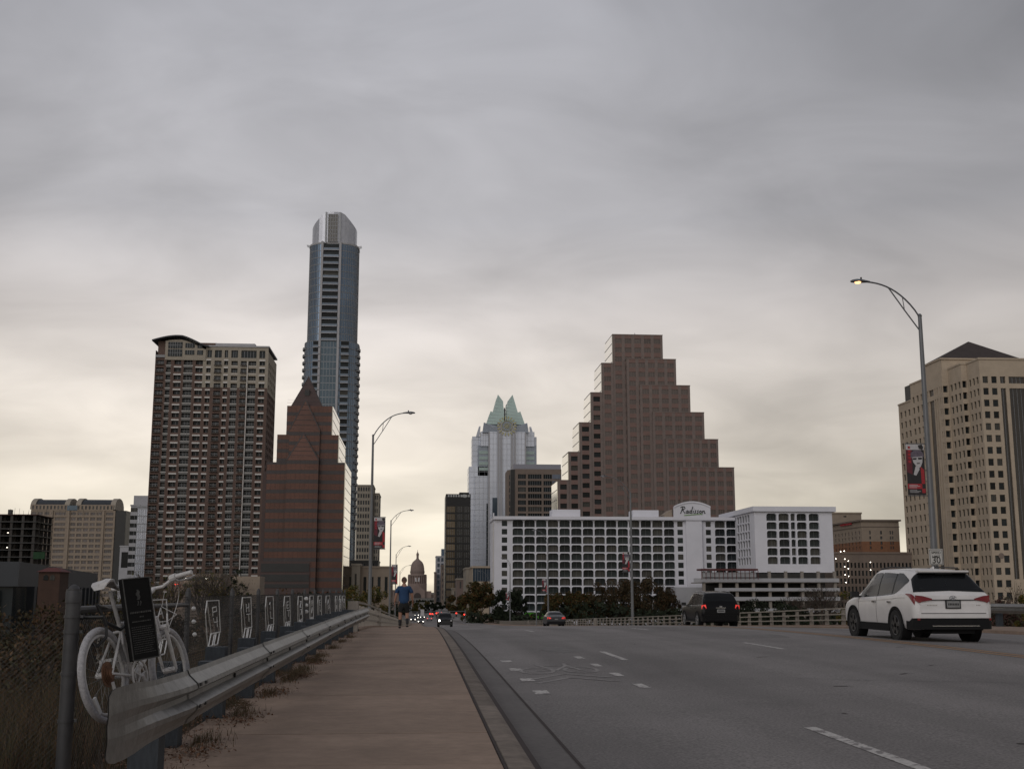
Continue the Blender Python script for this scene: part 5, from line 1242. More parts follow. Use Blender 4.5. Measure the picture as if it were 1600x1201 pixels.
# --- tall blue oval tower ---------------------------------------------------------------------
Y0 = 620.; xc = X(514.5, 600, Y0); r = bthing('oval_tower', 'tallest blue glass tower with rounded sides and a pale sloped crown', 'skyscraper', 517, Y0)
zmid = Zp(517, 530, Y0); ztp = Zp(517, 376, Y0); hw0 = 43.5/1829*Y0; hw1 = 39.5/1829*Y0
def plan(hw, dp, n=36, e=2.7):
    o = []
    for k in range(n):
        t = 2*PI*k/n-PI/2; c, s_ = math.cos(t), math.sin(t)
        o.append((xc+hw*math.copysign(abs(c)**(2/e), c), Y0+dp+dp*math.copysign(abs(s_)**(2/e), s_)))
    return o
FL = 3.85; nlo = int((zmid-ZG)/FL); zmid = ZG+nlo*FL
nhi = int((ztp-zmid)/FL); ztp = zmid+nhi*FL
def tower_sec(hw, z0, n, nm):
    P0 = plan(hw, hw*.95, 56)
    g = MB(); g.prism(P0, z0, z0+n*FL); o = g.build(nm, G_blue, r)
    mb = MB()
    big = plan(hw+.09, hw*.95+.09, 56); big = [(x, y-.09) for x, y in big]
    for k in range(n+1):
        mb.prism(big, z0+k*FL-.2, z0+k*FL+.2)
    mb.build('floor_bands', W_mulld, o)
    mb = MB()
    for i, (x, y) in enumerate(big):
        if i % 1 == 0: mb.box(x-.07, x+.07, y-.09, y+.07, z0, z0+n*FL)
    mb.build('mullions', W_mulld, o); return o
tower_sec(hw0, ZG, nlo, 'lower_shaft'); tower_sec(hw1, zmid, nhi, 'upper_shaft')
# pale piers either side of the centre bay
for px in (500.5, 529): x = X(px, 500, Y0); MB().box(x-.6, x+.6, Y0-1.0, Y0+1.5, ZG, ztp+1).build('pier', W_grey, r)
bayl, bayr = X(502.5, 500, Y0), X(527, 500, Y0)
def balcony(x0_, x1_, y, z, ang_=0):
    mb = MB(); mb.box(x0_, x1_, y-.75, y+.6, z-.18, z+.15, 0); mb.box(x0_+.1, x1_-.1, y-.72, y-.66, z+.15, z+1.25, 1); mb.box(x0_+.1, x1_-.1, y+.3, y+.4, z+.15, z+FL-.3, 2); return mb.build('balcony', [W_grey, mat('balcony glass', (.13, .16, .2), .3, .4, objvar=.2), G_dark], r)
MB().box(bayl, bayr, Y0-.28, Y0+.6, ZG, zmid).build('centre_bay', mat('teal centre glass', (.085, .12, .15), .2, .5, var=.25, scale=.05), r)
mb = MB()
for k in range(nlo): mb.box(bayl, bayr, Y0-.36, Y0-.285, ZG+k*FL-.14, ZG+k*FL+.14)
for k in range(1, 5): x = bayl+(bayr-bayl)*k/5; mb.box(x-.07, x+.07, Y0-.36, Y0-.286, ZG, zmid)
mb.build('bay_mullions', W_mull, r)
for k in range(nhi): balcony(bayl, bayr, Y0-.5, zmid+k*FL)
lx0, lx1 = X(487, 600, Y0), X(498.8, 600, Y0); rx0, rx1 = X(531, 600, Y0), X(544, 600, Y0)
for k in range(nlo-26, nlo): balcony(lx0, lx1, Y0-.25, ZG+k*FL); balcony(rx0, rx1, Y0-.25, ZG+k*FL)
for sgn in (-1, 1):
    for k in range(nlo-26, nlo):
        z = ZG+k*FL; xx = xc+sgn*(hw0-.2); mb = MB(); n = 6
        pts = [(xx+sgn*1.1*math.sin(PI*q/8), Y0+6+9*q/8) for q in range(9)]
        mb.slab_poly([(a, b, z) for a, b in pts]+[(xx-sgn*1, Y0+15, z), (xx-sgn*1, Y0+6, z)], (0, 0, .35)); mb.slab_poly([(a*1+0, b, z+.35) for a, b in pts], (0, 0, .9)); mb.build('balcony', W_mulld, r)
# crown
hc = 36/1829*Y0; zc0, zc1 = ztp, Zp(517, 331, Y0); zs_ = Zp(490, 352, Y0)
P0 = plan(hc, hc*.9, 32); mb = MB()
def ctop(x): a = abs(x-xc); return zc1-max(0, (a-hc*.40))/(hc*.6)*(zc1-zs_)
n = len(P0)
for k in range(n):
    a, b = P0[k], P0[(k+1) % n]; mb.face([(a[0], a[1], zc0), (b[0], b[1], zc0), (b[0], b[1], ctop(b[0])), (a[0], a[1], ctop(a[0]))])
    mb.face([(a[0], a[1], ctop(a[0])), (b[0], b[1], ctop(b[0])), (xc+(b[0]-xc)*.97, Y0+hc*.9, ctop(b[0])), (xc+(a[0]-xc)*.97, Y0+hc*.9, ctop(a[0]))])
cr = mb.build('crown', mat('pale crown glass', (.42, .43, .47), .25, .5, var=.12, scale=.4), r)
mb = MB(); a, b = X(513, 350, Y0), X(528, 350, Y0); mb.box(a, b, Y0-.5, Y0-.1, zc0+1, zc1-1.5)
mb.build('louvre_panel', mat('louvre grey', (.17, .165, .16), .7, var=.2, scale=1), cr)
mb = MB()
for k in range(8): z = zc0+1+k*(zc1-2.5-zc0)/7; mb.box(a, b, Y0-.62, Y0-.5, z-.12, z+.12)
for k in range(5): x = a+(b-a)*k/4; mb.box(x-.1, x+.1, Y0-.62, Y0-.503, zc0+1, zc1-1.5)
for x in (a-1.2, b+1.2): mb.box(x-.4, x+.4, Y0-.55, Y0+.4, zc0, zc1-.3)
mb.build('louvre_bars', W_mull, cr)
mb = MB(); mb.prism([(x, y) for x, y in plan(hw1+.35, hw1*.95+.3, 36)], ztp-.1, ztp+.9); mb.build('ledge', W_grey, r)
mb = MB(); x = X(531, 328, Y0); mb.tube((x, Y0+10, zc1-1), (x, Y0+10, zc1+2), .15, n=5)
for k in range(6): mb.tube((xc-hw1+.5, Y0+8+k, ztp+.9), (xc-hw1-1.6, Y0+8+k*.8, ztp+1.3), .08, n=4); mb.tube((xc+hw1-.5, Y0+8+k, ztp+.9), (xc+hw1+1.6, Y0+8+k*.8, ztp+1.3), .08, n=4)
mb.build('antenna', W_mulld, r)
# --- red stepped office tower -----------------------------------------------------------------
Y0 = 420.; r = bthing('red_tower', 'red granite office tower with stepped shoulders and a pyramid top', 'office building', 472, Y0)
tiers = [(444, 515, 634, 12), (430, 526, 679, 11), (415, 537, 722, 10)]       # px left, px right, py top
zb = ZG; FL = 3.42
def bands(root, x0, x1, y0, y1, z0, z1, seam=None):
    "alternating glass and granite bands with fine seams, each band a thin proud course"
    mb = MB(); z = z0; k = 0
    g = MB(); g.box(x0, x1, y0, y1, z0, z1); o = g.build('glass_block', G_bronze, root)
    while z < z1-.5:
        h = min(1.25, z1-z); mb.box(x0-.06, x1+.0, y0-.06, y1-.2, z, z+h); z += FL
    mb.build('granite_bands', W_redd if seam else W_redd, root)
    m2 = MB(); n = max(1, int((x1-x0)/1.55))
    for k in range(n+1): x = x0+(x1-x0)*k/n; m2.box(x-.03, x+.03, y0-.085, y0-.061, z0, z1)
    z = z0
    while z < z1: m2.box(x0, x1, y0-.09, y0-.062, z+1.25, z+1.31); m2.box(x0, x1, y0-.03, y0-.002, z+2.3, z+2.34); z += FL
    m2.build('seams', W_red, root)
prev = None
segs = []
zA = ZG
nF = lambda z: ZG+round((z-ZG)/(FL/2))*(FL/2)
for i, (a, b, pyt, dep) in enumerate(tiers[::-1]):
    zt = Zp((a+b)/2, pyt, Y0); xa, xb = X(a, 780, Y0), X(b, 780, Y0)
    bands(r, xa, xb, Y0+i*.0, Y0+36-0*i, zA, zt)
    # bright reflecting glass on the right flank
    mb = MB(); mb.box(xb, xb+.35, Y0+.4, Y0+36, zA, zt); sg2 = mb.build('side_glass', G_side, r)
    mb = MB(); z = zA+FL*.6
    while z < zt: mb.box(xb+.35, xb+.42, Y0+.5, Y0+36, z, z+.12); z += FL
    mb.build('side_seams', W_mull, sg2)
    zA = zt
zt0 = zA
# slightly proud vertical bays with gabled glass tops
def gable(px0, px1, pbase, papex, Yf, nm):
    xa, xb = X(px0, pbase, Yf), X(px1, pbase, Yf); zb_, za = Zp((px0+px1)/2, pbase, Yf), Zp((px0+px1)/2, papex, Yf); xm = (xa+xb)/2
    bands(r, xa, xb, Yf, Y0+2, ZG, zb_)
    mb = MB(); q0 = [(xa, Yf, zb_), (xb, Yf, zb_)]; top = (xm, Yf+.35, za)
    mb.face([q0[0], q0[1], top]); mb.face([q0[1], (xb, Y0+2, zb_), top]); mb.face([(xa, Y0+2, zb_), q0[0], top]); mb.build(nm, G_bronze, r)
    mb = MB()
    for a in q0: mb.tube(a, top, .22, n=4)
    for k in range(1, 6):
        f = k/6; p, q = Vector(q0[0]).lerp(Vector(top), f), Vector(q0[1]).lerp(Vector(top), f); mb.tube(p+Vector((0, -.05, 0)), q+Vector((0, -.05, 0)), .1, n=4)
    mb.build('gable_seams', W_redd, r)
gable(448, 498, 718, 677, Y0-2.2, 'glass_gable')
gable(452, 500, 672, 624, Y0-1.1, 'glass_gable')
# lower dark garage bands
mb = MB()
for py0, py1 in ((880, 893), (897, 908), (912, 918)): z0_, z1_ = Zp(440, py1, Y0-2.3), Zp(440, py0, Y0-2.3); mb.box(X(409, 890, Y0), X(484, 890, Y0), Y0-2.6, Y0-.1, z0_, z1_)
mb.build('garage_openings', W_dark, r)
MB().box(X(407, 890, Y0), X(485, 890, Y0), Y0-2.45, Y0-.1, ZG, Zp(440, 877, Y0)).build('garage_wall', W_red, r)
# pyramid
xa, xb, xm = X(455, 633, Y0), X(503, 633, Y0), X(479.5, 590, Y0); ym = Y0+7; za = Zp(479.5, 588, ym)
mb = MB(); b4 = [(xa, Y0+.5), (xb, Y0+.5), (xb, Y0+17.5), (xa, Y0+17.5)]
for k in range(4): mb.face([(*b4[k], zt0), (*b4[(k+1) % 4], zt0), (xm, ym, za)])
mb.build('pyramid_roof', W_red, r)
mb = MB()
for k in range(1, 7):
    f = k/7; 
    p, q = [Vector((*b4[j], zt0)).lerp(Vector((xm, ym, za)), f) for j in (0, 1)]; mb.tube(p, q, .09, n=4)
for j in range(4): mb.tube((*b4[j], zt0), (xm, ym, za), .12, n=4)
mb.build('roof_seams', W_redd, r)
z_ = Zp(479.5, 616, Y0); z2 = Zp(479.5, 607, Y0); MB().box(xm-.85, xm+.85, Y0+2.6, Y0+6, z_, z2).build('dormer', W_dark, r)
# side bronze slivers at left
xl = X(408, 800, Y0); MB().box(xl, X(415, 800, Y0), Y0+1.5, Y0+20, ZG, Zp(412, 735, Y0)).build('side_bay', W_red, r)
# --- stepped brown granite tower ---------------------------------------------------------------
Y0 = 490.; r = bthing('stepped_tower', 'brown granite stepped pyramid tower behind the white hotel', 'office building', 1000, Y0)
FL = 3.98
L_ = [957, 940, 923, 905, 888, 871]; TL_ = [523, 568, 614, 661, 707, 751]
R_ = [1035, 1056, 1078, 1100, 1122, 1147]; TR_ = [522, 562, 603, 645, 687, 731]; CR = [None, 980, 1001, 1021, 1042, 1064]
def tier(xa, xb, ya, yb, zt, dark, west=False):
    rows = []; z = zt-1.6
    while z-2.3 > ZG: rows.append((z-2.1, z)); z -= FL
    rows = rows[::-1]; n = max(1, round((xb-xa)/4.05)); g = G_dark if dark else G_brown
    rr = rows if len(rows) < 9 else rows
    core(r, xa+.3, xb-.3, ya+(.7 if dark else .3), yb-.3, ZG, zt-.02, W_brown)
    facade(r, (xa, ya), 0, xb-xa, ZG, zt, evencols(xb-xa, n, .68, .35, nx=1 if dark else 3, glass=g), rr, [W_brown, W_brownr], depth=.25 if not dark else .6, wallf=lambda u, z, i, j: 1 if (j % 2 == 0 and i % 2 == 1) else 0, frame=W_brown)
    facade(r, (xb, ya), PI/2, yb-ya, ZG, zt, evencols(yb-ya, 3, .6, .3), rr[-4:], [W_brown], depth=.25, glass_=G_brown)
    MB().box(xa-.1, xb+.1, ya-.1, yb, zt, zt+.35).build('coping', W_brown, r)
    if west:
        sgl = MB().box(xa-.3, xa, ya+.3, yb, ZG, zt-.3).build('side_glass', G_side, r); mb = MB(); z = zt-FL
        while z > ZG: mb.box(xa-.38, xa-.3, ya+.3, yb, z, z+.25); z -= FL
        mb.build('side_seams', W_mulld, sgl)
    else: facade(r, (xa, yb), -PI/2, yb-ya, ZG, zt, [], [], [W_brown])
for i in range(5, -1, -1):
    zt = Zp(L_[i], TL_[i], Y0); xa = X(L_[i], TL_[i], Y0); xb = X(L_[i-1] if i else 1035, TL_[i-1] if i else 522, Y0)
    tier(xa, xb+(0 if i == 0 else .05), Y0+.02*i if i == 0 else Y0-.25*i, Y0+20, zt, i >= 2, True)
for i in range(1, 6):
    yf = Y0-1.4-1.1*i; zt = Zp(R_[i], TR_[i], yf); tier(X(CR[i], TR_[i]+60, yf), X(R_[i], TR_[i], yf), yf, Y0+25, zt, False)
MB().tube((X(997, 515, Y0), Y0+8, Zp(997, 523, Y0)), (X(997, 515, Y0), Y0+8, Zp(997, 514, Y0)), .12, n=5).build('antenna', W_mulld, r)
# --- white hotel ---------------------------------------------------------------------------------
Y0 = 370.; r = bthing('hotel', 'white hotel with rows of arched dark windows and a rounded roof sign', 'hotel', 930, Y0)
zt = Zp(930, 812, Y0); xl = X(772, 870, Y0); FLH = (Zp(930, 815, Y0)-Zp(930, 945, Y0))/10.0
rows = [(zt-FLH*(k+1)+.28, zt-FLH*k-.10) for k in range(12)][::-1]
c0 = X(800, 870, Y0); c1 = X(1055.5, 870, Y0); s = (c1-c0)/14
cols = [(X(784, 870, Y0)-xl, X(792.5, 870, Y0)-xl, {'kind': 'std', 'nx': 1})]
def arch_cols(a, b, n, base, fill=.895): s = (b-a)/n; g = s*(1-fill)/2; return [(a+s*k+g-base, a+s*(k+1)-g-base) for k in range(n)]
sm_rows = [(a+.28, b-.25) for a, b in rows]
core(r, xl+1, X(1154, 870, Y0)-.1, Y0+1.0, Y0+20, ZG, zt-.05, M_black)
# left pier with small square windows
xs0 = X(797.5, 870, Y0)
facade(r, (xl, Y0), 0, xs0-xl, ZG, zt, cols, sm_rows, [W_white], depth=.25, glass_=G_hotel)
facade(r, (xs0, Y0), 0, c1+.5-xs0, ZG, zt, arch_cols(c0, c1, 14, xs0), rows, [W_white], depth=.95, arch=True, glass_=G_hotel, frame=W_mulld)
xa = c1+.5; xb = X(1072, 870, Y0)
facade(r, (xa, Y0), 0, xb-xa, ZG, zt, [(X(1059.5, 870, Y0)-xa, X(1068, 870, Y0)-xa, {'kind': 'std', 'nx': 1})], sm_rows, [W_white], depth=.25, glass_=G_hotel)
xc_ = X(1097, 870, Y0)
MB().box(xb, xc_, Y0-.9, Y0+12, ZG, zt+1.2).build('lift_shaft', W_white, r)
facade(r, (xc_, Y0), 0, X(1116.5, 870, Y0)-xc_, ZG, zt, [(X(1104, 870, Y0)-xc_, X(1112, 870, Y0)-xc_, {'kind': 'std', 'nx': 1})], sm_rows, [W_white], depth=.25, glass_=G_hotel)
xd = X(1116.5, 870, Y0)
facade(r, (xd, Y0), 0, X(1154, 870, Y0)-xd, ZG, zt, arch_cols(X(1117.5, 870, Y0), X(1153, 870, Y0), 2, xd), rows, [W_white], depth=.95, arch=True, glass_=G_dark)
facade(r, (xl, Y0+20), -PI/2, 20, ZG, zt, [], [], [W_white])
m_ = MB(); m_.box(xl-.3, X(1149, 870, Y0), Y0-1.3, Y0+20.5, zt, zt+1.0); m_.build('cornice', W_white, r)
m_ = MB(); m_.box(X(864, 800, Y0), X(908, 800, Y0), Y0+2, Y0+10, zt+1, Zp(880, 795, Y0)); m_.box(X(991, 800, Y0), X(1031, 800, Y0), Y0+2, Y0+10, zt+1, Zp(1010, 796, Y0)); m_.build('plant_room', W_white, r)
# curved drainpipe curl at the left end
MB().box(xl-.35, xl-.1, Y0+.5, Y0+1.2, ZG, zt-1).build('pipe', W_pale, r)
MB().box(X(770, 800, Y0), X(772, 800, Y0), Y0-.8, Y0-.3, zt+.9, zt+2).build('roof_post', W_white, r)
# sign with rounded head
sx0, sx1 = X(1053, 795, Y0-1.2), X(1110, 795, Y0-1.2); szb, szt, szs = zt+.9, Zp(1082, 783.5, Y0-1.2), Zp(1053, 791, Y0-1.2)
pts = [(sx0, Y0-1.2, szb), (sx1, Y0-1.2, szb)]+[(sx1+(sx0-sx1)*k/14, Y0-1.2, szs+(szt-szs)*(1-(2*k/14-1)**2)) for k in range(15)]
sn = MB().slab_poly(pts, (0, 1.0, 0)).build('sign_panel', W_white, r)
m_ = MB(); q = pts[2:]
for a, b in zip(q, q[1:]): m_.slab_poly([(a[0], Y0-1.45, a[2]+.15), (b[0], Y0-1.45, b[2]+.15), (b[0], Y0-1.45, b[2]-.35), (a[0], Y0-1.45, a[2]-.35)], (0, .245, 0))
m_.build('sign_moulding', W_white, sn)
MB().slab_poly([(X(1040, 800, Y0), Y0+2, zt+1), (sx0, Y0+2, zt+1), (sx0, Y0+2, zt+3.6), (X(1040, 800, Y0), Y0+2, zt+1.9)], (0, 8, 0)).build('sign_support', W_tan, r)
# script lettering as brush strokes: R a d i s s o n
ST = [[(0, .05), (.06, .5), (.1, .95)], [(-.08, .85), (.05, 1.0), (.22, .98), (.28, .8), (.2, .62), (.07, .55)], [(.12, .55), (.22, .3), (.36, .05)],
      [(.56, .42), (.46, .45), (.40, .28), (.44, .1), (.52, .12), (.57, .42)], [(.57, .42), (.56, .1), (.62, .08)],
      [(.80, .42), (.70, .45), (.66, .28), (.70, .1), (.77, .14), (.80, .42)], [(.86, 1.0), (.82, .5), (.80, .08), (.85, .06)],
      [(.95, .45), (.93, .1), (.97, .06)], [(.98, .66), (.985, .7)],
      [(1.16, .47), (1.08, .46), (1.08, .34), (1.14, .24), (1.12, .1), (1.03, .09)], [(1.35, .47), (1.27, .46), (1.27, .34), (1.33, .24), (1.31, .1), (1.22, .09)],
      [(1.52, .44), (1.44, .38), (1.43, .18), (1.50, .08), (1.57, .2), (1.55, .4), (1.50, .44)], [(1.66, .46), (1.65, .08)], [(1.66, .3), (1.74, .45), (1.80, .4), (1.80, .12), (1.90, .1)]]
lx, lw = X(1061.5, 797, Y0-1.3), (X(1102, 797, Y0-1.3)-X(1061.5, 797, Y0-1.3))/1.98; lz0 = Zp(1080, 802.5, Y0-1.3); lh = Zp(1080, 791, Y0-1.3)-lz0
m_ = MB()
for st_ in ST: m_.path([(lx+.08*lw+u*lw+v*.16*lw*.6, Y0-1.3, lz0+v*lh) for u, v in st_], .125, 5)
m_.build('lettering', M_black, sn)
m_ = MB(); m_.path([(lx+u*lw, Y0-1.3, lz0+v*lh-.1) for u, v in ((.35, -.16), (.8, -.1), (1.3, -.02), (1.75, .02))], .11, 5); m_.build('underline', mat('green sign stroke', (.12, .28, .04), .6), sn)
# right wing: west face then front
YW = 348.; xw = X(1180, 850, YW); xe = X(1302, 850, YW); ztw = Zp(1240, 799, YW); FLW = (Zp(1240, 802, YW)-Zp(1240, 883, YW))/6
wr = [(ztw-.5-FLW*(k+1)+.34, ztw-.5-FLW*k-.08) for k in range(6)][::-1]; zbw = Zp(1240, 894, YW)
core(r, xw+1, xe-.4, YW+1, YW+40, zbw, ztw-.05, M_black)
u = lambda px: X(px, 850, YW)-xw
facade(r, (xw, YW), 0, xe-xw, zbw, ztw, [(u(1199), u(1215)), (u(1218), u(1234.5)), (u(1237), u(1244)), (u(1246.5), u(1262)), (u(1265.5), u(1281.5))], wr, [W_white], depth=.95, arch=True, glass_=G_hotel)
facade(r, (xw, YW+22), -PI/2, 22, zbw, ztw, evencols(14.5, 5, .72, 0, 0, kind='std', nx=1)[0:0]+[(2.2+3.0*k, 4.6+3.0*k) for k in range(5)], wr, [W_white], depth=.5, arch=True, glass_=G_dark)
facade(r, (xe, YW), PI/2, 40, zbw, ztw, [], [], [W_white])
m_ = MB(); m_.box(xw-.6, xe+1.0, YW-.9, YW+40, ztw, ztw+1.5); m_.build('cornice', W_white, r)
MB().box(X(1255, 790, YW), X(1289, 790, YW), YW+6, YW+14, ztw+1.5, Zp(1280, 789, YW)).build('plant_room', W_grey, r)
# ground floor green band
tag(MB().box(X(819, 960, 366), X(857, 960, 366), 365.5, 366.5, Zp(830, 966, 366), Zp(830, 956.5, 366)).build('green_awning', mat('bright green canvas', (.07, .30, .02), .7, var=.25, scale=1)), 'bright green strip under the hotel windows left of the grey sedan', 'awning')
# parking deck with maroon canopy
YD = 335.; dk = bthing('parking_deck', 'open grey parking deck under the right wing of the white hotel', 'parking garage', 1200, YD)
xa, xb = X(1085, 920, YD), X(1312, 920, YD)
for (pa, pb) in ((903, 909), (918, 923), (932, 938), (950, 956)):
    za_, zb_ = Zp(1200, pb, YD), Zp(1200, pa, YD); MB().box(xa+(6 if pa > 910 else 0), xb, YD, YD+.5, za_, zb_).build('parapet', W_grey, dk); MB().box(xa+6, xb, YD+.5, YD+30, za_-.2, za_+.1).build('floor_slab', M_conc, dk)
m_ = MB(); m_.box(-.4, .4, 0, .8, ZG, Zp(1200, 892, YD)); me = m_.mesh('column', M_conc)
for k in range(9): inst('column', me, dk, (xa+3+(xb-xa-4)*k/8-dk.location.x, .6, -ZG))
MB().box(xa+6, xb, YD+12, YD+13, ZG, Zp(1200, 893, YD)-.3).build('back_wall', W_dark, dk)
m_ = MB(); cz0, cz1 = Zp(1140, 899, YD-1), Zp(1140, 888, YD-1); xq = X(1184, 890, YD-1)
m_.box(X(1096, 890, YD), xq, YD-1.2, YD+6, cz1-.5, cz1)
for k in range(14): xx = X(1096, 890, YD-1)+(xq-X(1096, 890, YD-1))*k/13; m_.box(xx-.08, xx+.08, YD-1.2, YD-1.05, cz0-1, cz1-.5)
m_.build('maroon_canopy', mat('maroon paint', (.09, .02, .02), .7), dk)
MB().box(X(1096, 890, YD)+.3, xq-.3, YD-.3, YD-.1, cz0-.4, cz1-1).build('canopy_panels', W_grey, dk)
MB().box(X(1056, 930, 345), X(1100, 930, 345), 345, 352, ZG, Zp(1075, 917, 345)).build('ramp_wall', W_grey, dk)
# --- silver blue tower with a split crown -------------------------------------------------------
Y0 = 850.; r = bthing('crown_tower', 'silver blue glass tower with a split pointed pale green crown and a clock ring', 'skyscraper', 790, Y0)
def ux(zx): return X(680+zx*.2165, 720, Y0)
def uz(zy): return Zp(790, 600+zy*.2165, Y0)
def glassbox(x0_, x1_, y0_, y1_, z0_, z1_, m=G_frost, rows_=4.0, ncol=0, nm='shaft'):
    o = MB().box(x0_, x1_, y0_, y1_, z0_, z1_).build(nm, m, r); mb = MB(); z = z0_+rows_
    while z < z1_: mb.box(x0_-.04, x1_+.04, y0_-.06, y1_, z-.09, z+.09); z += rows_
    if ncol:
        for k in range(ncol+1): x = x0_+(x1_-x0_)*k/ncol; mb.box(x-.08, x+.08, y0_-.1, y0_-.061, z0_, z1_)
    mb.build('seams', W_mull, o); return o
D = 30
glassbox(ux(245), ux(700), Y0+4, Y0+D, ZG, uz(592), G_frost, 4, 12)
glassbox(ux(290), ux(700), Y0+2, Y0+D-2, ZG, uz(660), G_frost, 4, 14)
glassbox(ux(270), ux(738), Y0+7, Y0+D-2, uz(592), uz(370), G_frost, 4, 10)
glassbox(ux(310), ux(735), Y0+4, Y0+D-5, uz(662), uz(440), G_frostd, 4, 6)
glassbox(ux(392), ux(648), Y0-1, Y0+D-3, ZG, uz(345), G_frost, 4, 10)
glassbox(ux(460), ux(572), Y0-1.6, Y0+10, ZG, uz(300), G_frost, 4, 4)
for a in (455, 475, 553, 573): MB().box(ux(a)-.7, ux(a)+.7, Y0-2.4, Y0+5, ZG, uz(278)).build('fin', W_grey, r)
for a in (388, 650): MB().box(ux(a)-.5, ux(a)+.5, Y0-1.4, Y0+5, ZG, uz(350)).build('fin', W_grey, r)
for (a, b) in ((318, 386), (650, 720)):
    for k in range(4): MB().box(ux(a), ux(b), Y0+3.6, Y0+3.98, uz(500+k*40 if k < 4 else 650), uz(478+k*40 if k < 4 else 634)).build('window_band', mat('pale green band', (.33, .42, .42), .2, .4), r)
    glassbox(ux(a+(10 if a < 400 else -6)), ux(b-2), Y0+2, Y0+14, uz(445), uz(340), G_frost, 4, 3)
def spike(pts, yc, dp, m=G_teal, nm='crown_blade'):
    "faceted blade: outline at the front, folded to a ridge behind"
    P_ = [(ux(a), uz(b)) for a, b in pts]; mb = MB(); cxm = sum(p[0] for p in P_)/len(P_)
    mb.slab_poly([(x, yc+max(0, (z-uz(285))*.16), z) for x, z in P_], (0, dp, 0)); o = mb.build(nm, m, r); z0_, z1_ = P_[0][1], max(p[1] for p in P_)
    m2 = MB(); top = max(P_, key=lambda p: p[1]); 
    for k in range(1, 9):
        f = k/9; zz = z0_+(z1_-z0_)*f; xs_ = []
        for a, b in zip(P_, P_[1:]+P_[:1]):
            if (a[1]-zz)*(b[1]-zz) < 0: xs_.append(a[0]+(b[0]-a[0])*(zz-a[1])/(b[1]-a[1]))
        if len(xs_) >= 2: m2.tube((min(xs_), yc-.1+max(0, (zz-uz(285))*.16), zz), (max(xs_), yc-.1+max(0, (zz-uz(285))*.16), zz-1.2), .09, n=4)
    m2.build('seams', W_mull, o)
ms = lambda pts: [(1003-a, b) for a, b in pts][::-1]
PL = [(368, 288), (400, 192), (418, 200), (455, 68), (492, 118), (497, 200), (497, 288)]
for (yc, dp) in ((Y0+1, 6), (Y0+18, 6)): spike(PL, yc, dp); spike([(a+14, b) for a, b in ms(PL)], yc, dp)
PO = [(340, 350), (350, 278), (372, 286), (450, 305), (450, 350)]
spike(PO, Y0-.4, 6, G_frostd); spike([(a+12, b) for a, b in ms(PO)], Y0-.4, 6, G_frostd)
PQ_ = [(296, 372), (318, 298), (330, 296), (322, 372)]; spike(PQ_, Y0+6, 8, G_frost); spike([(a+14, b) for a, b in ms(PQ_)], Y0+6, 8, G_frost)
m_ = MB(); m_.tube((ux(505), Y0+8, uz(300)), (ux(505), Y0+8, uz(160)), .5, n=6)
for k in range(4): m_.box(ux(494), ux(516), Y0+7.7, Y0+8.3, uz(176+k*28)-.2, uz(176+k*28)+.2)
m_.build('mast', W_mulld, r)
c = Vector((ux(516), Y0-2.2, uz(305))); m_ = MB(); m_.disc(c, (1, 0, 0), (0, 0, 1), 3.6, (0, .4, 0), 24); m_.build('clock_disc', G_frostd, r)
m_ = MB()
for k in range(18): a = 2*PI*k/18; m_.obox(c+Vector((math.cos(a)*6.2, -.3, math.sin(a)*6.2)), (math.cos(a)*1.0, 0, math.sin(a)*1.0), (-math.sin(a)*.45, 0, math.cos(a)*.45), (0, .3, 0))
m_.ring(c+Vector((0, -.3, 0)), (1, 0, 0), (0, 0, 1), 3.9, .25, 24, 4); m_.ring(c+Vector((0, -.3, 0)), (1, 0, 0), (0, 0, 1), 1.6, .2, 16, 4)
for k in range(4): a = PI*k/4; d = Vector((math.cos(a), 0, math.sin(a))); m_.tube(c-d*3.6+Vector((0, -.35, 0)), c+d*3.6+Vector((0, -.35, 0)), .15, n=4)
m_.build('clock_ring', mat('pale gold', (.42, .40, .22), .5, .2), r)
for a, b in ((413, 468), (500, 522)): MB().box(ux(a), ux(b), Y0-1.3, Y0-1.02, ZG, uz(820)).build('dark_glass_strip', G_blued, r)
glassbox(ux(372), ux(388), Y0+1.0, Y0+2, ZG, uz(860), G_dark, 4)
# --- taupe ribbon window office -------------------------------------------------------------------
Y0 = 650.; r = bthing('ribbon_office', 'taupe office block with dark ribbon windows beside the pointed crown tower', 'office building', 836, Y0)
def vx(zx): return X(680+zx*.2165, 770, Y0)
def vz(zy): return Zp(836, 600+zy*.2165, Y0)
xa, xb = vx(540), vx(912); fl = (vz(658)-vz(940))/6; rows = [(vz(658)-fl*k-1.9, vz(658)-fl*k+.6) for k in range(9)][::-1]
U = lambda a: vx(a)-vx(582)
core(r, vx(545), xb-.5, Y0+.8, Y0+25, ZG, vz(616))
facade(r, (vx(582), Y0), 0, xb-vx(582), ZG, vz(612), [(U(598), U(655), {'nx': 4}), (U(670), U(768), {'nx': 6}), (U(782), U(842), {'nx': 4})], rows, [W_taupe], depth=.5)
th_ = math.atan2(-7.0, vx(582)-vx(528)); Wc = math.hypot(7, vx(582)-vx(528))
facade(r, (vx(528), Y0+7), th_, Wc, ZG, vz(612), [(1.5, Wc-1.5, {'nx': 5, 'glass': G_blued})], rows, [W_taupe], depth=.4)
facade(r, (vx(528), Y0+25), -PI/2, 18, ZG, vz(612), [], [], [W_taupe]); facade(r, (xb, Y0), PI/2, 25, ZG, vz(612), [], [], [W_taupe])
MB().box(vx(566), vx(912), Y0+2, Y0+22, vz(614), vz(575)).build('roof_screen', mat('lavender roof screen', (.27, .27, .31), .6, .2), r)
for k in range(7): MB().box(vx(845), vx(905), Y0-.12, Y0-.01, rows[-1-k][0], rows[-1-k][1]).build('glass_band', G_frostd, r)
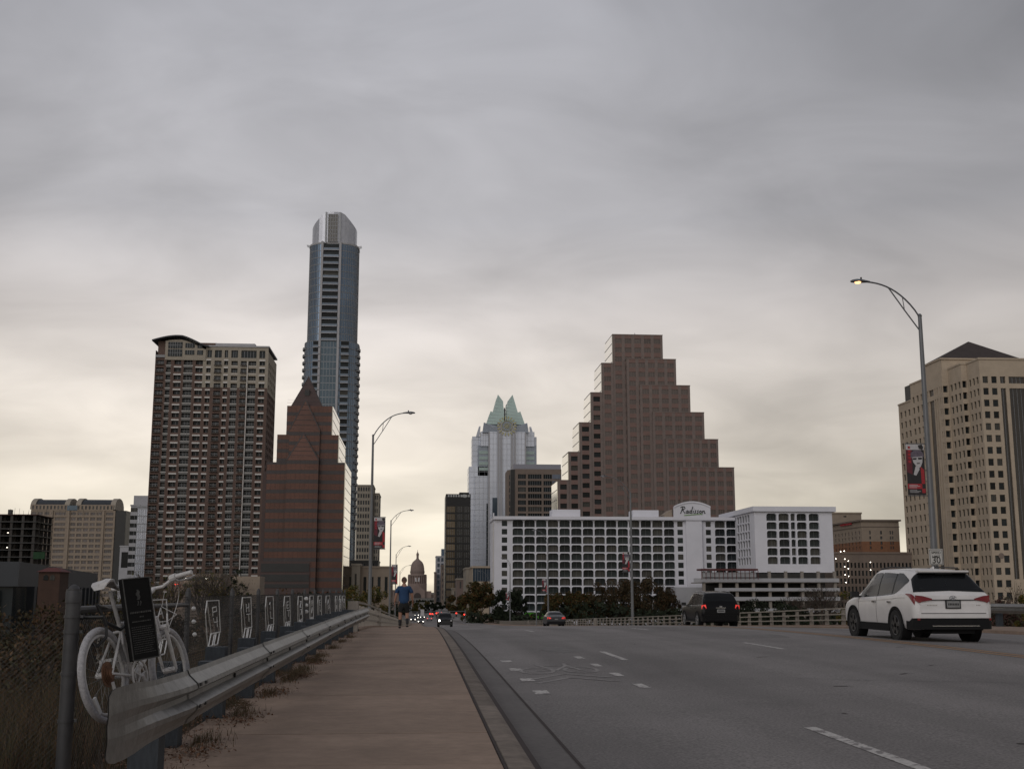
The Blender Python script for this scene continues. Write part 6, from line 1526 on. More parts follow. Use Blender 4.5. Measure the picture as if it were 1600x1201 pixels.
# --- black bank tower -----------------------------------------------------------------------------
Y0 = 720.; r = bthing('dark_tower', 'black glass tower with a bronze left bay facing the avenue', 'office building', 715, Y0)
xa, xm_, xb = X(696, 850, Y0), X(712, 850, Y0), X(735, 850, Y0); zt = Zp(712, 773, Y0)
core(r, xa+.3, xb-.3, Y0+.4, Y0+34, ZG, zt)
rows = evenrows(ZG+2, zt-3, 4.6, 3.6, .5)
facade(r, (xa, Y0), 0, xm_-xa, ZG, zt, evencols(xm_-xa, 1, .92, .3, nx=4, glass=G_gold), rows, [W_dark], depth=.25)
facade(r, (xm_, Y0), 0, xb-xm_, ZG, zt, evencols(xb-xm_, 2, .95, .2, nx=4, glass=glass('black glass', (.012, .012, .013), .25)), rows, [W_dark], depth=.2)
for O_, an, w_ in (((xb, Y0), PI/2, 34), ((xa, Y0+34), -PI/2, 34)): facade(r, O_, an, w_, ZG, zt, [], [], [W_dark])
m_ = MB(); m_.box(xa, xb, Y0, Y0+34, zt, zt+.6); m_.box(X(718, 770, Y0), X(733, 770, Y0), Y0+2, Y0+12, zt+.6, Zp(725, 768.5, Y0)); m_.build('roof', W_dark, r)
m_ = MB()
for k in range(9): x = xa+1.2+k*1.55; m_.box(x, x+1.0, Y0-.35, Y0-.02, zt-1.2, zt+.1)
m_.build('roof_lettering', mat('white sign letters', (.55, .56, .55), .6), r)
MB().disc((X(726, 774, Y0), Y0-.2, zt-.6), (1, 0, 0), (0, 0, 1), 1.7, (0, .15, 0), 14, 0, 1.0).build('roof_emblem', mat('white sign letters', (.5, .5, .5)), r)
# --- generic blocks ------------------------------------------------------------------------------
def block(name, label, pxl, pxr, pyt, Y, dep, wall, nc, fl, hh, fill=.6, side=None, g=G_dark, m0=.5, cat='office building', zb=ZG, off=.8, para=None, nx=2):
    r = bthing(name, label, cat, (pxl+pxr)/2, Y)
    xa, xb = X(pxl, pyt+30, Y), X(pxr, pyt+30, Y); zt = Zp((pxl+pxr)/2, pyt, Y)-.7
    rows = []; z = zt-off
    while z-hh > zb+1: rows.append((z-hh, z)); z -= fl
    rows = rows[::-1]; nd = max(1, int(dep/((xb-xa)/nc)))
    fc = dict(cols=evencols(xb-xa, nc, fill, m0, nx=nx, glass=g), rows=rows, depth=.4)
    sd_ = dict(cols=evencols(dep, nd, fill, m0, nx=nx, glass=g), rows=rows, depth=.4)
    s_ = {'S': fc}
    if side: s_[side] = sd_
    boxb(r, xa, xb, Y, Y+dep, zb, zt, wall, None, s_, roof=para); return r, xa, xb, zt
block('grid_tower', 'pale grid fronted tower behind the tallest left lamp', 557, 583, 757, 740, 30, W_cream, 6, 4.2, 2.5, .62, 'E')
r, xa, xb, zt = block('grid_tower', 'lower right shoulder of pale grid windows next to the tallest left lamp', 583.5, 592, 770, 742, 30, W_cream, 2, 4.2, 2.5, .55, 'E')
r, xa, xb, zt = block('blue_condo', 'slim blue and white building left of the black tower', 681, 695, 868, 900, 30, W_grey, 2, 4.2, 2.8, .6, None, G_blued)
MB().box(xa+4, xb, 902, 925, zt, zt+6).build('penthouse', G_blue, r)
block('brown_block', 'brown mid rise in front of the slim blue building', 689, 697, 882, 870, 20, W_taupe, 2, 4.2, 2.4, .5)
block('dark_block', 'narrow dark building at the left edge of the slim blue one', 678.5, 681.5, 893, 880, 20, W_taupe, 1, 4.2, 2.4, .4)
block('stone_storefront', 'pale stone storefront building below the black tower', 707, 714, 918, 560, 20, W_cream, 1, 6, 4, .4)
block('stone_storefront', 'tan building with pale cap below the black tower', 714, 732, 903, 540, 24, W_pink, 2, 6, 3, .3, para=W_cream)
block('stone_storefront', 'beige angled building under the base of the pointed crown tower', 728, 741, 886, 500, 30, W_cream, 1, 60, 1, .1, None)
r, xa, xb, zt = block('glass_podium', 'dark glass podium building left of the white hotel', 738, 771, 884, 470, 25, W_beige, 1, 30, 5.2, .97, None, G_blued, m0=.05, off=.1, nx=8)
block('stone_office', 'low stone building with tall window bays between the red tower and tallest lamp', 540, 611, 884, 440, 30, W_tan, 6, 30, 7.5, .42, 'E', off=3.2, nx=1)
block('dark_block', 'dark low roofline behind the low stone building', 545, 590, 875, 600, 30, W_dark, 3, 8, 2, .3)
block('limestone_block', 'plain limestone block at the left edge of the low stone building', 549, 562, 880, 436, 12, W_cream, 1, 30, 6, .35, off=3, nx=1)
block('distant_block', 'pink brick block behind the walking man', 588, 640, 921, 900, 30, W_pink, 8, 8, 2.4, .4)
# grey glass building behind the apartment tower
r, xa, xb, zt = block('striped_office', 'grey building with white horizontal bands left of the apartment tower', 203, 216, 788, 560, 25, W_grey, 1, 3.6, 1.9, .99, None, G_dark, m0=.01)
block('blue_glass_block', 'pale blue glass slab between the banded building and the apartment tower', 213.5, 229, 789, 556, 20, W_mull, 5, 3.6, 3.2, .97, None, G_frost, m0=.05)
MB().box(X(209, 780, 575), X(232, 780, 575), 575, 590, 10, Zp(220, 774, 575)).build('roof_block', W_grey, r)
block('low_grey_block', 'small pale grey building between the twin barrel roofs and the banded tower', 186, 204, 852, 700, 20, W_grey, 1, 30, 9, .8, None, G_dark, off=3, nx=1)
# twin barrel roof office
Y0 = 800.; r = bthing('barrel_roof_office', 'tan office block with twin slate barrel roofs on the far left', 'office building', 112, Y0)
xa, xb = X(46, 830, Y0), X(178.5, 830, Y0); zt = Zp(112, 797, Y0); FLB = 3.55
rows = []; z = zt-1.2
while z > ZG+5: rows.append((z-1.9, z)); z -= FLB
rows = rows[::-1]; Wb = xb-xa
cols = []; q = [('w', 1), ('w', 1), ('w', 1), ('p', .5), ('W', 2.2), ('p', .4), ('w', 1), ('w', 1), ('w', 1), ('w', 1), ('w', 1), ('p', .35), ('W', 1.5), ('p', .1)]
tot = sum(a[1] for a in q); u_ = 0
for k_, a in q:
    wd_ = a/tot*Wb
    if k_ != 'p': cols.append((u_+wd_*.12, u_+wd_*.88, {'nx': 2 if k_ == 'w' else 4, 'glass': G_brown}))
    u_ += wd_
core(r, xa+.4, xb+7, Y0+.5, Y0+40, ZG, zt)
facade(r, (xa, Y0), 0, Wb, ZG, zt, cols, rows, [W_tan], depth=.4)
m_ = MB(); u_ = 0
for k_, a in q:
    wd_ = a/tot*Wb; u_ += wd_
    if k_ == 'p' and a > .3: m_.box(xa+u_-wd_*.9, xa+u_-wd_*.1, Y0-.8, Y0-.01, ZG, zt-.2)
for z0_, z1_ in rows[::2]: m_.box(xa, xb, Y0-.25, Y0-.012, z1_+.3, z1_+.8)
m_.build('piers', W_tan, r)
facade(r, (xb, Y0), PI/2, 2, ZG, zt, [], [], [W_tan])
xs_ = X(190, 830, Y0+2); MB().box(xb-.1, xs_, Y0+2, Y0+38, ZG, Zp(184, 801, Y0)).build('side_wing', W_tan, r)
facade(r, (xb, Y0+1.98), 0, xs_-xb, ZG, Zp(184, 801, Y0), evencols(xs_-xb, 2, .35), rows[-20:], [W_tan], depth=.02, nowin=False)
for (a, b) in ((47, 108), (118, 180)):
    x0_, x1_ = X(a, 790, Y0), X(b, 790, Y0); hr = Zp(a, 779.5, Y0)-zt; R_b = 11
    seg_ = [(Y0+1+R_b-R_b*math.cos(PI*k/10), zt+.6+hr*math.sin(PI*k/10)**.8) for k in range(11)]
    m_ = MB(); i = len(m_.v); m_.slab_poly([(x0_+3, y, z) for y, z in seg_], (x1_-x0_-6, 0, 0)); m_.build('barrel_roof', W_slate, r)
    for xx, wdd in ((x0_, 3.2), (x1_-3.2, 3.2)): MB().slab_poly([(xx, Y0+1+R_b+(y-Y0-1-R_b)*1.08, zt+.3+(z-zt-.3)*1.1) for y, z in seg_], (wdd, 0, 0)).build('gable_end', W_cream, r)
    nW = 10; facade(r, (x0_+1, Y0-.3), 0, x1_-x0_-2, zt-.1, zt+3.8, evencols(x1_-x0_-2, nW, .45), [(zt+.7, zt+3.0)], [W_tan], depth=.3)
MB().box(X(105, 795, Y0), X(121, 795, Y0), Y0-.5, Y0+10, zt, zt+3.2).build('link_block', G_blued, r)
# construction frame
Y0 = 420.; r = bthing('construction_frame', 'unfinished dark concrete frame building at the far left with a few bare bulbs', 'building site', 30, Y0)
xa, xb = X(-60, 830, Y0), X(53, 830, Y0); zt = Zp(30, 803, Y0); nf = 7; zb_ = Zp(30, 880, Y0); fh2 = (zt-zb_)/nf
for k in range(nf+1): MB().box(xa, xb+.6, Y0, Y0+19, zb_+k*fh2-.35, zb_+k*fh2).build('floor_slab', W_dark if k < nf else mat('rust formwork', (.05, .025, .022), .9), r)
m_ = MB(); m_.box(-.45, .45, -.45, .45, 0, zt-ZG-.4); me = m_.mesh('column', mat('dark wet concrete', (.05, .045, .042), .9, var=.2))
for kx in range(7):
    for ky in range(5): inst('column', me, r, (xa+1+(xb-xa-1.2)*kx/6-r.location.x, .8+4.3*ky, 0))
MB().box(xa+3, xb-8, Y0+9, Y0+16, ZG, zt-.5).build('lift_core', W_dark, r)
m_ = MB(); bm2 = MB()
for (px, py) in ((12.5, 815), (1, 824), (12.5, 832), (11, 848), (17.5, 848), (24.5, 848), (11, 855), (17, 856)): p = at(px, py, Y0+3); m_.lathe((p.x, p.y, p.z-.15), [(.05, 0), (.28, .1), (.28, .25), (.05, .35)], 8)
m_.build('work_lights', emit('work light', (1, .9, .75), 2.6), r)
m_ = MB()
for k in range(26): x = xa+15+k*1.25; m_.tube((x, Y0+2+k % 5, zt), (x+random.uniform(-.2, .2), Y0+2+k % 5, zt+random.uniform(.8, 2.4)), .05, n=4)
m_.box(X(8, 795, Y0), X(13, 795, Y0), Y0+3, Y0+5, zt, zt+1.8); m_.build('rebar', W_dark, r)
MB().box(X(52, 865, Y0-1), X(70, 865, Y0-1), Y0-1, Y0-.8, Zp(60, 873, Y0), Zp(60, 862, Y0)).build('green_netting', mat('green netting', (.015, .05, .02), .9, var=.3, scale=1), r)
# near building on the left bank
r = thing('riverside_building', 'dark slate roofed riverside building with brick piers behind the bicycle', 'building', (-40, 110, ZG))
zt = Zp(60, 877, 110); c0_, c1_, c2_ = (-66, 112), (-36.0, 110), (X(153, 897, 190), 190)
m_ = MB(); m_.prism([c0_, c1_, c2_, (-80, 192)], zt-2.2, zt); m_.build('roof', W_slate, r)
m_ = MB(); m_.prism([(-66, 112.6), (-36.6, 110.6), (c2_[0]-.6, 190), (-80, 191)], ZG, zt-2.2); m_.build('wall', G_dark, r)
me = MB().box(-.62, .62, -.6, .6, 0, zt-2.2-ZG-.3).mesh('brick_pier', W_orange)
for k in range(8): inst('brick_pier', me, r, (-38.6-k*3.4+40, .35+.06*k, 0))
me = MB().box(-.35, .35, -.35, .35, 0, zt-2.2-ZG).mesh('column', W_slate)
for k in range(14): f = (k+1)/15; inst('column', me, r, (c1_[0]+(c2_[0]-c1_[0])*f+.5+40, 80*f, 0))
tr = MB(); tx0, tx1 = X(66, 900, 108), X(99, 900, 108); tr.box(tx0, tx1, 107, 109.6, ZG, Zp(80, 893, 107)); o = tr.build('brick_turret', mat('dull orange brick', (.055, .03, .021), .9, var=.2, scale=2), r)
MB().prism([(tx0-.2, 106.8), (tx1+.2, 106.8), (tx1+.2, 109.8), (tx0-.2, 109.8)], Zp(80, 893, 107), Zp(80, 886, 107), taper=((tx0+tx1)/2, 108.3, .35)).build('turret_roof', mat('dull red tile', (.10, .03, .028), .9), o)
for xx in ((tx0+tx1)/2-.28, (tx0+tx1)/2+.28):
    MB().slab_poly([(xx-.2, 106.95, Zp(80, 906, 107)), (xx+.2, 106.95, Zp(80, 906, 107)), (xx+.2, 106.95, Zp(80, 900, 107)), (xx, 106.95, Zp(80, 897, 107)), (xx-.2, 106.95, Zp(80, 900, 107))], (0, .06, 0)).build('window', G_dark, o)
# low concrete garage mouth with two lights
Y0 = 300.; r = bthing('garage_entrance', 'low concrete garage entrance with two white lights left of the red tower', 'garage', 320, Y0)
m_ = MB(); m_.box(X(262, 905, Y0), X(345, 905, Y0), Y0, Y0+15, ZG, Zp(300, 896, Y0)); m_.build('wall', W_taupe, r)
MB().box(X(286, 910, Y0-.2), X(314, 910, Y0), Y0-.2, Y0-.02, Zp(300, 916, Y0), Zp(300, 912, Y0)).build('dark_slot', W_dark, r)
MB().box(X(270, 905, Y0-.2), X(340, 905, Y0), Y0-.15, Y0-.02, Zp(300, 906, Y0), Zp(300, 901, Y0)).build('dark_slot', W_dark, r)
for px in (290.5, 322): p = at(px, 903.5, Y0-.5); MB().lathe((p.x, p.y, p.z-.15), [(.05, 0), (.22, .08), (.22, .22), (.05, .3)], 8).build('lamp', E_white, r)
for px in (274, 278.5): p = at(px, 912.5, Y0-.5); MB().lathe((p.x, p.y, p.z-.15), [(.05, 0), (.16, .08), (.16, .2), (.05, .26)], 8).build('red_lamp', E_red, r)
tag(MB().box(X(363, 905, 320), X(406, 905, 320), 320, 330, ZG, Zp(385, 900, 320)).build('concrete_wall', W_tan), 'plain tan concrete wall block left of the red tower base', 'wall')
# --- right side ---------------------------------------------------------------------------------
Y0 = 430.; r = bthing('cornice_hotel', 'beige building with a dark cornice and orange brick lower floors right of the white hotel', 'building', 1370, Y0)
xa, xb = X(1346, 830, Y0), X(1405, 830, Y0); zt = Zp(1375, 814, Y0); rows = []
for pa, pb in ((829, 834.5), (837.5, 842), (845.5, 850.5), (853, 857.5)): rows.append((Zp(1375, pb, Y0), Zp(1375, pa, Y0)))
rows = rows[::-1]; u = lambda px: X(px, 830, Y0)-xa
zo = Zp(1375, 844, Y0)
wfun = lambda uu, z, i, j: 1 if z < zo else 0
core(r, xa+.3, xb-.3, Y0+.4, Y0+34, ZG, zt)
facade(r, (xa, Y0), 0, xb-xa, ZG, zt, [(u(1358), u(1360.5)), (u(1375), u(1378)), (u(1390), u(1392)), (u(1393.5), u(1395.5))], rows, [W_tan, W_orange], depth=.3, wallf=wfun)
facade(r, (xa, Y0+34), -PI/2, 34, ZG, zt, evencols(34, 9, .34, .6), rows, [W_tan, W_orange], depth=.3, wallf=wfun)
facade(r, (xb, Y0), PI/2, 34, ZG, zt, [], [], [W_tan])
m_ = MB(); m_.box(xa-.7, xb+.7, Y0-.7, Y0+34.5, zt, zt+.6); m_.box(xa-.2, xb+.2, Y0-.2, Y0+34.2, Zp(1375, 823, Y0), Zp(1375, 822, Y0)); m_.build('cornice', W_taupe, r)
m_ = MB()
for k in range(8): y_ = Y0+9+k*1.55; m_.box(xa-.5, xa-.25, y_, y_+1.1, Zp(1330, 820.5, Y0+14), Zp(1330, 817, Y0+14))
m_.build('red_sign_letters', mat('red sign', (.35, .02, .03), .6), r)
block('plain_block', 'plain tan windowless block behind the cornice building', 1296, 1347, 800, 475, 25, W_tan, 1, 60, .5, .1)
r, xa, xb, zt = block('arcade_garage', 'limestone garage with dark openings and bright bulbs right of the white hotel', 1303, 1445, 862, 400, 20, W_taupe, 24, 2.7, 1.75, .52, None, G_dark, off=3.0, nx=1, cat='parking garage')
for (px, py) in ((1313.5, 861), (1319, 860), (1306, 872), (1320, 872.5), (1325.5, 875.5), (1360, 877.5), (1320, 884.5), (1325.5, 887.5), (1360.5, 889.5), (1320.5, 897), (1326, 899.5), (1322, 909)):
    p = at(px, py, 398); MB().lathe((p.x, p.y, p.z-.2), [(.05, 0), (.15, .06), (.15, .16), (.05, .22)], 8).build('bulb', E_white, r)
# big limestone tower at the right edge
Y0 = 350.; r = bthing('limestone_tower', 'large beige limestone tower with a hipped dark roof at the right edge', 'office building', 1540, Y0)
zt = Zp(1540, 574, Y0)
FLR = 3.72
def rrows(zt_, off=1.2, hh=2.15):
    rows = []; z = zt_-off
    while z-hh > ZG+3: rows.append((z-hh, z)); z -= FLR
    return rows[::-1]
x0_ = X(1540, 720, Y0); x1_ = X(1540, 720, Y0)+46; zr = Zp(1560, 588, Y0)
rows = rrows(zr+1.2); top = Zp(1560, 562, Y0)
core(r, x0_+.5, x1_-.5, Y0+.5, Y0+50, ZG, top-.1)
u = lambda px: X(px, 720, Y0)-x0_
cl_ = [(1.0+2.62*k, 2.6+2.62*k, {'nx': 1}) for k in range(3)]
colsS = [(.9, 2.65), (3.75, 5.5)]
facade(r, (x0_, Y0), 0, 6.4, ZG, top, [(a, b, {'nx': 1}) for a, b in colsS], rows, [W_beige], depth=.4)
facade(r, (x0_+6.4, Y0), 0, 15, ZG, top, [(.2, 1.9, {'nx': 2}), (3.0, 8.2, {'nx': 4}), (9.4, 14.6, {'nx': 4})], [(ZG+14, rows[-2][1]), rows[-1]], [W_beige], depth=.5, glass_=glass('black brown glass', (.02, .016, .014), .2))
facade(r, (x0_+21.4, Y0), 0, x1_-x0_-21.4, ZG, top, evencols(x1_-x0_-21.4, 8, .6), rows, [W_beige], depth=.4)
# saw-tooth corner going back to the left: each step a short south face then a west face
steps = [(1540, 350., 1519, None), (1512, 0, 1491, None), (1480, 0, 1407, None)]
ya = Y0; xcur = x0_
yb_ = ya*((1540-655)/(1519-655))
facade(r, (xcur, yb_), -PI/2, yb_-ya, ZG, top, evencols(yb_-ya, 3, .58, .5, nx=1), rows, [W_beige], depth=.5)
xn = X(1511, 720, yb_); facade(r, (xn, yb_), 0, xcur-xn, ZG, top, [(.2, xcur-xn-.2, {'nx': 1})], rows, [W_beige], depth=.9)
yc_ = yb_*((1511-655)/(1489-655)); facade(r, (xn, yc_), -PI/2, yc_-yb_, ZG, top, evencols(yc_-yb_, 3, .58, .5, nx=1), rows, [W_beige], depth=.5)
xm2 = X(1480, 720, yc_); facade(r, (xm2, yc_), 0, xn-xm2, ZG, top, [(.2, xn-xm2-.3, {'nx': 1})], rows, [W_beige], depth=.9)
core(r, xn+.8, xcur+1, yb_+1, Y0+50, ZG, top-.2); core(r, xm2+.9, xn+1, yc_+1, Y0+50, ZG, top-.2)
ratio = lambda px: (1480-655)/(px-655)
yd1, yd2, yd3 = yc_*ratio(1449), yc_*ratio(1427), yc_*ratio(1406)
t1, t2, t3 = top+0, Zp(1427, 600, yd1)+1.5, Zp(1410, 635, yd2)+2.0
t1 = Zp(1450, 571, yd1)
LW = yd1-yc_
# west face, tall section with long glass strips in the middle
def west(y1, y0_, t_, cols, rws, g=G_dark, dep=.5): return facade(r, (xm2, y1), -PI/2, y1-y0_, ZG, t_, cols, rws, [W_beige], depth=dep, glass_=g)
wA = yd1-yc_
seg = wA/10
topW = Zp(1478, 561.5, yc_)
west(yc_+seg*2, yc_, topW, evencols(seg*2, 2, .5, .3, nx=1), rows)
strip_rows = [(ZG+16, rows[-2][1]), rows[-1]]
west(yd1, yc_+seg*2, topW, [(seg*.2, seg*.9, {'nx': 1}), (seg*1.4, seg*2.1, {'nx': 1}), (seg*2.6, seg*5.2, {'nx': 4}), (seg*5.6, seg*6.2, {'nx': 1}), (seg*6.8, seg*7.4, {'nx': 1})], strip_rows, G_gold)
rw2 = [q for q in rows if q[1] < t2-.6]; rw3 = [q for q in rows if q[1] < t3-.6]
west(yd2, yd1, t2, evencols(yd2-yd1, 3, .5, .3, nx=1), rw2); west(yd3, yd2, t3, evencols(yd3-yd2, 3, .5, .3, nx=1), rw3)
core(r, xm2+.6, xm2+30, yd1+.5, yd2, ZG, t2-.05); core(r, xm2+.6, xm2+30, yd2-.5, yd3-.5, ZG, t3-.05)
m_ = MB(); m_.box(xm2-.2, xm2+30, yd1-.5, yd2+.2, t2, t2+.5); m_.box(xm2-.2, xm2+30, yd2+.2, yd3+.2, t3, t3+.5)
m_.box(xm2+.15, x1_, yc_+.15, yd1-.15, top-.3, topW-.02); m_.box(xm2-.3, x1_, yc_-.3, yd1+.3, topW, topW+.5); m_.box(xn-.2, x1_, yb_-.2, yc_-.25, top, top+.6); m_.box(x0_-.2, x1_, Y0-.25, yb_-.2, top, top+.6)
m_.build('parapet', W_beige, r)
# roof
ra, rb, rc = at(1513, 534, Y0+26), at(1597, 561, Y0+4), at(1466, 563, Y0+8)
bx0, bx1 = xm2-.2, X(1597, 561, yc_); by0, by1 = yc_-.2, yd1+.2
m_ = MB(); apx = (at(1513, 533.5, (by0+by1)/2).x, (by0+by1)/2, at(1513, 533.5, (by0+by1)/2).z); b4 = [(bx0, by0, topW+.5), (bx1, by0, topW+.5), (bx1, by1, topW+.5), (bx0, by1, topW+.5)]
for k in range(4): m_.face([b4[k], b4[(k+1) % 4], apx])
m_.build('hipped_roof', W_roof, r)
MB().disc((x0_+.9+2, Y0-.05, Zp(1575, 868, Y0)), (1, 0, 0), (0, 0, 1), .9, (0, .04, 0), 18).build('round_window', W_taupe, r)
m_ = MB(); 
for k in range(1, 18): m_.box(x0_-.02, x0_+21, Y0-.05, Y0-.004, ZG+14+k*3.72*1.0, ZG+14.1+k*3.72)
# capitol ---------------------------------------------------------------------------------------
Y0 = 1700.; cxp = 652; c = Vector((X(652, 900, Y0), Y0+30, 0)); k_ = Y0/1829.
zz = lambda py: Zp(652, py, Y0)
r = bthing('capitol', 'pink granite domed capitol with a statue spire at the end of the avenue', 'capitol', 652, Y0)
R = lambda px: px*k_
base = zz(925)
m_ = MB(); m_.lathe((c.x, c.y, 0), [(R(15), zz(925)), (R(15), zz(911)), (R(12.5), zz(911)), (R(12.5), zz(899))], 32); m_.build('lower_drum', W_pink, r, smooth=False)
m_ = MB(); m_.lathe((c.x, c.y, 0), [(R(14.6), zz(899)), (R(14.6), zz(897)), (R(13.8), zz(896.5)), (R(10.8), zz(896.3)), (R(11), zz(891)), (R(10.9), zz(890)), (R(10.6), zz(886)), (R(9.6), zz(881)), (R(7.6), zz(877)), (R(5), zz(874.5)), (R(2.6), zz(872.6))], 32); m_.build('dome', W_pink, r, smooth=False)
m_ = MB(); m_.lathe((c.x, c.y, 0), [(R(2.6), zz(873)), (R(2.6), zz(871.8)), (R(1.8), zz(871.5)), (R(1.8), zz(866)), (R(2.3), zz(865.6)), (R(1.9), zz(863.6)), (R(.7), zz(861.5)), (R(.3), zz(859.5)), (R(.3), zz(857.5))], 16); m_.build('lantern', W_pink, r)
m_ = MB()
for k in range(24): a = 2*PI*k/24; m_.tube((c.x+R(14)*math.cos(a), c.y+R(14)*math.sin(a), zz(911)), (c.x+R(14)*math.cos(a), c.y+R(14)*math.sin(a), zz(899)), .8, n=6)
m_.build('colonnade', W_pink, r)
m_ = MB()
for k in range(24): a = 2*PI*k/24; m_.obox((c.x+R(11)*math.cos(a), c.y+R(11)*math.sin(a), zz(893)), (.5*-math.sin(a), .5*math.cos(a), 0), (.4*math.cos(a), .4*math.sin(a), 0), (0, 0, 1.5))
m_.build('dome_windows', W_brown, r)
m_ = MB(); m_.box(X(630, 930, Y0), X(674, 930, Y0), Y0, Y0+60, ZG, zz(923)); m_.build('main_block', W_pink, r)
m_ = MB(); m_.box(X(585, 930, Y0), X(630, 930, Y0), Y0+5, Y0+50, ZG, zz(928)); m_.box(X(674, 930, Y0), X(700, 930, Y0), Y0+5, Y0+50, ZG, zz(928)); m_.build('wing', W_pink, r)
m_ = MB(); m_.slab_poly([(X(640, 920, Y0-3), Y0-4, zz(922)), (X(664, 920, Y0-3), Y0-4, zz(922)), (X(652, 915, Y0-3), Y0-4, zz(913))], (0, 20, 0)); m_.box(X(640, 930, Y0), X(664, 930, Y0), Y0-4, Y0, ZG, zz(922)); m_.build('portico', W_pink, r)
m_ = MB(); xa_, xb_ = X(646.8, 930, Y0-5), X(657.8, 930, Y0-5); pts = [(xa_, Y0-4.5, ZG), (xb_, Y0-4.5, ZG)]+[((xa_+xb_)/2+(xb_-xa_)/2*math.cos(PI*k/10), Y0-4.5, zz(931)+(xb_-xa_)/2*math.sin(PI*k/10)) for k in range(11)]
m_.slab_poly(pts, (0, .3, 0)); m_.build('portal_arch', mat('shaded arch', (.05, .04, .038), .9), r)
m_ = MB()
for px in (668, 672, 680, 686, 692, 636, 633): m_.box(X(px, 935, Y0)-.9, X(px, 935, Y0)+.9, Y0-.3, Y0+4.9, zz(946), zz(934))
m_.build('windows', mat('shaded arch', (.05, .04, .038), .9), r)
m_ = MB()
for px in (650, 654): p = at(px, 905, Y0-2); m_.slab_poly([(p.x-1.2, p.y, p.z-2.8), (p.x+1.2, p.y, p.z-2.8), (p.x+(1.6 if px > 652 else .2), p.y, p.z+2.8), (p.x-(.2 if px > 652 else 1.6), p.y, p.z+2.8)], (0, .3, 0))
m_.build('white_flags', M_bwhite, r)
flush_windows()
# ================================================================== VEGETATION
def rnd_sph():
    while 1:
        v = Vector((random.uniform(-1, 1), random.uniform(-1, 1), random.uniform(-1, 1)))
        if v.length <= 1: return v
def tree(name, label, px, pyt, Y, wpx, leafm, n=2600, leaf=.35, zb=None, bare=False, group=None, crown_lo=.25, clumps=26, trunkm=None, seed=0):
    random.seed(seed+int(px*7+Y))
    top = at(px, pyt, Y); zb = ZG if zb is None else zb; H = top.z-zb; rx = wpx/2/1829*Y
    t = thing(name, label, 'tree', (top.x, Y, zb), group)
    m_ = MB(); base = Vector((top.x, Y, zb)); cen = base+Vector((0, 0, H*(crown_lo+(1-crown_lo)/2))); rz_ = H*(1-crown_lo)/2
    tips = []
    tr = max(.12, H*.022)
    fork = base+Vector((random.uniform(-.3, .3), 0, H*max(.12, crown_lo*.9))); m_.tube(base, fork, tr, tr*.75, n=8)
    nl = 9 if bare else 6
    def limb(p, d, L, r_, dep):
        q = p+d*L; mid = p+d*L*.5+rnd_sph()*L*.08; m_.tube(p, mid, r_, r_*.8, n=5, caps=False); m_.tube(mid, q, r_*.8, r_*.55, n=5, caps=False); tips.append(q)
        if dep > 0:
            for _ in range(3 if not bare else 4): nd = (d+rnd_sph()*.75+Vector((0, 0, .12))).normalized(); limb(p+(q-p)*random.uniform(.5, 1), nd, L*random.uniform(.5, .78), r_*.52, dep-1)
    for k in range(nl):
        a = 2*PI*k/nl+random.uniform(-.3, .3); d = Vector((math.cos(a)*rx/rz_*random.uniform(.35, .9), math.sin(a)*rx/rz_*random.uniform(.3, .9), 1.1)).normalized(); limb(fork, d, rz_*random.uniform(.7, 1.05)*(.75 if bare else .8), tr*.5, 3 if bare else 1)
    m_.build('trunk', trunkm or (M_twig if bare else M_bark), t)
    cs = []
    for _ in range(clumps):
        v = rnd_sph(); v = v.normalized()*(v.length**.45); cs.append((cen+Vector((v.x*rx*.88, v.y*rx*.88, v.z*rz_*.88*(1+.15*math.sin(v.x*5+px)))), random.uniform(.13, .36)*min(rx, rz_)*1.1))
    if bare: cs = [(q, .25*rz_*.6) for q in tips[::3]]
    m_ = MB()
    for _ in range(n):
        c_, r_ = random.choice(cs); p = c_+rnd_sph()*r_; a = rnd_sph().normalized(); b = a.cross(rnd_sph()).normalized(); s_ = leaf*random.uniform(.5, 1.2)
        m_.face([p-a*s_, p-b*s_*.6, p+a*s_, p+b*s_*.6])
    m_.build('crown', leafm, t); return t
# central and right trees in front of the hotel
G1 = 'autumn trees along the far bank'
tree('autumn_tree', 'olive and orange tree under the dark podium building', 752, 908, 372, 50, M_lfa, 9000, .34, group=G1, crown_lo=.3, clumps=44)
tree('autumn_tree', 'lower olive tree left of the orange one, above the traffic lights', 722, 929, 385, 52, M_lfa, 8000, .34, group=G1, crown_lo=.3, clumps=40)
tree('distant_tree', 'small dull tree right of the walking man in front of the capitol', 665, 938, 1100, 52, M_lfd, 2000, .9)
tree('distant_tree', 'olive tree directly behind the walking man', 655, 936, 700, 36, M_lfg, 1500, .6)
tree('distant_tree', 'dark round tree closing the avenue left of the signals', 672, 943, 560, 26, M_lfd, 2200, .45, crown_lo=.0)
tree('distant_tree', 'dark olive tree closing the avenue right of the man', 652, 945, 560, 26, M_lfg, 2200, .45, crown_lo=.0)
tree('distant_tree', 'dark tree behind the traffic signals', 690, 940, 620, 40, M_lfd, 1800, .6)
tree('evergreen_tree', 'dark green dense tree at the left end of the white hotel', 790, 919, 352, 46, M_lfd, 8500, .3, crown_lo=.05, clumps=40)
tree('evergreen_tree', 'smaller dark tree beside the bright green strip', 812, 921, 350, 28, M_lfd, 4500, .28, crown_lo=.05, clumps=30)
